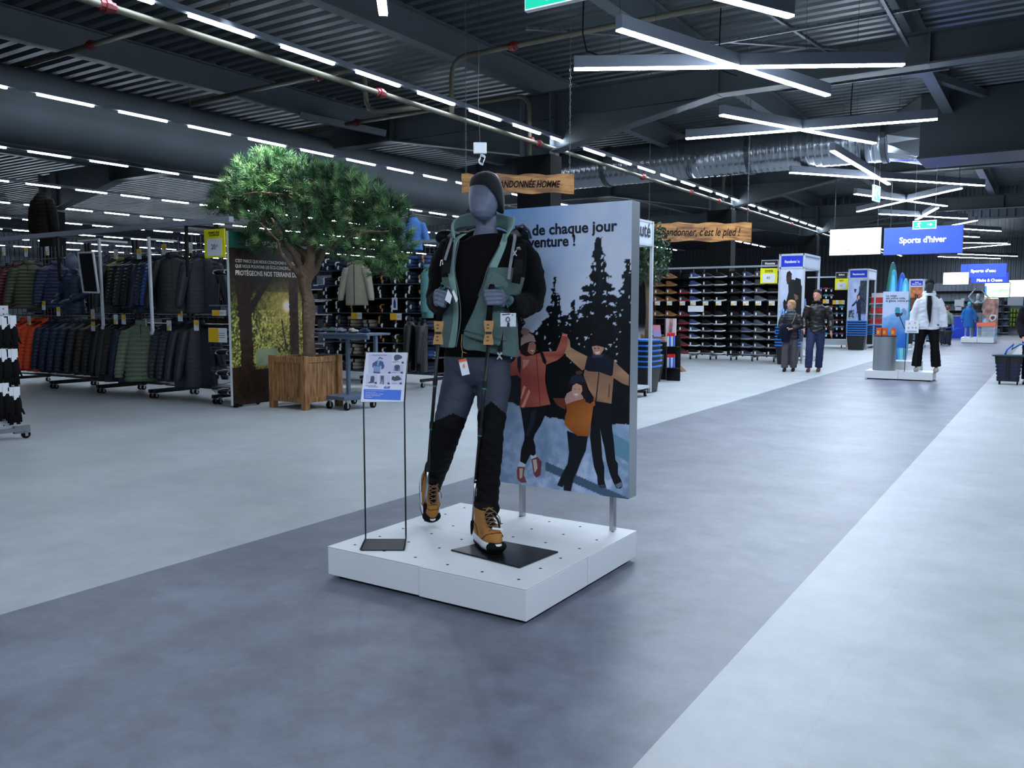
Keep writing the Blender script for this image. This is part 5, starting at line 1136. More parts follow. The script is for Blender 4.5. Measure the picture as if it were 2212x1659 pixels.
# glove stand at the left edge
r = thing('pegboard_stand', 'white perforated stand on casters at the left edge, hung with black gloves', 'display stand', (-9.3, 4.2, 0)); off = Vector((-9.3, 4.2, 0))
GZ = ON(15, 660, 0, -9.14).z
mb = MB(); mb.bx((-9.17, 3.6, .12), (-9.14, 4.50, GZ)); mb.bx((-9.17, 4.47, .1), (-9.36, 4.50, GZ)); mb.build('pegboard', white_metal, r, off=off)
mb = MB()
for z in np.arange(.16, GZ-.03, .055):
    for y in np.arange(3.9, 4.48, .055): mb.box((-9.139, y, z), (.001, .011, .011))
mb.build('hole_pattern', hole, r, off=off)
mb = MB(); mb.box((-9.22, 4.0, .10), (.26, 1.2, .04)); mb.build('base', grey_metal, r, off=off)
caster(r, -9.12, 4.60, off, .045); caster(r, -9.12, 3.7, off, .045)
mb = MB(); mb.bx((-9.14, 4.48, .06), (-9.10, 4.64, .14)); mb.build('caster_plate', grey_metal, r, off=off)
for k, (px, py, row) in enumerate(((4, 720, 'top'), (22, 718, 'top'), (4, 790, 'middle'), (25, 790, 'middle'), (6, 864, 'bottom'), (30, 872, 'bottom'))):
    q = ON(px, py, 0, -9.08); g_ = thing('hanging_gloves', f'black gloves under a white card on the pegboard, {row} row, {("left", "right")[k % 2]}', 'gloves', q, 0, 'gloves on the pegboard stand')
    mb = MB()
    for s in (-1, 1):
        mb.ell((0, s*.035, -.03), (.03, .045, .13), 10, 8)
        for f_ in range(4): mb.tube([(0, s*.035+(-.027+.018*f_), -.12), (.005, s*.035+(-.03+.02*f_), -.20-(.02 if f_ in (1, 2) else 0))], [.012, .009], 6)
        mb.tube([(.01, s*.07, -.06), (.02, s*.092, -.12)], [.014, .009], 6)
    mb.build('gloves', glove, g_, smooth=True)
    mb = MB(); mb.box((.01, 0, .13), (.012, .12, .09)); mb.box((.018, .02, .10), (.003, .05, .12)); mb.build('card', paper_white, g_)
    mb = MB(); mb.tube([(-.06, 0, .19), (.03, 0, .18)], .004, 5); mb.build('hook', chrome, g_)
# ================================================================ forest panel
FX = -9.47; fy0, fy1 = 7.57, 8.87; fz0, fz1 = .03, 2.42
r = thing('forest_poster', 'tall panel printed with a sunlit autumn forest and white slogans, behind the planter', 'poster panel', (FX-.03, (fy0+fy1)/2, 0)); off = Vector((FX-.03, (fy0+fy1)/2, 0))
mb = MB(); mb.bx((FX-.05, fy0, fz0), (FX-.001, fy1, fz1)); mb.build('panel', paper_white, r, off=off)
for y in (fy0+.06, fy1-.1): mb = MB(); mb.cyl((FX-.06, y, .03), (FX+.01, y, .03), .03); mb.build('wheel', black_rubber, r, off=off)
def forest(a, b):
    n1, n2, n3 = fbm(a*1.3, b*2.2, 2.5, 4), fbm(a*1.3, b*2.4, 14, 7, 3), fbm(a*1.3, b*2.4, 42, 2, 2)
    d = math.hypot((a-.78)*1.3, (b-.575)*2.4)
    g = mixc((30, 28, 14), (120, 122, 44), .42+n2*1.2+n3*1.1+n1)
    if b < .52: g = mixc(g, (176, 168, 60), max(0, .40-abs(b-.33)*1.6)+n3)
    if n3 > .05 and b < .55: g = mixc(g, (206, 206, 120), min(.75, (n3-.05)*4))
    g = mixc((250, 214, 120), g, min(1, .18+d*1.35)) if d < .75 else g
    if d < .055: g = (250, 236, 224)
    elif d < .12: g = mixc((255, 236, 190), g, (d-.055)/.065)
    if b > .66: g = mixc(g, (24, 16, 10), min(1, (b-.66)*4+.35+n2*.6))
    if b < .22: g = mixc((20, 15, 10), (54, 34, 16), .5+n3*2)
    if .16 < b < .30 and a > .30: g = mixc(g, (150, 150, 66) if b > .20 else (36, 22, 12), .8 if n3 > -.1 else .4)
    if .22 < b < .32 and .32 < a < .62: g = mixc((108, 118, 96), (150, 160, 128), n1+.5)
    w1 = .085+.07*max(0, (.10-b)*6)+.05*max(0, b-.62)*3
    if abs(a-.17-.03*math.sin(b*5)) < w1+n2*.014: g = mixc((26, 17, 11), (48, 30, 18), .5+n2*2)
    for (x0, y0, x1, y1, w) in ((.2, .52, .66, .82, .035), (.22, .60, .42, .86, .03)):
        t = max(0, min(1, ((a-x0)*(x1-x0)+(b-y0)*(y1-y0))/((x1-x0)**2+(y1-y0)**2)))
        if math.hypot(a-x0-t*(x1-x0), (b-y0-t*(y1-y0))) < w*(1-.55*t): g = (34, 21, 13)
    if abs(a-.875) < .068+n2*.01: g = mixc((40, 25, 16), (66, 44, 30), .5+n2*2)
    if abs(a-.745-.05*math.sin(b*9)) < .011 and .3 < b < .5: g = (46, 30, 16)
    if b > .905 and a < .62: g = (20, 70, 62)
    return g
raster('printed_picture', fy1-fy0, fz1-fz0, 110, 210, forest, (FX, fy0, fz0), (0, 1, 0), (0, 0, 1), art_mat('forest print ink', .35, 0, .45), r, off=off)
def fl_(px, py): p = ON(px, py, 0, FX); return p.y, p.z
L_ = [(508, 566, "C'EST PARCE QUE NOUS CONCEVONS NOS PRODUITS", .062, .0006), (508, 577.5, 'QUE NOUS POUVONS LES ÉCO-CONCEVOIR', .062, .0006), (508, 594, 'PROTÉGEONS NOS TERRAINS DE JEU', .095, .002)]
wds = [1.22, 1.02, 1.24]
lettering('lettering', [(t, *fl_(x, y), s, bo, 0, 'LEFT', w_) for (x, y, t, s, bo), w_ in zip(L_, wds)]+[('ECODESIGN', *fl_(530, 531), .12, .001, 0, 'LEFT', .62)], (FX+.003, 0, 0), (0, 1, 0), (0, 0, 1), pm('cream lettering', (216, 210, 196), .5), r, off=off)

# ================================================================ potted pine
wood = bpy.data.materials.new('oiled pine wood'); wood.use_nodes = True; nt = wood.node_tree; b_ = nt.nodes['Principled BSDF']; b_.inputs['Roughness'].default_value = .55
tc = nt.nodes.new('ShaderNodeTexCoord'); mp = nt.nodes.new('ShaderNodeMapping'); mp.inputs['Scale'].default_value = (9, 9, 1.2); n_ = nt.nodes.new('ShaderNodeTexNoise'); n_.inputs['Scale'].default_value = 4; n_.inputs['Detail'].default_value = 6
rp = nt.nodes.new('ShaderNodeValToRGB'); rp.color_ramp.elements[0].color = (*lin((112, 74, 40)), 1); rp.color_ramp.elements[1].color = (*lin((172, 126, 80)), 1); rp.color_ramp.elements[0].position = .35; rp.color_ramp.elements[1].position = .68
nt.links.new(tc.outputs['Object'], mp.inputs[0]); nt.links.new(mp.outputs[0], n_.inputs['Vector']); nt.links.new(n_.outputs['Fac'], rp.inputs[0]); nt.links.new(rp.outputs[0], b_.inputs['Base Color'])
TX, TY = -8.76, 8.25; tree = thing('potted_pine', 'large artificial pine tree in a square slatted wooden planter', 'tree', (TX, TY, 0)); off = Vector((TX, TY, 0))
S_ = .315; PH = .73
plt = bpy.data.objects.new('planter', None); SC.collection.objects.link(plt); plt.parent = tree
for sx in (-1, 1):
    for sy in (-1, 1): mb = MB(); mb.box((sx*S_, sy*S_, PH/2), (.085, .085, PH)); mb.build('post', wood, plt, bevel=.004)
for (cx, cy, dx, dy) in ((0, -S_, 1, 0), (0, S_, 1, 0), (-S_, 0, 0, 1), (S_, 0, 0, 1)):
    for z, h in ((.13, .07), (PH-.055, .08)): mb = MB(); mb.box((cx, cy, z), (dx*(2*S_-.085)+.03*dy+.0, dy*(2*S_-.085)+.03*dx, h)); mb.build('rail', wood, plt, bevel=.003)
    mb = MB()
    for k in range(6): t = (k-2.5)*.0895; mb.box((cx*.985+dx*t, cy*.985+dy*t, PH/2+.02), (.0865*dx+.018*dy, .0865*dy+.018*dx, PH-.20))
    mb.build('slat_panel', wood, plt, bevel=.002)
mb = MB(); mb.box((0, 0, PH-.06), (2*S_-.03, 2*S_-.03, .04)); mb.build('bark_mulch', pm('brown bark mulch', (64, 40, 26), .9, 0, .5, 40, bump=1, bscale=50), plt)
DT = (Vector((TX, TY, 1.5))-CAM).dot(FWD)
bark = pm('rough brown bark', (92, 74, 56), .9, 0, .45, 12, bump=1, bscale=26, det=6)
mb = MB()
def br(pts): mb.tube([PX(x, y, DT+d) for x, y, d, r_ in pts], [r_*DT/F_PX for *_, r_ in pts], 12)
br([(669, 785, 0, 14.5), (668, 755, 0, 13), (666, 720, 0, 12.5), (668, 680, 0, 13.5), (667, 650, 0, 13), (661, 630, 0, 12), (659, 612, 0, 14), (663, 598, 0, 15), (668, 575, 0, 11), (671, 555, 0, 10), (671, 530, 0, 9), (664, 500, 0, 8), (658, 465, 0, 7), (652, 425, 0, 6), (640, 395, -.1, 4.5), (628, 368, -.1, 3)])
for P_ in ([(660, 610, 0, 11), (652, 585, -.05, 8), (636, 552, -.1, 7), (618, 525, -.2, 5), (604, 500, -.3, 4), (585, 470, -.4, 3)], [(668, 560, 0, 9), (648, 540, .1, 7), (625, 515, .2, 5), (600, 497, .2, 3.5)], [(650, 600, 0, 6), (628, 575, -.2, 5.5), (607, 548, -.3, 4.5), (600, 520, -.4, 3), (560, 480, -.5, 2.5)],
           [(668, 600, 0, 9), (684, 580, .1, 7), (698, 545, .1, 6), (712, 510, .1, 5), (730, 480, .2, 4), (760, 450, .3, 3)], [(672, 540, 0, 8), (690, 510, .2, 6), (706, 480, .3, 4), (720, 440, .3, 3)], [(656, 450, 0, 5), (690, 420, .3, 4), (720, 400, .5, 2.5)], [(704, 530, .1, 4.5), (750, 515, -.2, 3.5), (800, 500, -.4, 3), (840, 500, -.5, 2)],
           [(655, 440, 0, 4.5), (610, 420, -.3, 3.5), (560, 415, -.5, 2.5), (520, 420, -.6, 2)], [(600, 500, 0, 3.5), (550, 470, -.1, 2.5), (500, 455, -.2, 2)]): br(P_)
me = remeshed(mb, .016, 2); skin_obj('trunk', me, bark, tree, off, None, lambda c: .012*noise.noise(Vector((c.x*18, c.y*18, c.z*5)))+.008*noise.noise(c*30))
random.seed(11); mb = MB()
BL_ = [(560, 395, 80, 55, 170), (585, 350, 45, 25, 75), (520, 425, 65, 32, 95), (470, 452, 28, 9, 16), (640, 385, 80, 40, 140), (700, 410, 85, 55, 170), (760, 440, 85, 60, 175), (820, 470, 62, 50, 110), (850, 530, 40, 52, 75), (660, 470, 100, 40, 110), (560, 465, 70, 28, 70), (730, 520, 80, 26, 60), (790, 545, 50, 22, 36), (600, 520, 60, 20, 30), (830, 580, 38, 22, 26), (540, 520, 35, 25, 22)]
shoots = 0
for (cx, cy, rx, ry, n) in BL_:
    for i in range(int(n*1.35)):
        while True:
            u, v, w_ = random.uniform(-1, 1), random.uniform(-1, 1), random.uniform(-1, 1)
            if u*u+v*v+w_*w_ < 1: break
        p = PX(cx+u*rx, cy+v*ry, DT+w_*min(rx, 95)*DT/F_PX*.95)
        ax = Vector((u*.8+random.uniform(-.5, .5), w_*.8+random.uniform(-.5, .5), .55-v*.6+random.uniform(-.3, .3))).normalized()
        s1 = ax.orthogonal().normalized(); s2 = ax.cross(s1); nn = 34; L0 = random.uniform(.10, .15); sh = random.random(); mi = 0 if sh < .45 else 1 if sh < .8 else 2
        for q in range(nn):
            t = q/nn; an = q*2.4; op = .35+.75*t; d = (ax*math.cos(op)+(s1*math.cos(an)+s2*math.sin(an))*math.sin(op)).normalized()
            b0 = p+ax*(.07*(1-t)); tip = b0+d*L0*random.uniform(.8, 1.1)-Vector((0, 0, .018*t)); wv = d.cross(Vector((random.uniform(-1, 1), random.uniform(-1, 1), random.uniform(-1, 1)))).normalized()*.0046
            mb.add([b0-wv, b0+wv, tip], [(0, 1, 2)], mi)
        mb.add([p-ax*.10+s1*.004, p-ax*.10-s1*.004, p+ax*.06], [(0, 1, 2)], 3)
nd = [pm('mid green needles', (70, 112, 68), .6, 0, .2, 20), pm('dark green needles', (30, 60, 38), .6, 0, .2, 20), pm('pale green needles', (128, 166, 104), .6, 0, .2, 20)]
for m in nd: m.node_tree.nodes['Principled BSDF'].inputs['Transmission Weight'].default_value = 0
fo = mb.build('foliage', nd+[bark], tree, off=off, norm=False); fo['kind'] = 'stuff'
# added spotlight, no fixture modelled, that brightens the top of the pine
sp_ = bpy.data.lights.new('added_tree_spot', 'SPOT'); sp_.energy = 1300; sp_.spot_size = .55; sp_.spot_blend = .6; sp_.color = (.9, .96, 1); sp_.shadow_soft_size = .1
so_ = bpy.data.objects.new('added_tree_spot', sp_); SC.collection.objects.link(so_); tp = PX(585, 375, DT); so_.location = tp+Vector((.3, -.9, 2.3)); so_.rotation_euler = (so_.location-tp).to_track_quat('Z', 'Y').to_euler()

# ================================================================ folded trousers wall
fx0, fx1, FYY = ON(688, 700, 1, 11.6).x, ON(935, 700, 1, 11.6).x, 11.6
r = thing('shelving_unit', 'black wheeled shelving unit stacked with folded trousers behind the planter', 'shelving', ((fx0+fx1)/2, FYY+.3, 0)); off = Vector(((fx0+fx1)/2, FYY+.3, 0))
sy_ = [580, 613, 643.5, 675, 707, 739, 768, 801]; sz = [ON(810, y, 1, FYY).z for y in sy_]
mb = MB(); mb.bx((fx0, FYY+.42, .15), (fx1, FYY+.45, 2.15)); mb.build('back_panel', pm('black back panel', (11, 12, 15), .6), r, off=off)
mb = MB()
for z in np.arange(2.16, 2.6, .06): mb.bx((fx0, FYY+.43, z), (fx1, FYY+.436, z+.006))
for x in np.arange(fx0, fx1, .10): mb.bx((x, FYY+.43, 2.15), (x+.006, FYY+.436, 2.6))
mb.build('wire_grid', wire, r, off=off)
for z in sz:
    for a_, b_2 in ((fx0, fx0+(fx1-fx0)*.5), (fx0+(fx1-fx0)*.5, fx1)): mb = MB(); mb.bx((a_+.01, FYY, z-.022), (b_2-.01, FYY+.42, z)); mb.build('shelf', pm('blue-grey shelf metal', (58, 68, 84), .45, .3), r, off=off)
for x in (fx0, (fx0+fx1)/2, fx1): mb = MB(); mb.bx((x-.015, FYY+.38, .1), (x+.015, FYY+.42, 2.6)); mb.bx((x-.02, FYY-.35, .1), (x+.02, FYY+.42, .15)); mb.build('post', black_metal, r, off=off); caster(r, x, FYY-.3, off); caster(r, x, FYY+.3, off)
mb = MB(); a_ = ON(710, 533, 1, 11.3); mb.bx((fx0-.3, 11.30, a_.z-.02), (fx1+.5, 11.34, a_.z+.03)); mb.build('header_rail', pm('pale grey rail', (150, 158, 166)), r, off=off)
for x in (fx0-.2, fx1+.3): mb = MB(); mb.bx((x, 11.31, a_.z), (x+.03, 12.05, a_.z+.03)); mb.build('rail_arm', black_metal, r, off=off)
for (px, py) in ((770, 682), (855, 684)): p = ON(px, py, 1, FYY-.02); ticket(r, tuple(p), .27, .12, 'strip', off)
p = ON(852, 655, 1, FYY-.03); a_ = (p.x-off.x-.06, p.y-off.y, p.z-.12)
raster('card_picture', .13, .22, 2, 3, lambda a, b: (206, 216, 236), a_, (1, 0, 0), (0, 0, 1), ink, r, polys=[([(.3, .15), (.7, .15), (.72, .6), (.6, .8), (.4, .8), (.28, .6)], (40, 62, 110)), ([(.43, .8), (.57, .8), (.57, .92), (.43, .92)], (130, 90, 70))])
mbf = MB(); rs = []
for z, gx in ((0, .92), (.012, 1.0), (.035, 1.02), (.055, .98), (.066, .88)):
    rs.append([(.125*gx*math.copysign(abs(math.cos(2*math.pi*k/20))**.55, math.cos(2*math.pi*k/20)), .17*gx*math.copysign(abs(math.sin(2*math.pi*k/20))**.55, math.sin(2*math.pi*k/20)), z) for k in range(20)])
mbf.rings(rs); _o = mbf.build('f', black_metal, smooth=True); fold_d = _o.data; bpy.data.objects.remove(_o)
mbf = MB(); mbf.tube([(0, -.165, .002), (0, -.176, .03), (0, -.165, .06), (0, -.08, .068)], .02, 6, flat=.12, ref=(1, 0, 0)); mbf.tube([(.0, -.165, .002), (.0, -.178, .033), (0, -.165, .06)], .02, 6, flat=.3); _o = mbf.build('f', paper_white); band_d = _o.data; bpy.data.objects.remove(_o)
FC = dict(navy=fab('folded navy cloth', (28, 36, 62), .85), black=fab('folded black cloth', (16, 16, 19), .85), cream=fab('folded cream cloth', (158, 152, 136), .85), olive=fab('folded olive cloth', (48, 54, 42), .85), blue=fab('folded blue cloth', (36, 60, 112), .85), slate=fab('folded slate cloth', (40, 46, 60), .85))
bands = dict(cream=pm('black paper band', (20, 20, 22), .6), white=paper_white, amber=pm('amber paper band', (176, 128, 60), .6))
colx = [702, 729, 756, 790, 820, 850, 880, 909]
CC = [['navy', 'navy', 'cream', 'black', 'black', 'black', 'blue', 'blue'], ['slate', 'black', 'black', 'black', 'black', 'olive', 'navy', 'navy'], ['black', 'black', 'black', 'black', 'black', 'black', 'black', 'black'],
      ['black', 'black', 'black', 'black', 'black', 'black', 'navy', 'navy'], ['navy', 'slate', 'cream', 'cream', 'black', 'black', 'navy', 'navy'], ['navy', 'slate', 'cream', 'black', 'black', 'olive', 'blue', 'navy'],
      ['slate', 'black', 'cream', 'black', 'black', 'olive', 'olive', 'blue'], ['navy', 'slate', 'cream', 'cream', 'black', 'olive', 'blue', 'slate']]
colw = ['first', 'second', 'third', 'fourth', 'fifth', 'sixth', 'seventh', 'eighth']; layw = ['bottom', 'middle', 'top']; shw = ['top', 'second', 'third', 'fourth', 'fifth', 'sixth', 'seventh', 'lowest']
random.seed(5)
for i, z in enumerate(sz):
    gap = (sz[i-1]-z) if i else .3
    for j, px in enumerate(colx):
        c = CC[i][j]; x = ON(px, 700, 1, FYY).x; n = 2 if gap < .235 or random.random() < .3 else 3
        for k in range(n):
            t_ = thing('folded_trousers', f'folded {c} trousers, {layw[k if n == 3 else (0, 2)[k]]} of the {colw[j]} pile from the left on the {shw[i]} shelf', 'trousers', (x+random.uniform(-.012, .012), FYY+.20+random.uniform(-.02, .01), z+.001+k*.068), random.uniform(-.05, .05), 'folded trousers on the shelving behind the planter')
            t_.scale = (.98, 1, 1); obj_of(fold_d, 'cloth', t_, FC[c]); o_ = obj_of(band_d, 'band', t_, bands['cream'] if c == 'cream' else bands['amber' if random.random() < .3 else 'white']); o_.location.x = random.choice((-.03, .03, .05))
# ================================================================ blue-grey trolley
cs = [ON(x, y, 2, 0) for x, y in ((712, 883), (750, 887), (806, 881), (765, 873))]; tc_ = sum(cs, Vector())/4
r = thing('trolley', 'blue-grey wheeled trolley with a top tray, between the planter and the sign stand', 'trolley', (tc_.x, tc_.y, 0)); off = Vector((tc_.x, tc_.y, 0)); tm_ = pm('blue-grey trolley paint', (84, 100, 120), .45, .2, .05)
for c in cs: caster(r, c.x, c.y, off, .055)
q = [cs[0]+Vector((-.04, -.02, 0)), cs[1]+Vector((.0, -.05, 0)), cs[2]+Vector((.05, .02, 0)), cs[3]+Vector((-.02, .05, 0))]
def tray(name, z, h, grow=0, sh=(0, 0)):
    mb = MB(); V = [tc_+(p-tc_)*(1+grow)+Vector((sh[0], sh[1], 0)) for p in q]; mb.add([Vector((p.x, p.y, zz)) for zz in (z, z+h) for p in V], [(3,2,1,0),(4,5,6,7),(0,1,5,4),(1,2,6,5),(2,3,7,6),(3,0,4,7)]); mb.build(name, tm_, r, off=off, bevel=.004)
tray('lower_tray', .135, .05); tt = ON(755, 724, 1, tc_.y).z
for (px) in (752, 812):
    p = ON(px, 800, 1, tc_.y+(.0 if px < 800 else .1)); mb = MB(); mb.bx((p.x-.022, p.y-.022, .18), (p.x+.022, p.y+.022, tt)); mb.build('column', tm_, r, off=off)
p0, p1 = ON(688, 726, 1, tc_.y+.1), ON(816, 726, 1, tc_.y+.1); mb = MB(); mb.bx((p0.x, tc_.y-.12, tt), (p1.x, tc_.y+.36, tt+.03)); mb.bx((p0.x+.3, tc_.y-.1, tt-.05), (p1.x, tc_.y-.06, tt)); mb.build('top_tray', tm_, r, off=off, bevel=.004)
cc = [(60, 68, 84), (110, 96, 90), (40, 70, 60), (120, 40, 46), (90, 100, 120), (30, 30, 36), (150, 140, 130), (36, 50, 80)]
for k in range(8):
    o = thing('scarf', f'small folded {("grey", "taupe", "green", "red", "pale blue", "black", "cream", "navy")[k]} scarf lying on the top tray of the blue-grey trolley', 'scarf', (p0.x+.10+.105*k, tc_.y+.05+.10*(k % 2), tt+.031), k*.7, 'scarves on the trolley')
    m_ = MB(); m_.ell((0, 0, .025), (.075, .10, .026), 12, 6); m_.ell((.03, .03, .045), (.05, .06, .02), 10, 5); mm = remeshed(m_, .008, 1); skin_obj('cloth', mm, fab(f'scarf cloth {k}', cc[k], .9), o, (0, 0, 0), None, lambda c: .012*noise.noise(c*28+Vector((k, 0, 0))))
# second gondola foot seen behind the mannequin, and the leafy tree behind the poster
D2 = ON(1412, 520, 1, 14.5); tr2 = thing('leafy_tree', 'dark green leafy tree partly hidden behind the winter poster', 'tree', (D2.x-.15, 14.6, 0)); off = Vector((D2.x-.15, 14.6, 0))
mb = MB(); mb.tube([off+Vector((0, 0, .3)), off+Vector((.05, 0, 1.3)), off+Vector((-.05, 0, 2.6))], [.08, .07, .04], 10); mb.build('trunk', bark, tr2, off=off, smooth=True)
mb = MB(); mb.lathe([(.26, 0), (.30, .2), (.33, .5), (.29, .5), (.27, .4)], tuple(off), 20); mb.build('pot', black_plastic, tr2, off=off, smooth=True)
random.seed(3); mb = MB()
for i in range(1500):
    while True:
        u, v, w_ = [random.uniform(-1, 1) for _ in range(3)]
        if u*u+v*v+w_*w_ < 1: break
    p = off+Vector((u*.42, v*.42, 2.40+w_*.62)); d = Vector((random.uniform(-1, 1), random.uniform(-1, 1), random.uniform(-1, .6))).normalized(); s1 = d.orthogonal().normalized()
    s1 = (Matrix.Rotation(random.uniform(0, 3), 3, d) @ s1)*.022; L0 = random.uniform(.07, .13); mb.add([p, p+d*L0*.5+s1, p+d*L0, p+d*L0*.5-s1], [(0, 1, 2), (0, 2, 3)], i % 2)
fo = mb.build('foliage', [nd[1], pm('deep green leaf', (30, 62, 30), .5, 0, .3)], tr2, off=off, norm=False); fo['kind'] = 'stuff'
# ================================================================ white framed end unit behind the winter poster
def basket(lab, loc, rz, group, full=True, s=1.0):
    """nested shopping basket: black tub, blue rim, two handles folded down"""
    r = thing('shopping_basket', lab, 'basket', loc, rz, group); r.scale = (s,)*3
    if 'bk' not in _mesh:
        def rr(w, d, z): return [(w*math.copysign(abs(math.cos(2*math.pi*k/24))**.35, math.cos(2*math.pi*k/24)), d*math.copysign(abs(math.sin(2*math.pi*k/24))**.35, math.sin(2*math.pi*k/24)), z) for k in range(24)]
        m = MB(); m.rings([rr(.155, .20, 0), rr(.20, .25, .42), rr(.19, .24, .42), rr(.147, .19, .012)]); o = m.build('t', black_plastic, smooth=False); a = o.data; bpy.data.objects.remove(o)
        m = MB(); m.rings([rr(.215, .265, .405), rr(.222, .272, .43), rr(.195, .245, .433)]); o = m.build('t', black_plastic); b = o.data; bpy.data.objects.remove(o)
        _mesh['bk'] = (a, b)
    a, b = _mesh['bk']; obj_of(a, 'tub', r, black_plastic); obj_of(b, 'rim', r, pm('bright blue basket rim', (30, 116, 214), .4)); return r
frame_w = pm('white frame metal', (190, 196, 204), .4, .2, .03)
UX = -5.27; y0 = 10.55; y1 = ON(1408, 700, 0, UX).y; zt = ON(1408, 478, 0, UX).z; zh = ON(1408, 528, 0, UX).z
r = thing('end_unit', 'tall white-framed open display unit with a header card, just behind the winter poster', 'display unit', (UX-.3, 11.4, 0)); off = Vector((UX-.3, 11.4, 0))
for y in (y0, y1):
    for x in (UX, UX-.62): mb = MB(); mb.box((x-.02, y, (zt+.06)/2), (.045, .045, zt-.06)); mb.build('post', frame_w, r, off=off)
mb = MB()
for z in (zt, zh, .16):
    mb.bx((UX-.04, y0, z-.03), (UX, y1, z+.0)); mb.bx((UX-.64, y1-.04, z-.03), (UX, y1, z))
mb.build('frame_rails', frame_w, r, off=off)
mb = MB(); mb.bx((UX-.02, y0+.02, zh), (UX-.005, y1-.03, zt-.03)); mb.build('header_card', pm('pale blue-white card', (196, 206, 222), .5), r, off=off)
mb = MB(); mb.bx((UX-.60, y0+.03, .16), (UX-.56, y1-.03, zh-.03)); mb.bx((UX-.60, y0, .14), (UX-.02, y1, .17), 1); mb.build('back_panel', [pm('black perforated back', (10, 11, 13), .7), frame_w], r, off=off)
pu = ON(1386, 512, 0, UX); lettering('lettering', [('Nouveauté', y1-.10, ON(1403, 508, 0, UX).z-.03, .30, .005, 0, 'RIGHT', None)], (UX+.002, 0, 0), (0, 1, 0), (0, 0, 1), pm('navy lettering', (18, 24, 44)), r, off=off)
for k in range(7):
    mb = MB(); z = .5+.26*k; mb.tube([(UX-.56, y1-.25, z), (UX-.2, y1-.25, z), (UX-.18, y1-.25, z+.03)], .006, 5); mb.build('prong', chrome, r, off=off)
for y in (y0+.1, y1-.1): caster(r, UX-.05, y, off); caster(r, UX-.5, y, off)
bb = ON(1409, 850, 2, 0)
bl = ON(1410, 848, 1, 12.75)
for k in range(6): basket(f'black shopping basket, blue rim, behind the white-framed unit, {pos[5-k] if k > 5 else ("lowest", "second from below", "third from below", "fourth from below", "fifth from below", "topmost")[k]}', (bl.x-.14, 12.75, .01+.085*k), 0.0, 'nested baskets behind the white-framed unit')
# ================================================================ insole stand, spray cans, crate, picture board
q = ON(1428, 800, 1, 15.2); kx = q.x
r = thing('insole_stand', 'black freestanding counter with a tilted sign and a picture panel beside the shoe wall', 'display stand', (kx, 15.2, 0)); off = Vector((kx, 15.2, 0))
z1 = ON(1425, 738, 1, 15.2).z; z2 = ON(1420, 690, 1, 15.2).z
mb = MB(); mb.bx((kx-.10, 15.1, 0), (kx+.14, 15.5, z1)); mb.build('counter', black_metal, r, off=off, bevel=.01)
mb = MB(); a_, b_2 = ON(1405, 688, 1, 15.2), ON(1436, 726, 1, 15.2); mb.tube([(a_.x, 15.2, a_.z), (b_2.x, 15.2, a_.z), (b_2.x, 15.2, b_2.z), (a_.x, 15.2, b_2.z)], .018, 6, closed=True); mb.build('wire_hoop', black_metal, r, off=off)
p = ON(1412, 727, 1, 15.12); raster('tilted_card', .16, .24, 4, 6, lambda a, b: mixc((120, 150, 214), (206, 120, 130), b*1.1), (p.x-off.x, p.y-off.y, p.z-off.z), (.9, 0, .0), (-.25, .3, 1), ink, r)
p = ON(1436, 741, 1, 15.35); pw = ON(1459, 741, 1, 15.35).x-p.x; ph = ON(1440, 688, 1, 15.35).z-p.z
def sock(a, b): 
    n = fbm(a, b, 4, 6)
    return (206, 190, 196) if abs(a-.5-.2*(b-.5)) > .17+n*.1 else mixc((70, 60, 90), (196, 140, 130), b+n)
raster('picture_panel', pw, ph, 14, 20, sock, (p.x-off.x, p.y-off.y, p.z-off.z), (1, 0, 0), (0, 0, 1), ink, r)
mb = MB(); mb.bx((p.x, p.y+.003, .0), (p.x+pw, p.y+.03, p.z+ph)); mb.build('panel_back', paper_white, r, off=off)
can_b = pm('blue spray can', (66, 110, 200), .35); can_r = pm('red spray cap', (206, 36, 40), .4); can_w = pm('white spray label', (210, 214, 224), .5)
for k in range(8):
    row = k//4; p = ON(1443+4.2*(k % 4), 748 if row == 0 else 794, 1, 14.9)
    c = thing('spray_can', f'spray can with red cap, {("first", "second", "third", "fourth")[k % 4]} from the left, {("upper", "lower")[row]} tier by the shoe wall', 'spray can', (p.x, 14.9, p.z), 0, 'spray cans by the insole stand')
    mb = MB(); mb.cyl((0, 0, 0), (0, 0, .19), .022, n=10); mb.build('can', can_b if k % 2 else can_w, c, smooth=False); mb = MB(); mb.lathe([(.022, .19), (.023, .20), (.021, .25), (.012, .255)], n=10); mb.build('cap', can_r, c)
pq = ON(1450, 800, 1, 14.9)
r = thing('can_rack', 'small rack of two tiers holding red-capped spray cans', 'rack', (pq.x, 14.95, 0)); off = Vector((pq.x, 14.95, 0))
mb = MB()
for row, py in ((0, 748), (1, 794)): z = ON(1450, py, 1, 14.9).z; mb.bx((pq.x-.13, 14.82, z-.015), (pq.x+.14, 15.0, z-.002))
mb.bx((pq.x-.13, 14.99, 0), (pq.x+.14, 15.01, ON(1450, 725, 1, 14.9).z)); mb.build('tiers', black_metal, r, off=off)
p = ON(1462, 803, 2, 0); w2 = thing('cardboard_wedge', 'small brown cardboard wedge on the floor by the spray cans', 'display', (p.x, p.y, 0)); mb = MB(); mb.prism([(-.12, 0), (.14, 0), (-.05, .16)], (0, 0, 0), (1, 0, 0), (0, 0, 1), (0, .22, 0)); mb.build('wedge', pm('brown cardboard', (112, 86, 60), .8), w2)
p = ON(1416, 800, 1, 16.4); cr = thing('wooden_crate', 'small wooden crate plinth behind the insole stand', 'crate', (p.x, 16.4, 0))
mb = MB()
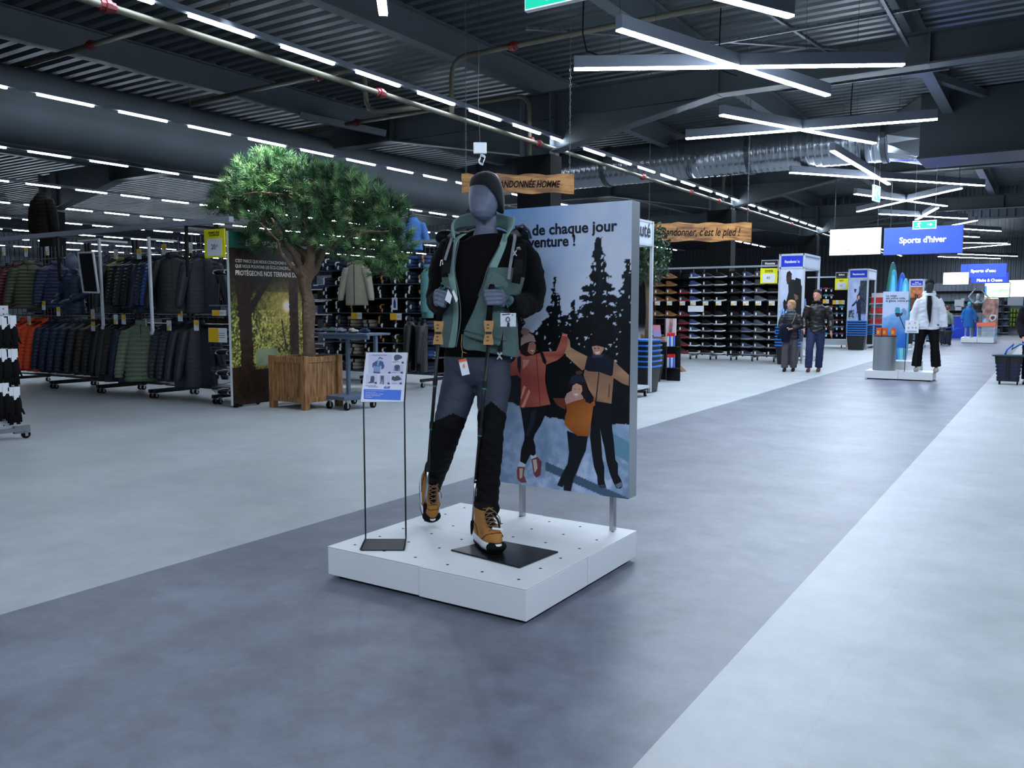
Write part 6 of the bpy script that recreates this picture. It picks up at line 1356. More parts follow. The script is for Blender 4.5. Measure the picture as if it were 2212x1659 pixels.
for k in range(7): mb.box((0, -.2, .07+.115*k), (.50, .02, .105)); mb.box((.24, 0, .07+.115*k), (.02, .4, .105))
for sx in (-1, 1): mb.box((sx*.23, -.215, .42), (.05, .02, .82))
mb.build('slats', wood, cr)

# ================================================================ shoe wall
SY = 21.6; sx0, sx1 = ON(1408, 700, 1, SY).x, ON(1684, 700, 1, SY).x; scx = (sx0+sx1)/2
def Z1(py): return ON(1560, py, 1, SY).z
def C6(cx, cy): return 1380+cx/4.148, 460+cy/4.148
r = thing('shoe_wall', 'long black wheeled wall of shoe shelves beyond the winter poster', 'shoe rack', (scx, SY+.3, 0)); off = Vector((scx, SY+.3, 0))
mb = MB(); mb.bx((sx0, SY+.30, .22), (sx1, SY+.34, Z1(585))); mb.build('back_panel', pm('black back panel', (11, 12, 15)), r, off=off)
mb = MB(); mb.bx((sx0, SY-.12, Z1(578)-.02), (sx1, SY-.07, Z1(578)+.03)); mb.build('header_rail', pm('pale grey rail', (150, 158, 166)), r, off=off)
mb = MB()
for z in np.arange(Z1(633), Z1(588), .05): mb.bx((ON(1468, 600, 1, SY).x, SY+.28, z), (ON(1530, 600, 1, SY).x, SY+.286, z+.006))
mb.build('wire_grid', wire, r, off=off)
colp = [1420, 1446, 1474, 1497, 1524, 1552, 1585, 1611, 1638, 1667]; rowp = [(597, 1), (614, 1), (631, 1), (648, 1), (681, 1), (699, 1), (714, 1), (730, 1), (747, 1), (763, 1)]
for x in [sx0]+[ON(c+13.5, 700, 1, SY).x for c in colp[:-1]]+[sx1]: mb = MB(); mb.bx((x-.012, SY+.26, .1), (x+.012, SY+.30, Z1(580))); mb.build('upright', black_metal, r, off=off)
for x in np.linspace(sx0+.6, sx1-.1, 6): mb = MB(); mb.bx((x-.02, SY-.1, .09), (x+.02, SY+.5, .13)); mb.build('foot_bar', grey_metal, r, off=off); caster(r, x, SY-.05, off, .045); caster(r, x, SY+.4, off, .045)
for (y_, _) in rowp: mb = MB(); z = Z1(y_+3.2); mb.bx((sx0, SY-.04, z-.008), (sx1, SY+.28, z)); mb.build('shelf', pm('dark shelf', (18, 20, 24), .4, .3), r, off=off)
for c in colp: p = ON(c, 655, 1, SY-.07); ticket(r, (p.x, p.y, p.z), .15, .11, 'left', off)
p = ON(1503, 667, 1, SY-.08); mb = MB(); mb.bx((p.x-.22, p.y, p.z-.08), (p.x+.22, p.y+.005, p.z+.08)); mb.build('size_card', paper_white, r, off=off)
def sneaker_meshes():
    up_, so_2 = MB(), MB(); n = 20; rs = []
    for z, toe, heel, w in ((.02, .14, -.125, .045), (.035, .145, -.125, .046), (.055, .12, -.12, .044), (.075, .06, -.118, .038), (.095, .02, -.112, .034), (.115, 0, -.11, .032), (.12, -.03, -.10, .02)):
        rs.append([((toe+heel)/2+(toe-heel)/2*math.cos(2*math.pi*k/n), w*math.copysign(abs(math.sin(2*math.pi*k/n))**.8, math.sin(2*math.pi*k/n)), z) for k in range(n)])
    up_.rings(rs); rs = []
    for z, toe, heel, w in ((0, .145, -.12, .045), (.005, .15, -.135, .05), (.024, .158, -.14, .052), (.03, .15, -.132, .048)):
        rs.append([((toe+heel)/2+(toe-heel)/2*math.cos(2*math.pi*k/n), w*math.copysign(abs(math.sin(2*math.pi*k/n))**.8, math.sin(2*math.pi*k/n)), z+(.012 if math.cos(2*math.pi*k/n) > .8 else 0)) for k in range(n)])
    so_2.rings(rs); out = []
    for m in (up_, so_2): o = m.build('s', black_plastic, smooth=True); out.append(o.data); bpy.data.objects.remove(o)
    m = MB()
    for k in range(4): m.tube([(.085-.028*k, -.026, .062+.012*k), (.075-.028*k, 0, .080+.012*k), (.085-.028*k, .026, .062+.012*k)], .004, 4)
    o = m.build('s', black_plastic); out.append(o.data); bpy.data.objects.remove(o)
    m = MB(); m.bx((-.06, -.056, .03), (-.03, -.05, .085)); o = m.build('s', paper_white); out.append(o.data); bpy.data.objects.remove(o)
    return out
su, ss, sl_, stg = sneaker_meshes()
def shoe(lab, cat, loc, rz, up, sole, lace, grp, tagged=False, s=1.15):
    t_ = thing('sneaker', lab, cat, loc, rz, grp); t_.scale = (s,)*3
    obj_of(su, 'upper', t_, up); obj_of(ss, 'sole', t_, sole); obj_of(sl_, 'laces', t_, lace)
    if tagged: obj_of(stg, 'price_tag', t_, paper_white)
    return t_
SM = {k: pm(k+' shoe material', v, .6) for k, v in dict(brown=(92, 54, 28), tan=(120, 76, 36), red=(60, 20, 24), black=(17, 17, 20), navy=(24, 36, 66), blue=(34, 62, 110), grey=(60, 64, 72), olive=(60, 60, 40)).items()}
SO = {k: pm(k+' shoe sole', v, .5) for k, v in dict(white=(204, 208, 214), amber=(150, 110, 60), red=(150, 30, 36), dark=(40, 42, 46), grey=(120, 124, 130)).items()}
cols = [('brown', 'amber'), ('tan', 'amber'), ('red', 'red'), ('blue', 'white'), ('black', 'grey'), ('black', 'white'), ('black', 'dark'), ('navy', 'grey'), ('grey', 'grey'), ('black', 'grey')]
colw = ['first', 'second', 'third', 'fourth', 'fifth', 'sixth', 'seventh', 'eighth', 'ninth', 'last']; roww = ['top', 'second', 'third', 'fourth', 'fifth', 'sixth', 'seventh', 'eighth', 'ninth', 'lowest']
random.seed(9)
for i, (y_, _) in enumerate(rowp):
    for j, cpx in enumerate(colp):
        if (j == 2 and i < 2) or (j < 2 and i > 4): continue
        x = ON(cpx, 700, 1, SY).x; up, so_3 = cols[j]
        if i > 7 and j in (3, 4): up = 'black'
        shoe(f'{up} shoe with {so_3} sole, {roww[i]} row, {colw[j]} column of the shoe wall', 'shoe', (x, SY+.06, Z1(y_+3.2)+.001), random.uniform(-.25, .0), SM[up], SO[so_3], SM['grey'], 'shoes on the shoe wall', random.random() < .6, 1.28)
def yellow_board(lab, px0, py0, px1, py1, Y, price, top):
    a, b = ON(px0, py0, 1, Y), ON(px1, py1, 1, Y); c = (a+b)/2; wd, hg = b.x-a.x, a.z-b.z
    r = thing('price_board', lab, 'price board', c); mb = MB(); mb.box((0, 0, 0), (wd, .012, hg)); mb.build('board', bright_yellow, r); mb = MB(); mb.box((0, -.008, -hg*.14), (wd*.72, .003, hg*.58)); mb.build('insert', paper_white, r)
    mb = MB(); mb.box((0, .03, hg*.5), (.02, .06, .06)); mb.build('clip', black_metal, r)
    s = hg*.16
    lettering('lettering', [(top[0], 0, hg*.33, s*.55, .001, 0, 'CENTER', None), (top[1], 0, hg*.24, s*.55, .001, 0, 'CENTER', None), (price, -wd*.03, -hg*.22, s*1.6, 0, 0, 'CENTER', None), ('€', wd*.17, -hg*.08, s*.5, 0, 0, 'CENTER', None)], (0, -.0115, 0), (1, 0, 0), (0, 0, 1), print_black, r)
yellow_board('yellow price board reading 40 euros over the shoe wall', 1643, 580, 1679, 612, SY-.15, '40', ('CHAUSSURES', 'RANDONNÉE'))
def small_sign(lab, px0, py0, px1, py1, Y, txt, legs=.12):
    a, b = ON(px0, py0, 1, Y), ON(px1, py1, 1, Y); c = (a+b)/2; wd, hg = b.x-a.x, a.z-b.z
    r = thing('header_sign', lab, 'sign', c); mb = MB(); mb.box((0, 0, 0), (wd, .03, hg)); mb.build('plate', pm('black sign face', (16, 17, 20), .5), r); mb = MB(); mb.tube([(-wd/2, -.01, -hg/2-legs), (-wd/2, -.01, hg/2), (wd/2, -.01, hg/2), (wd/2, -.01, -hg/2-legs)], .012, 5); mb.build('frame', frame_w, r)
    lettering('lettering', [(txt, 0, -hg*.16, hg*.5, .003, 0, 'CENTER', None)], (0, -.017, 0), (1, 0, 0), (0, 0, 1), paper_white, r)
small_sign('black sign reading Homme on top of the shoe wall', 1646, 563, 1681, 575, SY-.1, 'Homme')
# ================================================================ blue-headed Randonnée towers
blue_sign = pm('blue sign face', (22, 48, 190), .4, 0, .02); mist_w = (190, 200, 222)
def tower(lab, px0, px1, ytop, yhead, ybot, Y, depth, txt, art, polys, nx=30, ny=70):
    a, b = ON(px0, ytop, 1, Y), ON(px1, ytop, 1, Y); zt, zh, zb = a.z, ON(px0, yhead, 1, Y).z, max(.12, ON(px0, ybot, 1, Y).z); wd = b.x-a.x
    r = thing('sign_tower', lab, 'sign tower', ((a.x+b.x)/2, Y+depth/2, 0)); off = Vector(((a.x+b.x)/2, Y+depth/2, 0))
    for x in (a.x, b.x):
        for y in (Y, Y+depth): mb = MB(); mb.box((x, y, zt/2), (.05, .05, zt)); mb.build('post', frame_w, r, off=off)
    mb = MB()
    for z in (zt, zh, .12): mb.bx((b.x-.025, Y, z-.05), (b.x+.025, Y+depth, z)); mb.bx((a.x, Y-.025, z-.05), (b.x, Y+.025, z)); mb.bx((a.x, Y+depth-.02, z-.05), (b.x, Y+depth+.02, z))
    mb.build('frame_rails', frame_w, r, off=off)
    mb = MB(); mb.bx((b.x-.01, Y+.02, zh), (b.x+.005, Y+depth-.02, zt-.04)); mb.build('side_header', pm('pale blue-white card', (196, 206, 222)), r, off=off)
    mb = MB(); mb.bx((a.x+.03, Y-.012, zh+.0), (b.x-.03, Y, zt-.05)); mb.build('header_card', blue_sign, r, off=off)
    mb = MB(); mb.bx((a.x+.02, Y-.012, zb), (b.x-.02, Y, zh-.05)); mb.bx((a.x+.04, Y+.05, .14), (b.x-.5, Y+depth-.04, zh-.06), 1); mb.build('panel', [paper_white, pm('black back panel', (11, 12, 15))], r, off=off)
    raster('printed_picture', wd-.05, zh-.05-zb, nx, ny, art, (a.x+.025, Y-.014, zb), (1, 0, 0), (0, 0, 1), ink, r, off=off, polys=polys)
    tl = txt if isinstance(txt, list) else [txt]; hh = zt-.05-zh
    lettering('lettering', [(t, 0, hh*(.36 if len(tl) == 1 else .56-.34*k), hh*(.34 if len(tl) == 1 else .26), .004, 0, 'CENTER', wd*.62 if len(tl) == 1 else None) for k, t in enumerate(tl)], ((a.x+b.x)/2, Y-.014, zh), (1, 0, 0), (0, 0, 1), paper_white, r, off=off)
    return r, a.x, b.x, zb, zh
def mount(a, b):
    n = fbm(a, b*2, 3, 2); n2 = fbm(a, b*2, 16, 4, 3)
    if b > .56+n*.03: return mixc((176, 186, 210), (200, 208, 226), (b-.5)*2+n)
    if b > .40: return mixc((40, 96, 170), (206, 222, 240), .45+n2*2.2)
    return mixc((18, 50, 120), (24, 44, 60), max(0, .3-b)*3+n2)
hk = [([(.22, .52), (.20, .20), (.24, .18), (.26, .52)], (30, 44, 70)), ([(.38, .70), (.36, .55), (.42, .10), (.98, .10), (.98, .80), (.90, .84), (.60, .88), (.45, .82)], (24, 26, 22)), ([(.55, .80), (.70, .90), (.92, .88), (.98, .70), (.98, .45), (.75, .45)], (16, 17, 22)), ([(.14, .62), (.20, .66), (.32, .62), (.34, .55), (.24, .52), (.16, .56)], (26, 24, 28)),
      ([(.26, .60), (.34, .56), (.50, .70), (.48, .80), (.38, .74)], (26, 28, 24)), ([(.26, .88), (.28, .93), (.40, .95), (.50, .92), (.50, .86), (.42, .82), (.30, .83)], (60, 44, 38)), ([(.36, .82), (.40, .66), (.62, .72), (.60, .88), (.46, .88)], (26, 28, 24)), ([(.25, .90), (.28, .96), (.40, .98), (.52, .94), (.46, .91), (.34, .92)], (34, 28, 26)), ([(.62, .72), (.80, .70), (.84, .66), (.70, .64)], (120, 84, 74))]
TA, ax0, ax1, azb, azh = tower('white and blue Randonnée tower with a hiker poster, beside the shoe wall', 1686, 1738, 549, 577, 770, 21.3, 1.55, 'Randonnée', mount, hk)
BW = ['lowest', 'second from below', 'third from below', 'fourth from below', 'fifth from below', 'sixth from below', 'topmost']
def stack(px, py, Y, n, place, rz=0, s=1.0):
    p = ON(px, py, 1, Y)
    for k in range(n): basket(f'black shopping basket, blue rim, {place}, {BW[k] if k < n-1 else "topmost"}', (p.x, Y, .01+.066*k*s), rz, 'nested baskets '+place, s=s)
stack(1701, 785, 20.85, 7, 'at the foot of the hiker poster tower', math.pi/2, 1.1)
# blue jacket hanging inside the tower, seen from the aisle side
p = ON(1748, 640, 0, ax1-.3); garment('hanging_jacket', 'pale blue jacket hanging inside the hiker poster tower', 'jacket', 'shell', (ax1-.22, 22.0, 1.75), math.pi/2, pm('pale blue rain fabric', (120, 150, 200), .5), None, None, .9)
def kidsnow(a, b):
    n = fbm(a, b*2, 3, 5); n2 = fbm(a, b*2, 14, 3, 3)
    c = mixc((146, 168, 214), (200, 210, 232), b*.4+n+.3)
    if a > .62-(1-b)*.25+n2*.1 and .28 < b < .97: c = mixc((70, 84, 104), (30, 36, 44), .5+n2*2)
    if b < .30+n*.05: c = mixc((176, 190, 216), (130, 150, 190), .5+n2*2)
    if b < .38 and a < .3 and n2 > -.1 and b > .2: c = (50, 60, 70)
    return c
kd = [([(.42, .52), (.55, .60), (.66, .56), (.70, .40), (.72, .22), (.78, .05), (.62, .03), (.58, .20), (.52, .32), (.46, .40)], (22, 28, 54)), ([(.44, .53), (.30, .46), (.16, .44), (.18, .48), (.34, .53), (.46, .60)], (24, 32, 60)), ([(.66, .58), (.84, .54), (.96, .50), (.94, .55), (.80, .60), (.66, .63)], (24, 32, 60)), ([(.46, .60), (.44, .66), (.52, .70), (.62, .69), (.66, .62), (.58, .58)], (40, 34, 40)), ([(.50, .60), (.49, .65), (.56, .67), (.61, .65), (.60, .60), (.55, .585)], (206, 160, 144)), ([(.26, .80), (.42, .80), (.38, .74), (.32, .72)], (60, 50, 96))]
tower('white and blue Randonnée tower with a child-in-snow poster, farther down the aisle', 1835, 1876, 581, 600, 709, 29.8, 1.4, 'Randonnée', kidsnow, kd, 24, 50)
stack(1849, 755, 29.3, 7, 'at the foot of the child-in-snow poster tower', math.pi/2, 1.15)
stack(1884, 757, 31.4, 5, 'behind the child-in-snow poster tower', math.pi/2, 1.1)
# second black wall between the towers
WY = 30.6; wx0, wx1 = ON(1760, 700, 1, WY).x, ON(1830, 700, 1, WY).x
r = thing('goggle_wall', 'black hanging wall of small goods between the two poster towers', 'display wall', ((wx0+wx1)/2, WY+.2, 0)); off = Vector(((wx0+wx1)/2, WY+.2, 0)); W2 = lambda py: ON(1800, py, 1, WY).z
mb = MB(); mb.bx((wx0, WY+.1, .30), (wx1, WY+.14, W2(600))); mb.build('back_panel', pm('black back panel', (11, 12, 15)), r, off=off); mb = MB(); mb.bx((wx0, WY-.1, .10), (wx1, WY+.3, .28)); mb.build('plinth', frame_w, r, off=off)
mb = MB(); mb.bx((wx0-.3, WY-.05, W2(600)), (wx1+.1, WY, W2(600)+.05)); mb.build('header_rail', frame_w, r, off=off)
for x in (wx0+.2, wx1-.15): caster(r, x, WY-.05, off, .045)
for px, py in ((1784, 651), (1805, 653), (1818, 653)): p = ON(px, py, 1, WY-.08); ticket(r, tuple(p), .2, .14, 'strip', off)
gc = [((30, 60, 130), 'blue'), ((120, 30, 40), 'red'), ((24, 24, 30), 'black'), ((40, 130, 150), 'turquoise'), ((90, 94, 110), 'grey')]
for i in range(7):
    for j in range(5):
        if i < 2 and j > 2: continue
        c, nm = gc[(i*2+j) % 5]; p = ON(1772+j*11.5, 624+i*14.5+(10 if i > 1 else 0), 1, WY)
        t_ = thing('goggle_pack', f'{nm} ski goggles, white tag, dark wall between towers, row {("one", "two", "three", "four", "five", "six", "seven")[i]}, column {("one", "two", "three", "four", "five")[j]}', 'goggles', p, 0, 'goggles on the dark wall')
        mb = MB(); mb.ell((0, 0, 0), (.10, .05, .05), 10, 6); mb.build('lens', pm(nm+' goggle lens', c, .2), t_, smooth=True); mb = MB(); mb.tube([(-.1, .03, 0), (0, .09, 0), (.1, .03, 0)], .02, 5, flat=.4); mb.box((.03, -.06, -.06), (.05, .01, .07), mat=1); mb.build('strap', [black_plastic, paper_white], t_)
yellow_board('yellow price board reading 10 euros on the wall between the towers', 1804, 602, 1831, 626, WY-.15, '10', ('LUNETTES', 'DE SKI'))
small_sign('black sign reading Enfant above the dark wall between the towers', 1806, 589, 1831, 598, WY-.1, 'Enfant')
# ================================================================ second display platform down the aisle
pcx0, pcx1, pcy = -3.05, -1.86, 17.42
for k in range(2): platform_module('platform_module', pcx0+k*.597, pcy, .594, .58, .166, ('white platform module carrying the silver cylinder', 'white platform module under the mannequin in the white ski jacket')[k], 'modules of the second display platform')
platform_module('platform_module', pcx0+.30, pcy+.585, .594, .50, .33, 'taller white platform block behind the silver cylinder', 'modules of the second display platform')
cc_ = ON(1908.5, 800, 1, pcy+.22); zt = ON(1908, 725, 1, pcy+.22).z
r = thing('display_cylinder', 'brushed silver cylinder plinth with a black top on the second platform', 'plinth', (cc_.x, pcy+.26, .167))
mb = MB(); mb.cyl((0, 0, 0), (0, 0, zt-.18), .205, n=36); mb.build('drum', pm('brushed silver drum', (150, 158, 164), .38, .7, .06), r, smooth=False, bevel=.004); mb = MB(); mb.cyl((0, 0, zt-.18), (0, 0, zt-.167), .21, n=36); mb.build('black_top', black_plastic, r)
for k, (dx, dy) in enumerate(((-.10, -.06), (.0, -.04), (.15, -.03))):
    b_ = thing('product_box', f'orange product box on the silver cylinder, {("left", "middle", "right")[k]}', 'box', (cc_.x+dx, pcy+.26+dy, zt+.001), -.1+.1*k, 'orange boxes on the silver cylinder')
    mb = MB(); mb.bx((-.045, -.035, 0), (.045, .035, .15)); mb.build('carton', pm('orange carton', (206, 84, 40), .5, 0, .2, 30), b_); mb = MB(); mb.bx((-.035, -.037, .03), (.01, -.035, .10)); mb.build('printed_patch', pm('yellow print', (222, 160, 60)), b_)
# snow panel
SPY = 18.55; a_, b_2 = ON(1908, 630, 1, SPY), ON(1958, 752, 1, SPY)
r = thing('snow_panel', 'tall blue panel showing a skier with goggles, behind the silver cylinder', 'poster', ((a_.x+b_2.x)/2, SPY, 0)); off = Vector(((a_.x+b_2.x)/2, SPY, 0))
mb = MB(); mb.bx((a_.x, SPY+.003, b_2.z), (b_2.x, SPY+.06, a_.z)); mb.build('panel', frame_w, r, off=off)
for x in (a_.x+.08, b_2.x-.05): mb = MB(); mb.bx((x-.012, SPY+.02, 0 if x < -2.8 else .0), (x+.012, SPY+.045, b_2.z)); mb.build('post', chrome, r, off=off)
def snowp(a, b):
    n = fbm(a, b*2, 3, 8); 
    if b < .62-(.5-a)*.18+n*.03: return mixc((40, 104, 190), (160, 196, 232), (b-.1)*1.6+n*.6+(.5-a)*.2)
    return mixc((168, 198, 232), (196, 206, 232), b+n)
sk_ = [([(.48, .66), (.52, .72), (.66, .72), (.70, .66), (.66, .60), (.54, .60)], (60, 150, 160)), ([(.50, .62), (.70, .62), (.68, .56), (.56, .55)], (30, 40, 60)), ([(.74, .68), (.84, .71), (.96, .64), (.92, .58), (.80, .60)], (110, 150, 190)), ([(.66, .56), (.70, .57), (.92, .34), (.89, .33)], (40, 60, 90)), ([(.68, .60), (.80, .64), (.78, .58), (.70, .56)], (40, 56, 84))]
raster('printed_picture', b_2.x-a_.x, a_.z-b_2.z, 14, 34, snowp, (a_.x, SPY, b_2.z), (1, 0, 0), (0, 0, 1), ink, r, off=off, polys=sk_)
lettering('lettering', [(t, a_.x+.055, ON(1912, y, 1, SPY).z, .062, .001, 0, 'LEFT', None) for t, y in (('La neige', 641), ('est votre toile,', 646.5), ('la glisse, votre art.', 652))], (0, SPY-.0015, 0), (1, 0, 0), (0, 0, 1), pm('navy lettering', (18, 24, 44)), r, off=off)
# paddle boards
for k, (pl_, pr_, pt2, c, c2, nm) in enumerate(((1914, 1941, 565, (24, 88, 92), (30, 120, 60), 'tallest dark green-blue'), (1920, 1941, 581, (40, 150, 196), (110, 200, 220), 'turquoise-blue with dark dots'), (1934, 1961, 588, (30, 80, 180), (60, 130, 210), 'royal blue'), (1944, 1967, 600, (70, 180, 214), (120, 214, 230), 'pale turquoise, shortest'))):
    Y = 19.9+.22*(3-k); A = ON((pl_+pr_)/2, pt2, 1, Y); zt = A.z; w_ = ON(pr_, pt2, 1, Y).x-ON(pl_, pt2, 1, Y).x
    r = thing('paddle_board', f'{nm} board standing upright behind the snow panel', 'paddle board', (A.x, Y, 0), 0, 'boards standing behind the snow panel')
    pts = [(-w_*.30, .01), (w_*.30, .01), (w_*.5, .5), (w_*.54, zt*.55), (w_*.47, zt*.80), (w_*.28, zt*.95), (w_*.10, zt), (-.02, zt*.985), (-w_*.25, zt*.90), (-w_*.45, zt*.70), (-w_*.5, zt*.45), (-w_*.46, .4)]
    mb = MB(); mb.prism(pts, (0, 0, 0), (1, 0, 0), (0, 0, 1), (0, .09, 0)); mb.build('board', pm(nm+' board', c, .3, 0, .15, 2), r, bevel=.02)
    mb = MB(); mb.prism([(x*.55, .1+y*.9) for x, y in pts], (0, -.003, 0), (1, 0, 0), (0, 0, 1), (0, .005, 0)); mb.build('deck_pad', pm(nm+' deck', c2, .4, 0, .15, 2), r)
# kayak tower and farther displays
def kay(a, b): n = fbm(a, b*2, 5, 2, 3); return mixc((170, 84, 40), (212, 150, 110), .3+n*1.4) if b > .52+n*.03 else mixc((60, 40, 40), (110, 70, 50), n+.5) if b > .42 else mixc((120, 76, 52), (70, 50, 48), n+.5)
tower('white-framed kayak and paddle tower with an orange sunset poster, behind the ski mannequin', 1966, 1996, 603, 617, 668, 31.5, 1.0, ['Kayak', 'Stand up paddle'], kay, [([(.42, .40), (.50, .40), (.52, .66), (.46, .72), (.40, .66)], (30, 22, 26)), ([(.56, .40), (.64, .40), (.66, .62), (.60, .68), (.54, .62)], (34, 24, 28))], 14, 24)
# ski mannequin
mz = pcy+.28; mp = ON(2000, 800, 1, mz); hT = ON(2006, 603, 1, mz).z-.17
skin_dk = pm('dark grey mannequin', (46, 48, 54), .45)
r = thing('mannequin', 'dark mannequin in a white ski jacket and black trousers', 'mannequin', (mp.x, mz, .167), math.radians(8))
f = Fig(r, hT, dict(ls=(-.15, 0, 1.38), rs=(.15, 0, 1.38), lw=(-.27, -.03, .84), rw=(.28, -.02, .82), le=(-.245, .02, 1.10), re=(.25, .02, 1.10), la=(-.17, 0, .09), ra=(.17, 0, .09), lk=(-.14, -.02, .49), rk=(.13, -.03, .49)))
f.body(skin_dk, face=False); f.trousers(pm('black ski trousers', (14, 14, 17), .75, 0, .15, 12), .018, flare=.022, ank=.06); f.shoes(pm('pale trainers', (150, 146, 130), .6))
jw = pm('white ski jacket fabric', (206, 210, 220), .5, 0, .03, 10); f.coat(jw, .028, .80, 'ski_jacket', .01, hood=True, disp=.012)
f.hair(pm('patterned beanie knit', (28, 28, 34), .8, 0, .9, 26), [(.03, .080, .101, .004), (.07, .080, .100, .004), (.105, .066, .083, .004), (.13, .035, .045, .004), (.14, .01, .012, 0)], name='beanie')
mb = MB(); k_ = f.k; mb.prism([(-.035*k_, 1.44*k_), (.035*k_, 1.44*k_), (.05*k_, 1.3*k_), (.04*k_, .96*k_), (.025*k_, .90*k_), (0, 1.0*k_), (-.03*k_, 1.2*k_)], (0, -.168*k_, 0), (1, 0, 0), (0, 0, 1), (0, .03, 0)); mb.build('dark_mid_layer', pm('charcoal mid layer', (34, 36, 46), .8), r)
mb = MB(); mb.tube([(.05*k_, -.17*k_, 1.44*k_), (.055*k_, -.178*k_, 1.3*k_), (.04*k_, -.178*k_, .96*k_), (.005, -.17*k_, .86*k_)], .006, 5); mb.tube([(-.05*k_, -.17*k_, 1.44*k_), (-.035*k_, -.178*k_, 1.2*k_), (0, -.178*k_, .98*k_)], .006, 5); mb.build('zip', grey_metal, r)
a_, b_2 = ON(1956, 692, 1, pcy+.12), ON(1984, 719.5, 1, pcy+.12); cx_ = (a_.x+b_2.x)/2
r = thing('sign_stand', 'thin wire stand with a white sheet beside the mannequin in the ski jacket', 'sign stand', (cx_, pcy+.14, .168)); off = Vector((cx_, pcy+.14, .168)); mb = MB(); mb.bx((a_.x, pcy+.12, b_2.z), (b_2.x, pcy+.125, a_.z)); mb.build('sheet', paper_white, r, off=off)
for s in (a_.x+.02, b_2.x-.02): mb = MB(); mb.tube([(s, pcy+.03, .173), (s, pcy+.13, .173), (s, pcy+.13, b_2.z+.05)], .006, 5); mb.build('rod', black_metal, r, off=off)
mb = MB()
for (u, v) in ((.3, .75), (.72, .8), (.25, .4), (.55, .42), (.8, .42)): mb.box((a_.x+(b_2.x-a_.x)*u, pcy+.119, b_2.z+(a_.z-b_2.z)*v), (.03, .001, .035))
mb.box((cx_, pcy+.119, b_2.z+.03), (.17, .001, .03)); mb.build('sheet_print', pm('pale grey print', (166, 172, 200)), r, off=off)

# ================================================================ shoppers
sk = pm('light skin', (196, 140, 118), .55, 0, .06); lensm = pm('spectacle metal', (150, 150, 150), .3, .8)
wp = ON(1705, 802, 2, 0); wh = ON(1712, 648, 1, wp.y).z
r = thing('person', 'person with short fair hair and glasses in a dark quilted jacket and grey trousers', 'person', (wp.x, wp.y, 0), math.radians(14))
f = Fig(r, wh, dict(ls=(-.165, 0, 1.38), rs=(.165, 0, 1.38), le=(-.235, -.01, 1.12), re=(.235, -.01, 1.10), lw=(-.10, -.24, 1.08), rw=(.03, -.26, 1.05), la=(-.115, -.06, .09), ra=(.085, .06, .09), lk=(-.115, -.10, .49), rk=(.09, 0, .49)), fem=True)
f.body(sk, yaw=-.75); f.trousers(pm('warm grey trousers', (76, 70, 76), .85), .016, flare=.02, ank=.05); f.shoes(pm('dark walking shoes', (42, 34, 36), .7))
f.coat(pm('black quilted jacket', (20, 20, 27), .5, 0, .2, 14), .028, .80, 'jacket', .012, quilt=.006); f.scarf(pm('patterned grey scarf', (90, 100, 106), .9, 0, .8, 40))
f.hair(pm('fair hair', (168, 124, 78), .6, 0, .25, 60), [(-.085, .07, .055, .045), (-.05, .088, .075, .04), (0, .096, .088, .03), (.045, .098, .100, .018), (.085, .09, .105, .008), (.12, .06, .075, .008), (.135, .02, .03, .008)], yaw=-.75)
mb = MB(); R = Matrix.Rotation(-.75, 3, 'Z'); hd = f.J['head']
for s in (-1, 1): mb.tube([(hd+R @ Vector((s*.033+.025*math.cos(t), -.100, .008+.018*math.sin(t))))*f.k for t in [i*math.pi/5 for i in range(10)]], .003, 4, closed=True); mb.tube([(hd+R @ Vector((s*.058, -.095, .01)))*f.k, (hd+R @ Vector((s*.082, .0, .01)))*f.k], .003, 4)
mb.build('glasses', lensm, r)
c_ = thing('carried_coat', 'navy coat folded over the arm of the person with glasses', 'coat', (wp.x, wp.y, 0), math.radians(14)); k_ = f.k; mb = MB()
mb.rings([oval((x*k_, y*k_, z*k_), rx*k_, ry*k_, 16) for x, y, z, rx, ry in ((-.10, -.20, .72, .09, .03), (-.12, -.22, .85, .12, .05), (-.11, -.24, 1.0, .15, .07), (-.10, -.24, 1.10, .14, .08), (-.08, -.23, 1.18, .09, .06))]); mb.tube([(-.16*k_, -.2*k_, 1.0*k_), (-.24*k_, -.18*k_, .88*k_), (-.28*k_, -.14*k_, .80*k_)], [.06, .05, .03], 8)
me = remeshed(mb, .014, 3); skin_obj('cloth', me, pm('navy coat cloth', (26, 30, 56), .8), c_, (0, 0, 0), None, lambda c: .012*noise.noise(c*13))
b_ = thing('handbag', 'dark handbag hanging on a pale strap across the person with glasses', 'bag', (wp.x, wp.y, 0), math.radians(14)); mb = MB(); mb.tube([(.11*k_, -.115*k_, 1.42*k_), (.06*k_, -.20*k_, 1.25*k_), (-.02*k_, -.235*k_, 1.10*k_)], .008, 5, flat=.5); mb.tube([(.11*k_, -.1*k_, 1.42*k_), (.15*k_, .09*k_, 1.36*k_), (.22*k_, .14*k_, 1.0*k_)], .008, 5, flat=.5); mb.build('strap', pm('tan strap', (140, 124, 96)), b_); mb = MB(); mb.box((.255*k_, .06, .88*k_), (.07, .22, .26)); mb.build('bag_body', pm('grey-blue leather', (52, 62, 84), .5), b_, bevel=.02)
mp = ON(1760, 803, 2, 0); mh = ON(1768, 626, 1, mp.y).z
r = thing('person', 'person with short dark hair in a black leather jacket and blue jeans', 'person', (mp.x, mp.y, 0), math.radians(12))
f = Fig(r, mh, dict(ls=(-.18, 0, 1.41), rs=(.19, .01, 1.40), le=(-.25, .03, 1.13), re=(.28, .03, 1.12), lw=(-.24, -.10, .92), rw=(.30, -.05, .86), la=(-.13, -.08, .09), ra=(.07, .10, .09), lk=(-.12, -.11, .49), rk=(.09, .0, .49)))
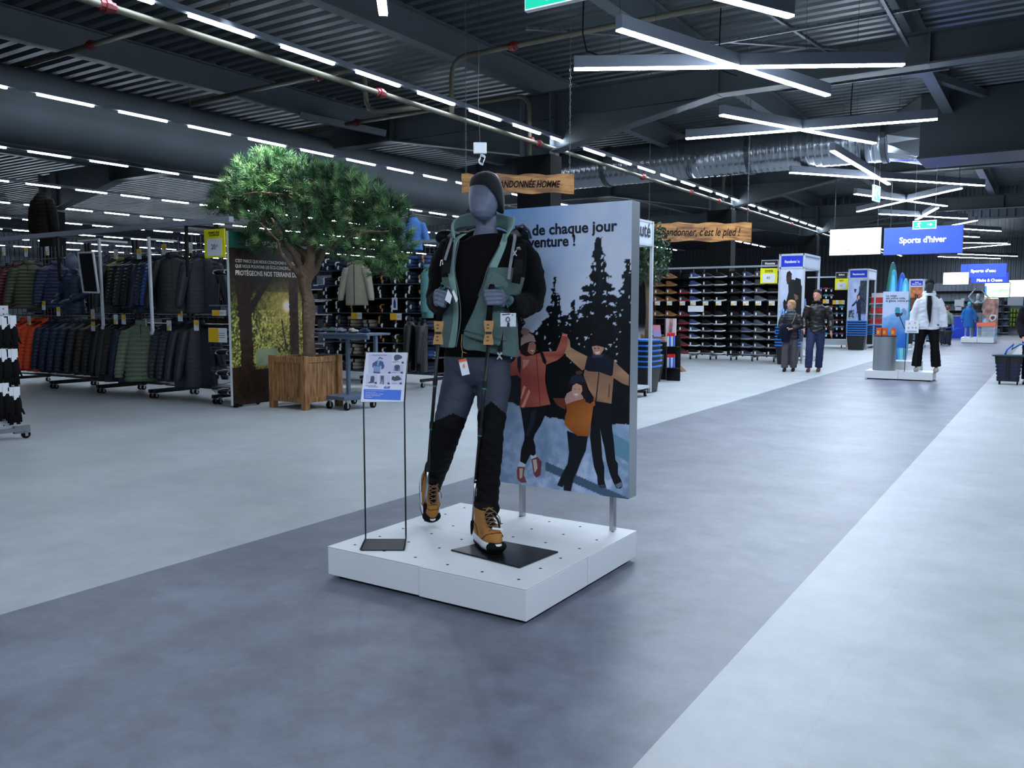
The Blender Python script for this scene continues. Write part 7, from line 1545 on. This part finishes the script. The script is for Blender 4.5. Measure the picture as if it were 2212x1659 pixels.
f.body(sk, yaw=-.35); f.trousers(pm('dark blue denim', (26, 40, 78), .85, 0, .2, 30), .018, flare=.008, ank=.05); f.shoes(pm('brown leather shoes', (84, 44, 34), .5))
f.coat(pm('black leather', (20, 20, 20), .32, 0, .15, 10, bump=.3, bscale=14), .024, .84, 'leather_jacket', .006, disp=.014); f.scarf(pm('black scarf', (12, 12, 15), .9))
f.hair(pm('dark brown hair', (44, 34, 34), .6, 0, .2, 60), [(-.03, .074, .06, .048), (.02, .083, .083, .028), (.06, .085, .100, .012), (.10, .076, .094, .006), (.13, .05, .062, .004), (.14, .02, .025, .004)], yaw=-.35)
# rolling basket and the arm of the person pulling it, cut by the right edge
def roll_basket(lab, c, rz, hand, s=1.0):
    r = thing('rolling_basket', lab, 'basket', c, rz); r.scale = (s,)*3
    def rr(w, d, z, n=28): return [(w*math.copysign(abs(math.cos(2*math.pi*k/n))**.4, math.cos(2*math.pi*k/n)), d*math.copysign(abs(math.sin(2*math.pi*k/n))**.4, math.sin(2*math.pi*k/n)), z) for k in range(n)]
    tubm = pm('black basket plastic', (16, 16, 22), .5); lin_ = pm('deep blue slot', (24, 36, 90), .5)
    mb = MB()
    for z0, z1 in ((.06, .14), (.175, .205), (.24, .27), (.305, .335), (.37, .52)):
        t0, t1 = z0/.52, z1/.52; mb.rings([rr(.17+.055*t0, .15+.05*t0, z0), rr(.17+.055*t1, .15+.05*t1, z1)])
    mb.build('tub', tubm, r); mb = MB(); mb.rings([rr(.165, .145, .07), rr(.212, .19, .50)]); mb.build('inner_wall', lin_, r)
    mb = MB(); mb.rings([rr(.26, .22, .51), rr(.27, .23, .53), rr(.22, .19, .535)]); mb.build('rim', pm('dark teal rim', (20, 50, 60), .5), r)
    for x, y in ((-.14, -.12), (.14, -.12), (-.14, .12), (.14, .12)): mb = MB(); mb.cyl((x, y, .03), (x+.02, y, .03), .03, n=10); mb.box((x+.01, y, .06), (.02, .02, .04)); mb.build('wheel', black_rubber, r)
    mb = MB(); mb.tube([(0, -.17, .1), (0, -.19, .5)], .03, 6); mb.build('spine', black_plastic, r)
    h = Vector(hand); mb = MB(); mb.tube([(-.07, .0, .52), Vector((-.04, 0, .62)), h*.55+Vector((-.03, 0, .33)), h+Vector((-.14, 0, -.10)), h+Vector((-.02, 0, -.01)), h], .016, 8); mb.tube([(.22, .0, .50), (.25, 0, .60), (.24, 0, .75), h+Vector((.12, 0, .0)), h], .016, 8); mb.build('handle', pm('blue pull handle', (34, 110, 200), .4), r, smooth=True); return r
bc = ON(2176, 831, 2, 0); h_ = ON(2205, 738, 1, bc.y)
roll_basket('black slotted rolling basket with blue pull handle at the right edge', (bc.x, bc.y+.12, 0), 0, (h_.x-bc.x, 0, h_.z-.05), 1.0)
rp = ON(2231, 800, 1, bc.y+.3); r = thing('person', 'person in dark clothes cut by the right edge, holding the blue handle', 'person', (rp.x, bc.y+.3, 0), math.radians(0))
f = Fig(r, 1.75, dict(ls=(-.18, 0, 1.40), le=(-.235, -.02, 1.10), lw=(h_.x-rp.x+.035, -.22, h_.z+.06), rw=(.27, .0, .87)))
f.body(sk); f.trousers(pm('dark navy trousers', (20, 24, 40), .8)); f.shoes(black_plastic); f.coat(pm('dark patterned jacket', (26, 24, 32), .8, 0, .4, 20), .028, .82, 'jacket')
f.hair(pm('dark brown hair', (44, 34, 34)), [(.02, .083, .083, .028), (.06, .085, .100, .012), (.10, .076, .094, .006), (.13, .05, .062, .004), (.14, .02, .025, .004)])
# shopper seen from behind with a second rolling basket
b2 = ON(2041, 746, 2, 0); q = ON(2044, 742, 1, b2.y+.9)
rb = roll_basket('black rolling basket with blue handle behind the ski mannequin', (b2.x, b2.y+.15, 0), 0, (.32, .3, .62), 1.0)
hh = ON(2044, 660, 1, b2.y+.9).z; r = thing('person', 'person in grey-green sweater seen from behind beside a rolling basket', 'person', (q.x, b2.y+.9, 0), math.radians(150))
f = Fig(r, hh, dict(le=(-.26, .0, 1.12), lw=(-.27, -.02, .88), re=(.25, 0, 1.12), rw=(.24, -.1, .9))); f.body(sk, face=False); f.trousers(pm('dark navy trousers', (20, 24, 40))); f.shoes(black_plastic); f.coat(pm('grey-green sweater', (104, 116, 108), .9), .02, .90, 'sweater')
f.hair(pm('brown hair', (84, 50, 40), .6), [(-.07, .072, .06, .045), (0, .085, .09, .02), (.06, .085, .10, .01), (.11, .065, .08, .006), (.14, .02, .025, .004)])
# ================================================================ third platform with bathers
P3 = 37.4; x0, x1 = ON(2075, 741, 1, P3).x, ON(2147, 741, 1, P3).x
for k in range(2): platform_module('platform_module', x0+k*(x1-x0)/2, P3, (x1-x0)/2-.01, 1.1, .22, ('white platform module under the child mannequin in blue', 'white platform module under the orange-topped wire stand')[k], 'modules of the third display platform')
q = ON(2108, 735, 1, P3+.6); hh = ON(2108, 636, 1, P3+.6).z-.22
r = thing('mannequin', 'tall grey mannequin in a black top with both arms raised over its head', 'mannequin', (q.x, P3+.6, .221), .1)
f = Fig(r, hh*1.02, dict(le=(-.33, -.02, 1.62), re=(.36, -.02, 1.60), lw=(-.16, -.02, 1.86), rw=(.18, -.02, 1.80), la=(-.14, .04, .09), ra=(.12, -.04, .09))); f.body(pm('pale grey mannequin', (136, 144, 156), .5), face=False)
lathe = MB(); lathe_rings(lathe, [(0, 0, .98, .16, .115), (0, 0, 1.12, .145, .105), (0, 0, 1.28, .172, .118), (0, 0, 1.37, .15, .10)]); f.fin(lathe, 'swim_top', black_plastic); f.trousers(pm('grey leggings', (112, 118, 128), .7), .006)
q = ON(2090, 735, 1, P3+.3); hh = ON(2092, 652, 1, P3+.3).z-.22
r = thing('mannequin', 'child-sized mannequin in a blue hooded poncho and turquoise cap on the third platform', 'mannequin', (q.x, P3+.3, .221), .1)
f = Fig(r, hh, dict(lw=(-.28, -.03, .84), rw=(.28, -.03, .84))); f.body(pm('pale grey mannequin', (136, 144, 156)), face=False); f.coat(pm('blue towelling', (22, 92, 160), .9), .05, .50, 'poncho', .03, hood=True); f.shoes(pm('white and blue pool shoes', (150, 160, 210)))
f.hair(pm('turquoise cap', (40, 168, 184), .5), [(.0, .084, .105, 0), (.06, .086, .105, 0), (.11, .068, .085, 0), (.135, .03, .04, 0)], name='swim_cap')
a_, b_2 = ON(2112, 697, 1, P3+.3), ON(2147, 728, 1, P3+.3); r = thing('wire_stand', 'pale wire display stand topped with orange goods on the third platform', 'display stand', ((a_.x+b_2.x)/2, P3+.3, .221)); w_ = (b_2.x-a_.x); h_ = a_.z-.221
mb = MB()
for z in np.linspace(.05, h_*.72, 8): mb.tube([(-w_/2, 0, z), (w_/2, 0, z), (w_/2, .5, z), (-w_/2, .5, z)], .012, 4, closed=True)
for x in (-w_/2, w_/2):
    for y in (0, .5): mb.tube([(x, y, 0), (x, y, h_)], .016, 4)
mb.build('wire_frame', frame_w, r); mb = MB(); mb.bx((-w_/2-.03, -.03, h_*.74), (w_/2+.03, .53, h_)); mb.build('orange_goods', pm('coral orange goods', (226, 112, 80), .6, 0, .3, 12), r)
# ================================================================ far end: shutter wall, counter, posters, green shelf, staff
r = struct(clad('wall_shutter', ON(2004, 650, 1, 48).x, ON(2126, 650, 1, 48).x, 0, ON(2050, 612, 1, 48).z, 'x', 48, -1)); r.data.materials[0] = pm('pale grey shutter', (128, 134, 146), .5)
mb = MB(); x0, x1 = ON(2004, 650, 1, 47.8).x, ON(2126, 650, 1, 47.8).x
for py in (634, 656, 676): z = ON(2050, py, 1, 47.8).z; mb.bx((x0, 47.8, z), (x1, 47.88, z+.12))
struct(mb.build('trim_2', pm('dark rail', (26, 28, 34))))
for k, (px, py, w_, h_) in enumerate(((2072, 655, .4, .36), (2070, 666, .26, .22), (2080, 647, .14, .12))): p = ON(px, py, 1, 47.5); o = thing('wall_notice', f'white notice on the grey shutter wall, {("largest", "lower small", "upper smallest")[k]}', 'notice', p, 0, 'notices on the shutter wall'); mb = MB(); mb.box((0, .1, 0), (w_, .42, h_)); mb.build('sheet', paper_white, o)
a_, b_2 = ON(2050, 682, 1, 43), ON(2126, 716, 1, 43); r = thing('counter', 'bright blue service counter in front of the grey shutter wall', 'counter', ((a_.x+b_2.x)/2, 43, 0)); w_ = b_2.x-a_.x
mb = MB(); mb.bx((-w_/2, 0, 0), (w_/2, .8, a_.z-.04)); mb.build('front', pm('blue counter panel', (20, 58, 196), .4), r); mb = MB(); mb.bx((-w_/2-.03, -.04, a_.z-.04), (w_/2+.03, .84, a_.z)); mb.build('worktop', grey_metal, r)
a_, b_2 = ON(2124, 645, 1, 41), ON(2154, 714, 1, 41); r = thing('poster', 'tall poster panel of a face wearing swim goggles at the far end', 'poster', ((a_.x+b_2.x)/2, 41, 0)); off = Vector(((a_.x+b_2.x)/2, 41, 0)); mb = MB(); mb.bx((a_.x, 41.01, .02), (b_2.x, 41.1, a_.z)); mb.build('panel', frame_w, r, off=off)
raster('printed_picture', b_2.x-a_.x, a_.z-.04, 10, 24, lambda a, b: mixc((190, 150, 136), (120, 84, 80), .5+fbm(a, b*2, 4, 3)*1.8) if b > .38+.4*(.5-a) else mixc((60, 140, 200), (190, 200, 214), .5+fbm(a, b*2, 5, 5)*2), (a_.x, 41.008, .03), (1, 0, 0), (0, 0, 1), ink, r, off=off, polys=[([(.45, .52), (.60, .44), (.86, .50), (.92, .60), (.70, .62), (.50, .60)], (200, 206, 214)), ([(.52, .53), (.66, .48), (.82, .53), (.78, .58), (.6, .58)], (96, 60, 64))])
q = ON(2159, 716, 2, 0); r = thing('person', 'person in a blue sleeveless vest over a white shirt standing by the far poster', 'person', (q.x, q.y-6, 0), -.4); hh = ON(2158, 650, 1, q.y-6).z
f = Fig(r, hh, dict(lw=(-.10, -.26, 1.05), rw=(.08, -.26, 1.02), le=(-.25, 0, 1.12), re=(.25, 0, 1.12)))
f.body(sk); f.coat(pm('white shirt', (206, 210, 216), .8), .016, .93, 'shirt', cuff=.6); lm = MB(); lathe_rings(lm, [(0, 0, .84, .205, .15), (0, 0, 1.1, .185, .135), (0, 0, 1.28, .20, .145), (0, 0, 1.42, .15, .11), (0, 0, 1.46, .10, .09)]); f.fin(lm, 'vest', pm('staff blue vest', (24, 66, 176), .7)); f.trousers(pm('dark blue denim', (26, 40, 78))); f.shoes(black_plastic)
f.hair(pm('dark brown hair', (44, 34, 34)), [(.0, .083, .09, .02), (.06, .085, .10, .008), (.11, .068, .085, .004), (.14, .02, .025, .004)])
GY = 52; a_, b_2 = ON(2177, 640, 1, GY), ON(2207, 709, 1, GY); r = thing('wire_shelf', 'wire shelf filled with bright green packs under a white header at the far right', 'shelf', ((a_.x+b_2.x)/2, GY, 0)); w_ = b_2.x-a_.x
mb = MB(); mb.bx((-w_/2, .05, ON(2190, 660, 1, GY).z), (w_/2, .10, a_.z)); mb.build('header_board', pm('white header board', (206, 212, 222)), r); mb = MB(); mb.bx((-w_/2, .3, .05), (w_/2, .34, a_.z-.4)); mb.bx((-w_/2, -.3, 0), (w_/2, .3, .15)); mb.build('frame', grey_metal, r)
for i in range(4):
    for j in range(5):
        g_ = thing('green_pack', f'bright green pack on the far wire shelf, {("top", "second", "third", "lowest")[i]} row, place {("one", "two", "three", "four", "five")[j]}', 'pack', ((a_.x+b_2.x)/2-w_*.40+w_*.2*j, GY, ON(2190, 671+10*i, 1, GY).z), 0, 'green packs on the far wire shelf')
        mb = MB(); mb.box((0, 0, 0), (w_*.15, .5, .20)); mb.box((0, -.26, .02), (w_*.08, .01, .08), mat=1); mb.build('pack', [pm('bright green pack', (110, 160, 50), .5, 0, .3, 8), pm('yellow print', (222, 160, 60))], g_, bevel=.02)
random.seed(21)
for k in range(8):
    px, Y, wd, h_ = [(1973, 46, 2.2, 2.0), (1895, 31.5, .5, 1.9), (2142, 50, 1.0, 1.9), (2170, 56, 1.6, 1.8), (1990, 38, 1.4, 1.5), (2165, 50.5, .6, 1.5), (1945, 40, 1.6, 2.1), (1912, 44, 1.5, 2.0)][k]
    p = ON(px, 700, 1, Y); r = thing('gondola', ['dark shelf unit behind the kayak tower', 'slim white rack of red bottles beside the child-in-snow tower', 'shelf unit behind the swim goggle poster', 'shelf unit far right behind the person in a vest', 'low dark shelf unit left of the blue counter', 'slim shelf beside the green pack shelf', 'dark shelf unit behind the paddle boards', 'farthest dark shelf unit left of the boards'][k], 'shelf unit', (p.x, Y, 0))
    mb = MB(); mb.bx((-wd/2, .2, 0), (wd/2, .25, h_)); mb.build('back', pm('mid grey back', (60, 64, 72)) if k != 1 else frame_w, r)
    for z in np.arange(.1, h_, .36): mb = MB(); mb.bx((-wd/2, -.2, z-.03), (wd/2, .2, z)); mb.build('shelf', frame_w if k in (1, 3, 5) else grey_metal, r); m2 = MB(); m2.bx((-wd*.4, -.15, z), (wd*.4, .15, z+.2)); m2.build('goods', pm(('red goods', 'teal goods', 'dark goods')[0 if k == 1 else 1+int(z*7+k) % 2], ((180, 40, 36), (50, 90, 110), (30, 32, 40))[0 if k == 1 else 1+int(z*7+k) % 2], .6, 0, .5, 9), r)

bgs = [(-17.5, 13.2, 3.2, 2.1, 'nearest dark shelf unit seen through the jacket racks'), (-22.5, 14.5, 3.6, 2.2, 'dark shelf unit far left behind the jacket racks'), (-14.2, 15.0, 2.4, 2.2, 'shelf unit behind the white posts of the jacket racks'), (-26.5, 18.5, 4.0, 2.2, 'second dark shelf unit far left behind the racks'), (-19.5, 18.5, 4.0, 2.2, 'long dark shelf unit two rows behind the racks'), (-31, 17, 4.0, 2.2, 'shelf unit at the far left end of the hall'), (-24, 24, 6.0, 2.3, 'long shelf unit deep in the hall behind the racks'), (-15, 21.5, 4.0, 2.2, 'shelf unit behind the tree trunk deep in the hall')]
for k, (x, y, wd, h_, lab) in enumerate(bgs):
    r = thing('gondola', lab, 'shelf unit', (x, y, 0)); mb = MB(); mb.bx((-wd/2, .2, 0), (wd/2, .25, h_)); mb.build('back', pm('dark grey back', (34, 37, 44)), r)
    for q in range(6):
        z = .15+q*.36; mb = MB(); mb.bx((-wd/2, -.2, z-.03), (wd/2, .2, z)); mb.build('shelf', white_metal if k in (2, 4) else grey_metal, r); mb = MB()
        mb.bx((-wd*.46, -.16, z), (wd*.46, .16, z+.22)); mb.build('goods', pm(('grey', 'dark blue', 'brown', 'pale')[(q+k) % 4]+' goods', ((60, 62, 70), (26, 34, 60), (50, 36, 28), (110, 114, 124))[(q+k) % 4], .7, 0, .8, 7), r)
# ================================================================ hanging signs
def emis(name, rgb, s, rough=.4):
    if name in MATS: return MATS[name]
    m = pm(name, rgb, rough, 0, 0); b = m.node_tree.nodes['Principled BSDF']; b.inputs['Emission Color'].default_value = (*lin(rgb), 1); b.inputs['Emission Strength'].default_value = s; return m
def hung_sign(name, lab, px0, py0, px1, py1, Y, mat, lines, lmat, ztop=6.6, thick=.10, tilt=0):
    a, b = ON(px0, py0, 1, Y), ON(px1, py1, 1, Y); c = (a+b)/2; wd, hg = b.x-a.x, a.z-b.z
    r = thing(name, lab, 'hanging sign', c, tilt)
    mb = MB(); mb.box((0, thick/2, 0), (wd, thick, hg)); mb.build('box', housing, r); mb = MB(); mb.box((0, -.004, 0), (wd*.985, .008, hg*.97)); mb.build('lit_face', mat, r)
    for s in (-1, 1): mb = MB(); mb.tube([(s*wd*.42, thick/2, hg/2), (s*wd*.42, thick/2, ztop-c.z)], .008, 4); mb.build('suspension_wire', black_metal, r)
    if lines: lettering('lettering', [(t, x*wd, y*hg, s*hg, .006*hg, sh, 'CENTER', w_*wd if w_ else None) for t, x, y, s, sh, w_ in lines], (0, -.010, 0), (1, 0, 0), (0, 0, 1), lmat, r)
    return r
white_lit = emis('white lit sign', (255, 255, 255), 2.2); blue_lit = emis('blue lit sign', (36, 62, 226), 1.1); let_lit = emis('white lit lettering', (250, 250, 255), 1.3); pale_b = pm('pale blue sign print', (150, 190, 214))
hung_sign('hanging_sign', 'large blue lit sign reading Sports d\'hiver over the aisle', 1910, 493, 2079, 546, 27, blue_lit, [("Sports d'hiver", 0, -.08, .30, 0, .59)], let_lit)
hung_sign('hanging_sign', 'white glowing sign left of the Sports d\'hiver sign', 1793, 496, 1902, 549, 27.6, white_lit, [('Cabines', -.2, -.34, .13, 0, None), ('←', .38, -.30, .13, 0, None)], pale_b)
hung_sign('hanging_sign', 'smaller blue lit sign reading Sports d\'eau farther down the aisle', 2075, 571, 2174, 599, 46, blue_lit, [("Sports d'eau", 0, -.10, .30, 0, .54)], let_lit, tilt=-.05)
hung_sign('hanging_sign', 'blue lit sign reading Pêche & Chasse behind the Sports d\'eau sign', 2098, 590, 2178, 613, 54, blue_lit, [('Pêche & Chasse', 0, -.28, .36, 0, .68)], let_lit)
hung_sign('hanging_sign', 'white glowing sign left of the Sports d\'eau sign', 2038, 589, 2092, 614, 45, white_lit, [], None)
hung_sign('hanging_sign', 'white glowing panel at the right edge of the picture, far end', 2180, 605, 2230, 641, 50, white_lit, [], None)
def scen(a, b): n = fbm(a, b, 5, 3); return (206, 236, 240) if b > .62+n*.1 else mixc((120, 200, 130), (206, 232, 200), .5+n*1.5)
a_, b_2 = ON(2115, 612, 1, 49), ON(2180, 642, 1, 49); r = thing('screen', 'wide bright screen showing a walker in a green landscape at the far end', 'screen', (a_+b_2)/2); mb = MB(); wd, hg = b_2.x-a_.x, a_.z-b_2.z; mb.box((0, .06, 0), (wd+.06, .1, hg+.06)); mb.build('casing', black_plastic, r)
for s in (-1, 1): mb = MB(); mb.tube([(s*wd*.4, .06, hg/2), (s*wd*.4, .06, 6.6-(a_.z+b_2.z)/2)], .01, 4); mb.build('suspension_wire', black_metal, r)
raster('picture', wd, hg, 16, 8, scen, (-wd/2, 0, -hg/2), (1, 0, 0), (0, 0, 1), art_mat('screen picture', .3, 1.0), r, polys=[([(.16, .2), (.26, .2), (.26, .8), (.17, .8)], (60, 110, 190))])
for k, (p0, p1, col) in enumerate((((2123, 643), (2137, 648), (240, 150, 70)), ((2139, 643), (2156, 648), (240, 240, 250)))):
    a_, b_2 = ON(*p0, 1, 49.5), ON(*p1, 1, 49.5); r = thing('light_box', ('small orange lit box', 'small white lit box')[k]+' under the wide bright screen', 'light box', (a_+b_2)/2); mb = MB(); mb.box((0, 0, 0), (b_2.x-a_.x, .08, a_.z-b_2.z)); mb.build('face', emis(f'lit box {k}', col, 1.2), r); mb = MB(); mb.tube([(0, 0, 0), (0, 0, 6.61-a_.z)], .01, 4); mb.build('suspension_wire', black_metal, r)
green_lit = emis('exit sign green', (24, 168, 140), .9); wl = emis('exit sign white', (240, 255, 250), 1.1)
def exit_sign(lab, c, u, w, h, arrow, ztop=6.6, bw=.025, wire_=True):
    """green running-figure sign in the plane spanned by u and z"""
    u = Vector(u).normalized(); v = Vector((0, 0, 1)); n = u.cross(v); c = Vector(c); r = thing('exit_sign', lab, 'exit sign', c); o = Vector((0, 0, 0))
    def q(x0, y0, x1, y1, d, nm, mat, t=.02): mb = MB(); mb.prism([(x0, y0), (x1, y0), (x1, y1), (x0, y1)], o+n*(d-t), u, v, n*t); return mb.build(nm, mat, r)
    q(-w/2, -h/2, w/2, h/2, 0, 'case', white_metal, .05); q(-w/2+.008, -h/2+.008, w/2-.008, h/2-.008, .004, 'border', wl, .004); q(-w/2+bw, -h/2+bw, w/2-bw, h/2-bw, .008, 'green_face', green_lit, .004)
    s = h; mb = MB()
    def pp(pts): mb.prism([(x*s+(-.23*w if arrow > 0 else .23*w), y*s) for x, y in pts], n*.009, u, v, n*.003)
    for pts in ([(.02, .28), (.10, .28), (.10, .36), (.02, .36)], [(-.10, -.02), (.02, .24), (.10, .22), (.02, -.02), (.10, -.12), (.02, -.18), (-.06, -.06)], [(.08, .20), (.22, .10), (.24, .14), (.10, .26)], [(.02, .22), (-.16, .20), (-.20, .08), (-.16, .07), (-.12, .15), (.0, .16)], [(-.08, .0), (-.16, -.14), (-.32, -.14), (-.32, -.20), (-.12, -.20), (-.02, -.06)], [(.06, -.10), (.06, -.34), (.16, -.34), (.16, -.30), (.11, -.29), (.12, -.12)]): pp(pts)
    ax = .24*w*(1 if arrow > 0 else -1); g_ = 1 if arrow > 0 else -1
    mb.prism([(ax+g_*x*s, y*s) for x, y in ((-.26, -.05), (.02, -.05), (.02, -.17), (.24, 0), (.02, .17), (.02, .05), (-.26, .05))], n*.009, u, v, n*.003); mb.build('pictogram', wl, r)
    for sx in (-1, 1): mb = MB(); mb.tube([u*(sx*w*.42)+Vector((0, 0, h/2))-n*.02, u*(sx*w*.42)+Vector((0, 0, ztop-c.z))-n*.02], .003, 4); mb.build('suspension_wire', white_metal, r)
    return r
c = ON(1997, 485.5, 1, 24.5); w_ = ON(2023, 485, 1, 24.5).x-ON(1971, 485, 1, 24.5).x; exit_sign('green exit sign with right arrow in front of the Sports d\'hiver sign', c, (1, 0, 0), w_, w_*.40, 1)
c = ON(1895, 418, 0, -4.2); exit_sign('green exit sign seen almost edge-on under the third pair of crossed lamps', c, (.12, .99, 0), .55, .42, 1)
c0 = ON(1133, 25, 1, 6.3); W_ = .74; exit_sign('large green exit sign cut by the top edge of the picture', (c0.x+W_/2, 6.3, c0.z+.155), (1, 0, 0), W_, .31, 1, bw=.012)
# carved wooden boards
def board(lab, px0, px1, py0, py1, d, txt, size, x0, wpx):
    A = PX(px0, py1, d); k = d/F_PX; w, h = (px1-px0)*k, (py1-py0)*k; r = thing('wooden_board', lab, 'wooden sign', A)
    top = [(w*(1-i/16), h*(1+.05*math.sin(i*1.3)+.03*math.sin(i*3.1))) for i in range(17)]; bot = [(w*i/16, h*.05*math.sin(i*1.1)) for i in range(17)]
    u = RGT; v = Vector((0, 0, 1)); mb = MB(); mb.prism(bot+top, (0, 0, 0), u, v, Vector((FWD.x, FWD.y, 0)).normalized()*.04)
    mb.build('plank', board_wood, r)
    for t in (.04, .96):
        mb = MB(); L = 6.55-A.z-h; n = int(L/.055)
        for i in range(n): c = u*(w*t)+Vector((0, 0, h+.03+.055*i)); e = u if i % 2 else Vector((FWD.x, FWD.y, 0)).normalized(); mb.tube([c+e*(.011*math.cos(q))+Vector((0, 0, .034*math.sin(q))) for q in [j*math.pi/4 for j in range(8)]], .0035, 4, closed=True)
        mb.build('chain', pm('dull chain', (74, 80, 86), .5, .5), r)
    lettering('carved_lettering', [(txt, x0*k, h*.30, size*k, .004, .28, 'LEFT', wpx*k)], -Vector((FWD.x, FWD.y, 0)).normalized()*.003, u, v, pm('burnt lettering', (40, 22, 12), .8), r)
board_wood = bpy.data.materials.new('golden slab wood'); board_wood.use_nodes = True; nt = board_wood.node_tree; b_ = nt.nodes['Principled BSDF']; b_.inputs['Roughness'].default_value = .45
tc = nt.nodes.new('ShaderNodeTexCoord'); mp = nt.nodes.new('ShaderNodeMapping'); mp.inputs['Scale'].default_value = (1.2, 1.2, 7); n_ = nt.nodes.new('ShaderNodeTexNoise'); n_.inputs['Scale'].default_value = 2.2; n_.inputs['Detail'].default_value = 6; n_.inputs['Distortion'].default_value = .6
rp_ = nt.nodes.new('ShaderNodeValToRGB'); rp_.color_ramp.elements[0].color = (*lin((98, 60, 26)), 1); rp_.color_ramp.elements[1].color = (*lin((170, 120, 64)), 1); rp_.color_ramp.elements[0].position = .35; rp_.color_ramp.elements[1].position = .6
nt.links.new(tc.outputs['Object'], mp.inputs[0]); nt.links.new(mp.outputs[0], n_.inputs['Vector']); nt.links.new(n_.outputs['Fac'], rp_.inputs[0]); nt.links.new(rp_.outputs[0], b_.inputs['Base Color'])
board('carved wooden board reading Randonnée Homme hanging above the mannequin', 997, 1240, 377, 417, 12.6, 'RANDONNÉE HOMME', 20, 73, 140)
board('carved wooden board reading Randonner, c\'est le pied ! hanging above the shoe wall', 1392, 1623, 482, 521, 18.5, "Randonner, c'est le pied !", 24, 36, 170)
# wifi box with a coiled cable above the mannequin
p = PX(1037, 320, 11.5); r = thing('sensor_box', 'small pale sensor box with coiled cable hanging above the beanie', 'sensor', p)
mb = MB(); mb.box((0, 0, 0), (.18, .05, .15), rz=YAW); mb.build('box', white_metal, r, bevel=.01); mb = MB(); mb.tube([(0, 0, .07), (-.03, 0, .6), (.02, 0, 6.6-p.z)], .004, 5); mb.build('suspension_wire', black_metal, r)
mb = MB(); mb.tube([Vector((.03+.05*math.cos(t)*(1-t*.01), .02*math.sin(t*3), -.14+.055*math.sin(t)-t*.002)) for t in [i*.4 for i in range(48)]], .004, 4); mb.build('cable_coil', paper_white, r)
for i, (x, y, a, b) in enumerate(((-4.6, 14.0, 5.2, 6.6), (-3.6, 19.6, 5.2, 6.3), (-6.0, 11.8, 5.2, 6.5))):
    p = Vector((x, y, a)); r = thing('lamp_cable', f'black cable looping up from the {("level nearest", "second pair", "left end of nearest")[i]} crossed lamp', 'cable', p); mb = MB(); mb.tube([(0, 0, 0), (-.25, 0, .12), (-.32, 0, .4), (-.3, 0, b-a)], .012, 6); mb.build('cable', black_rubber, r, smooth=True)
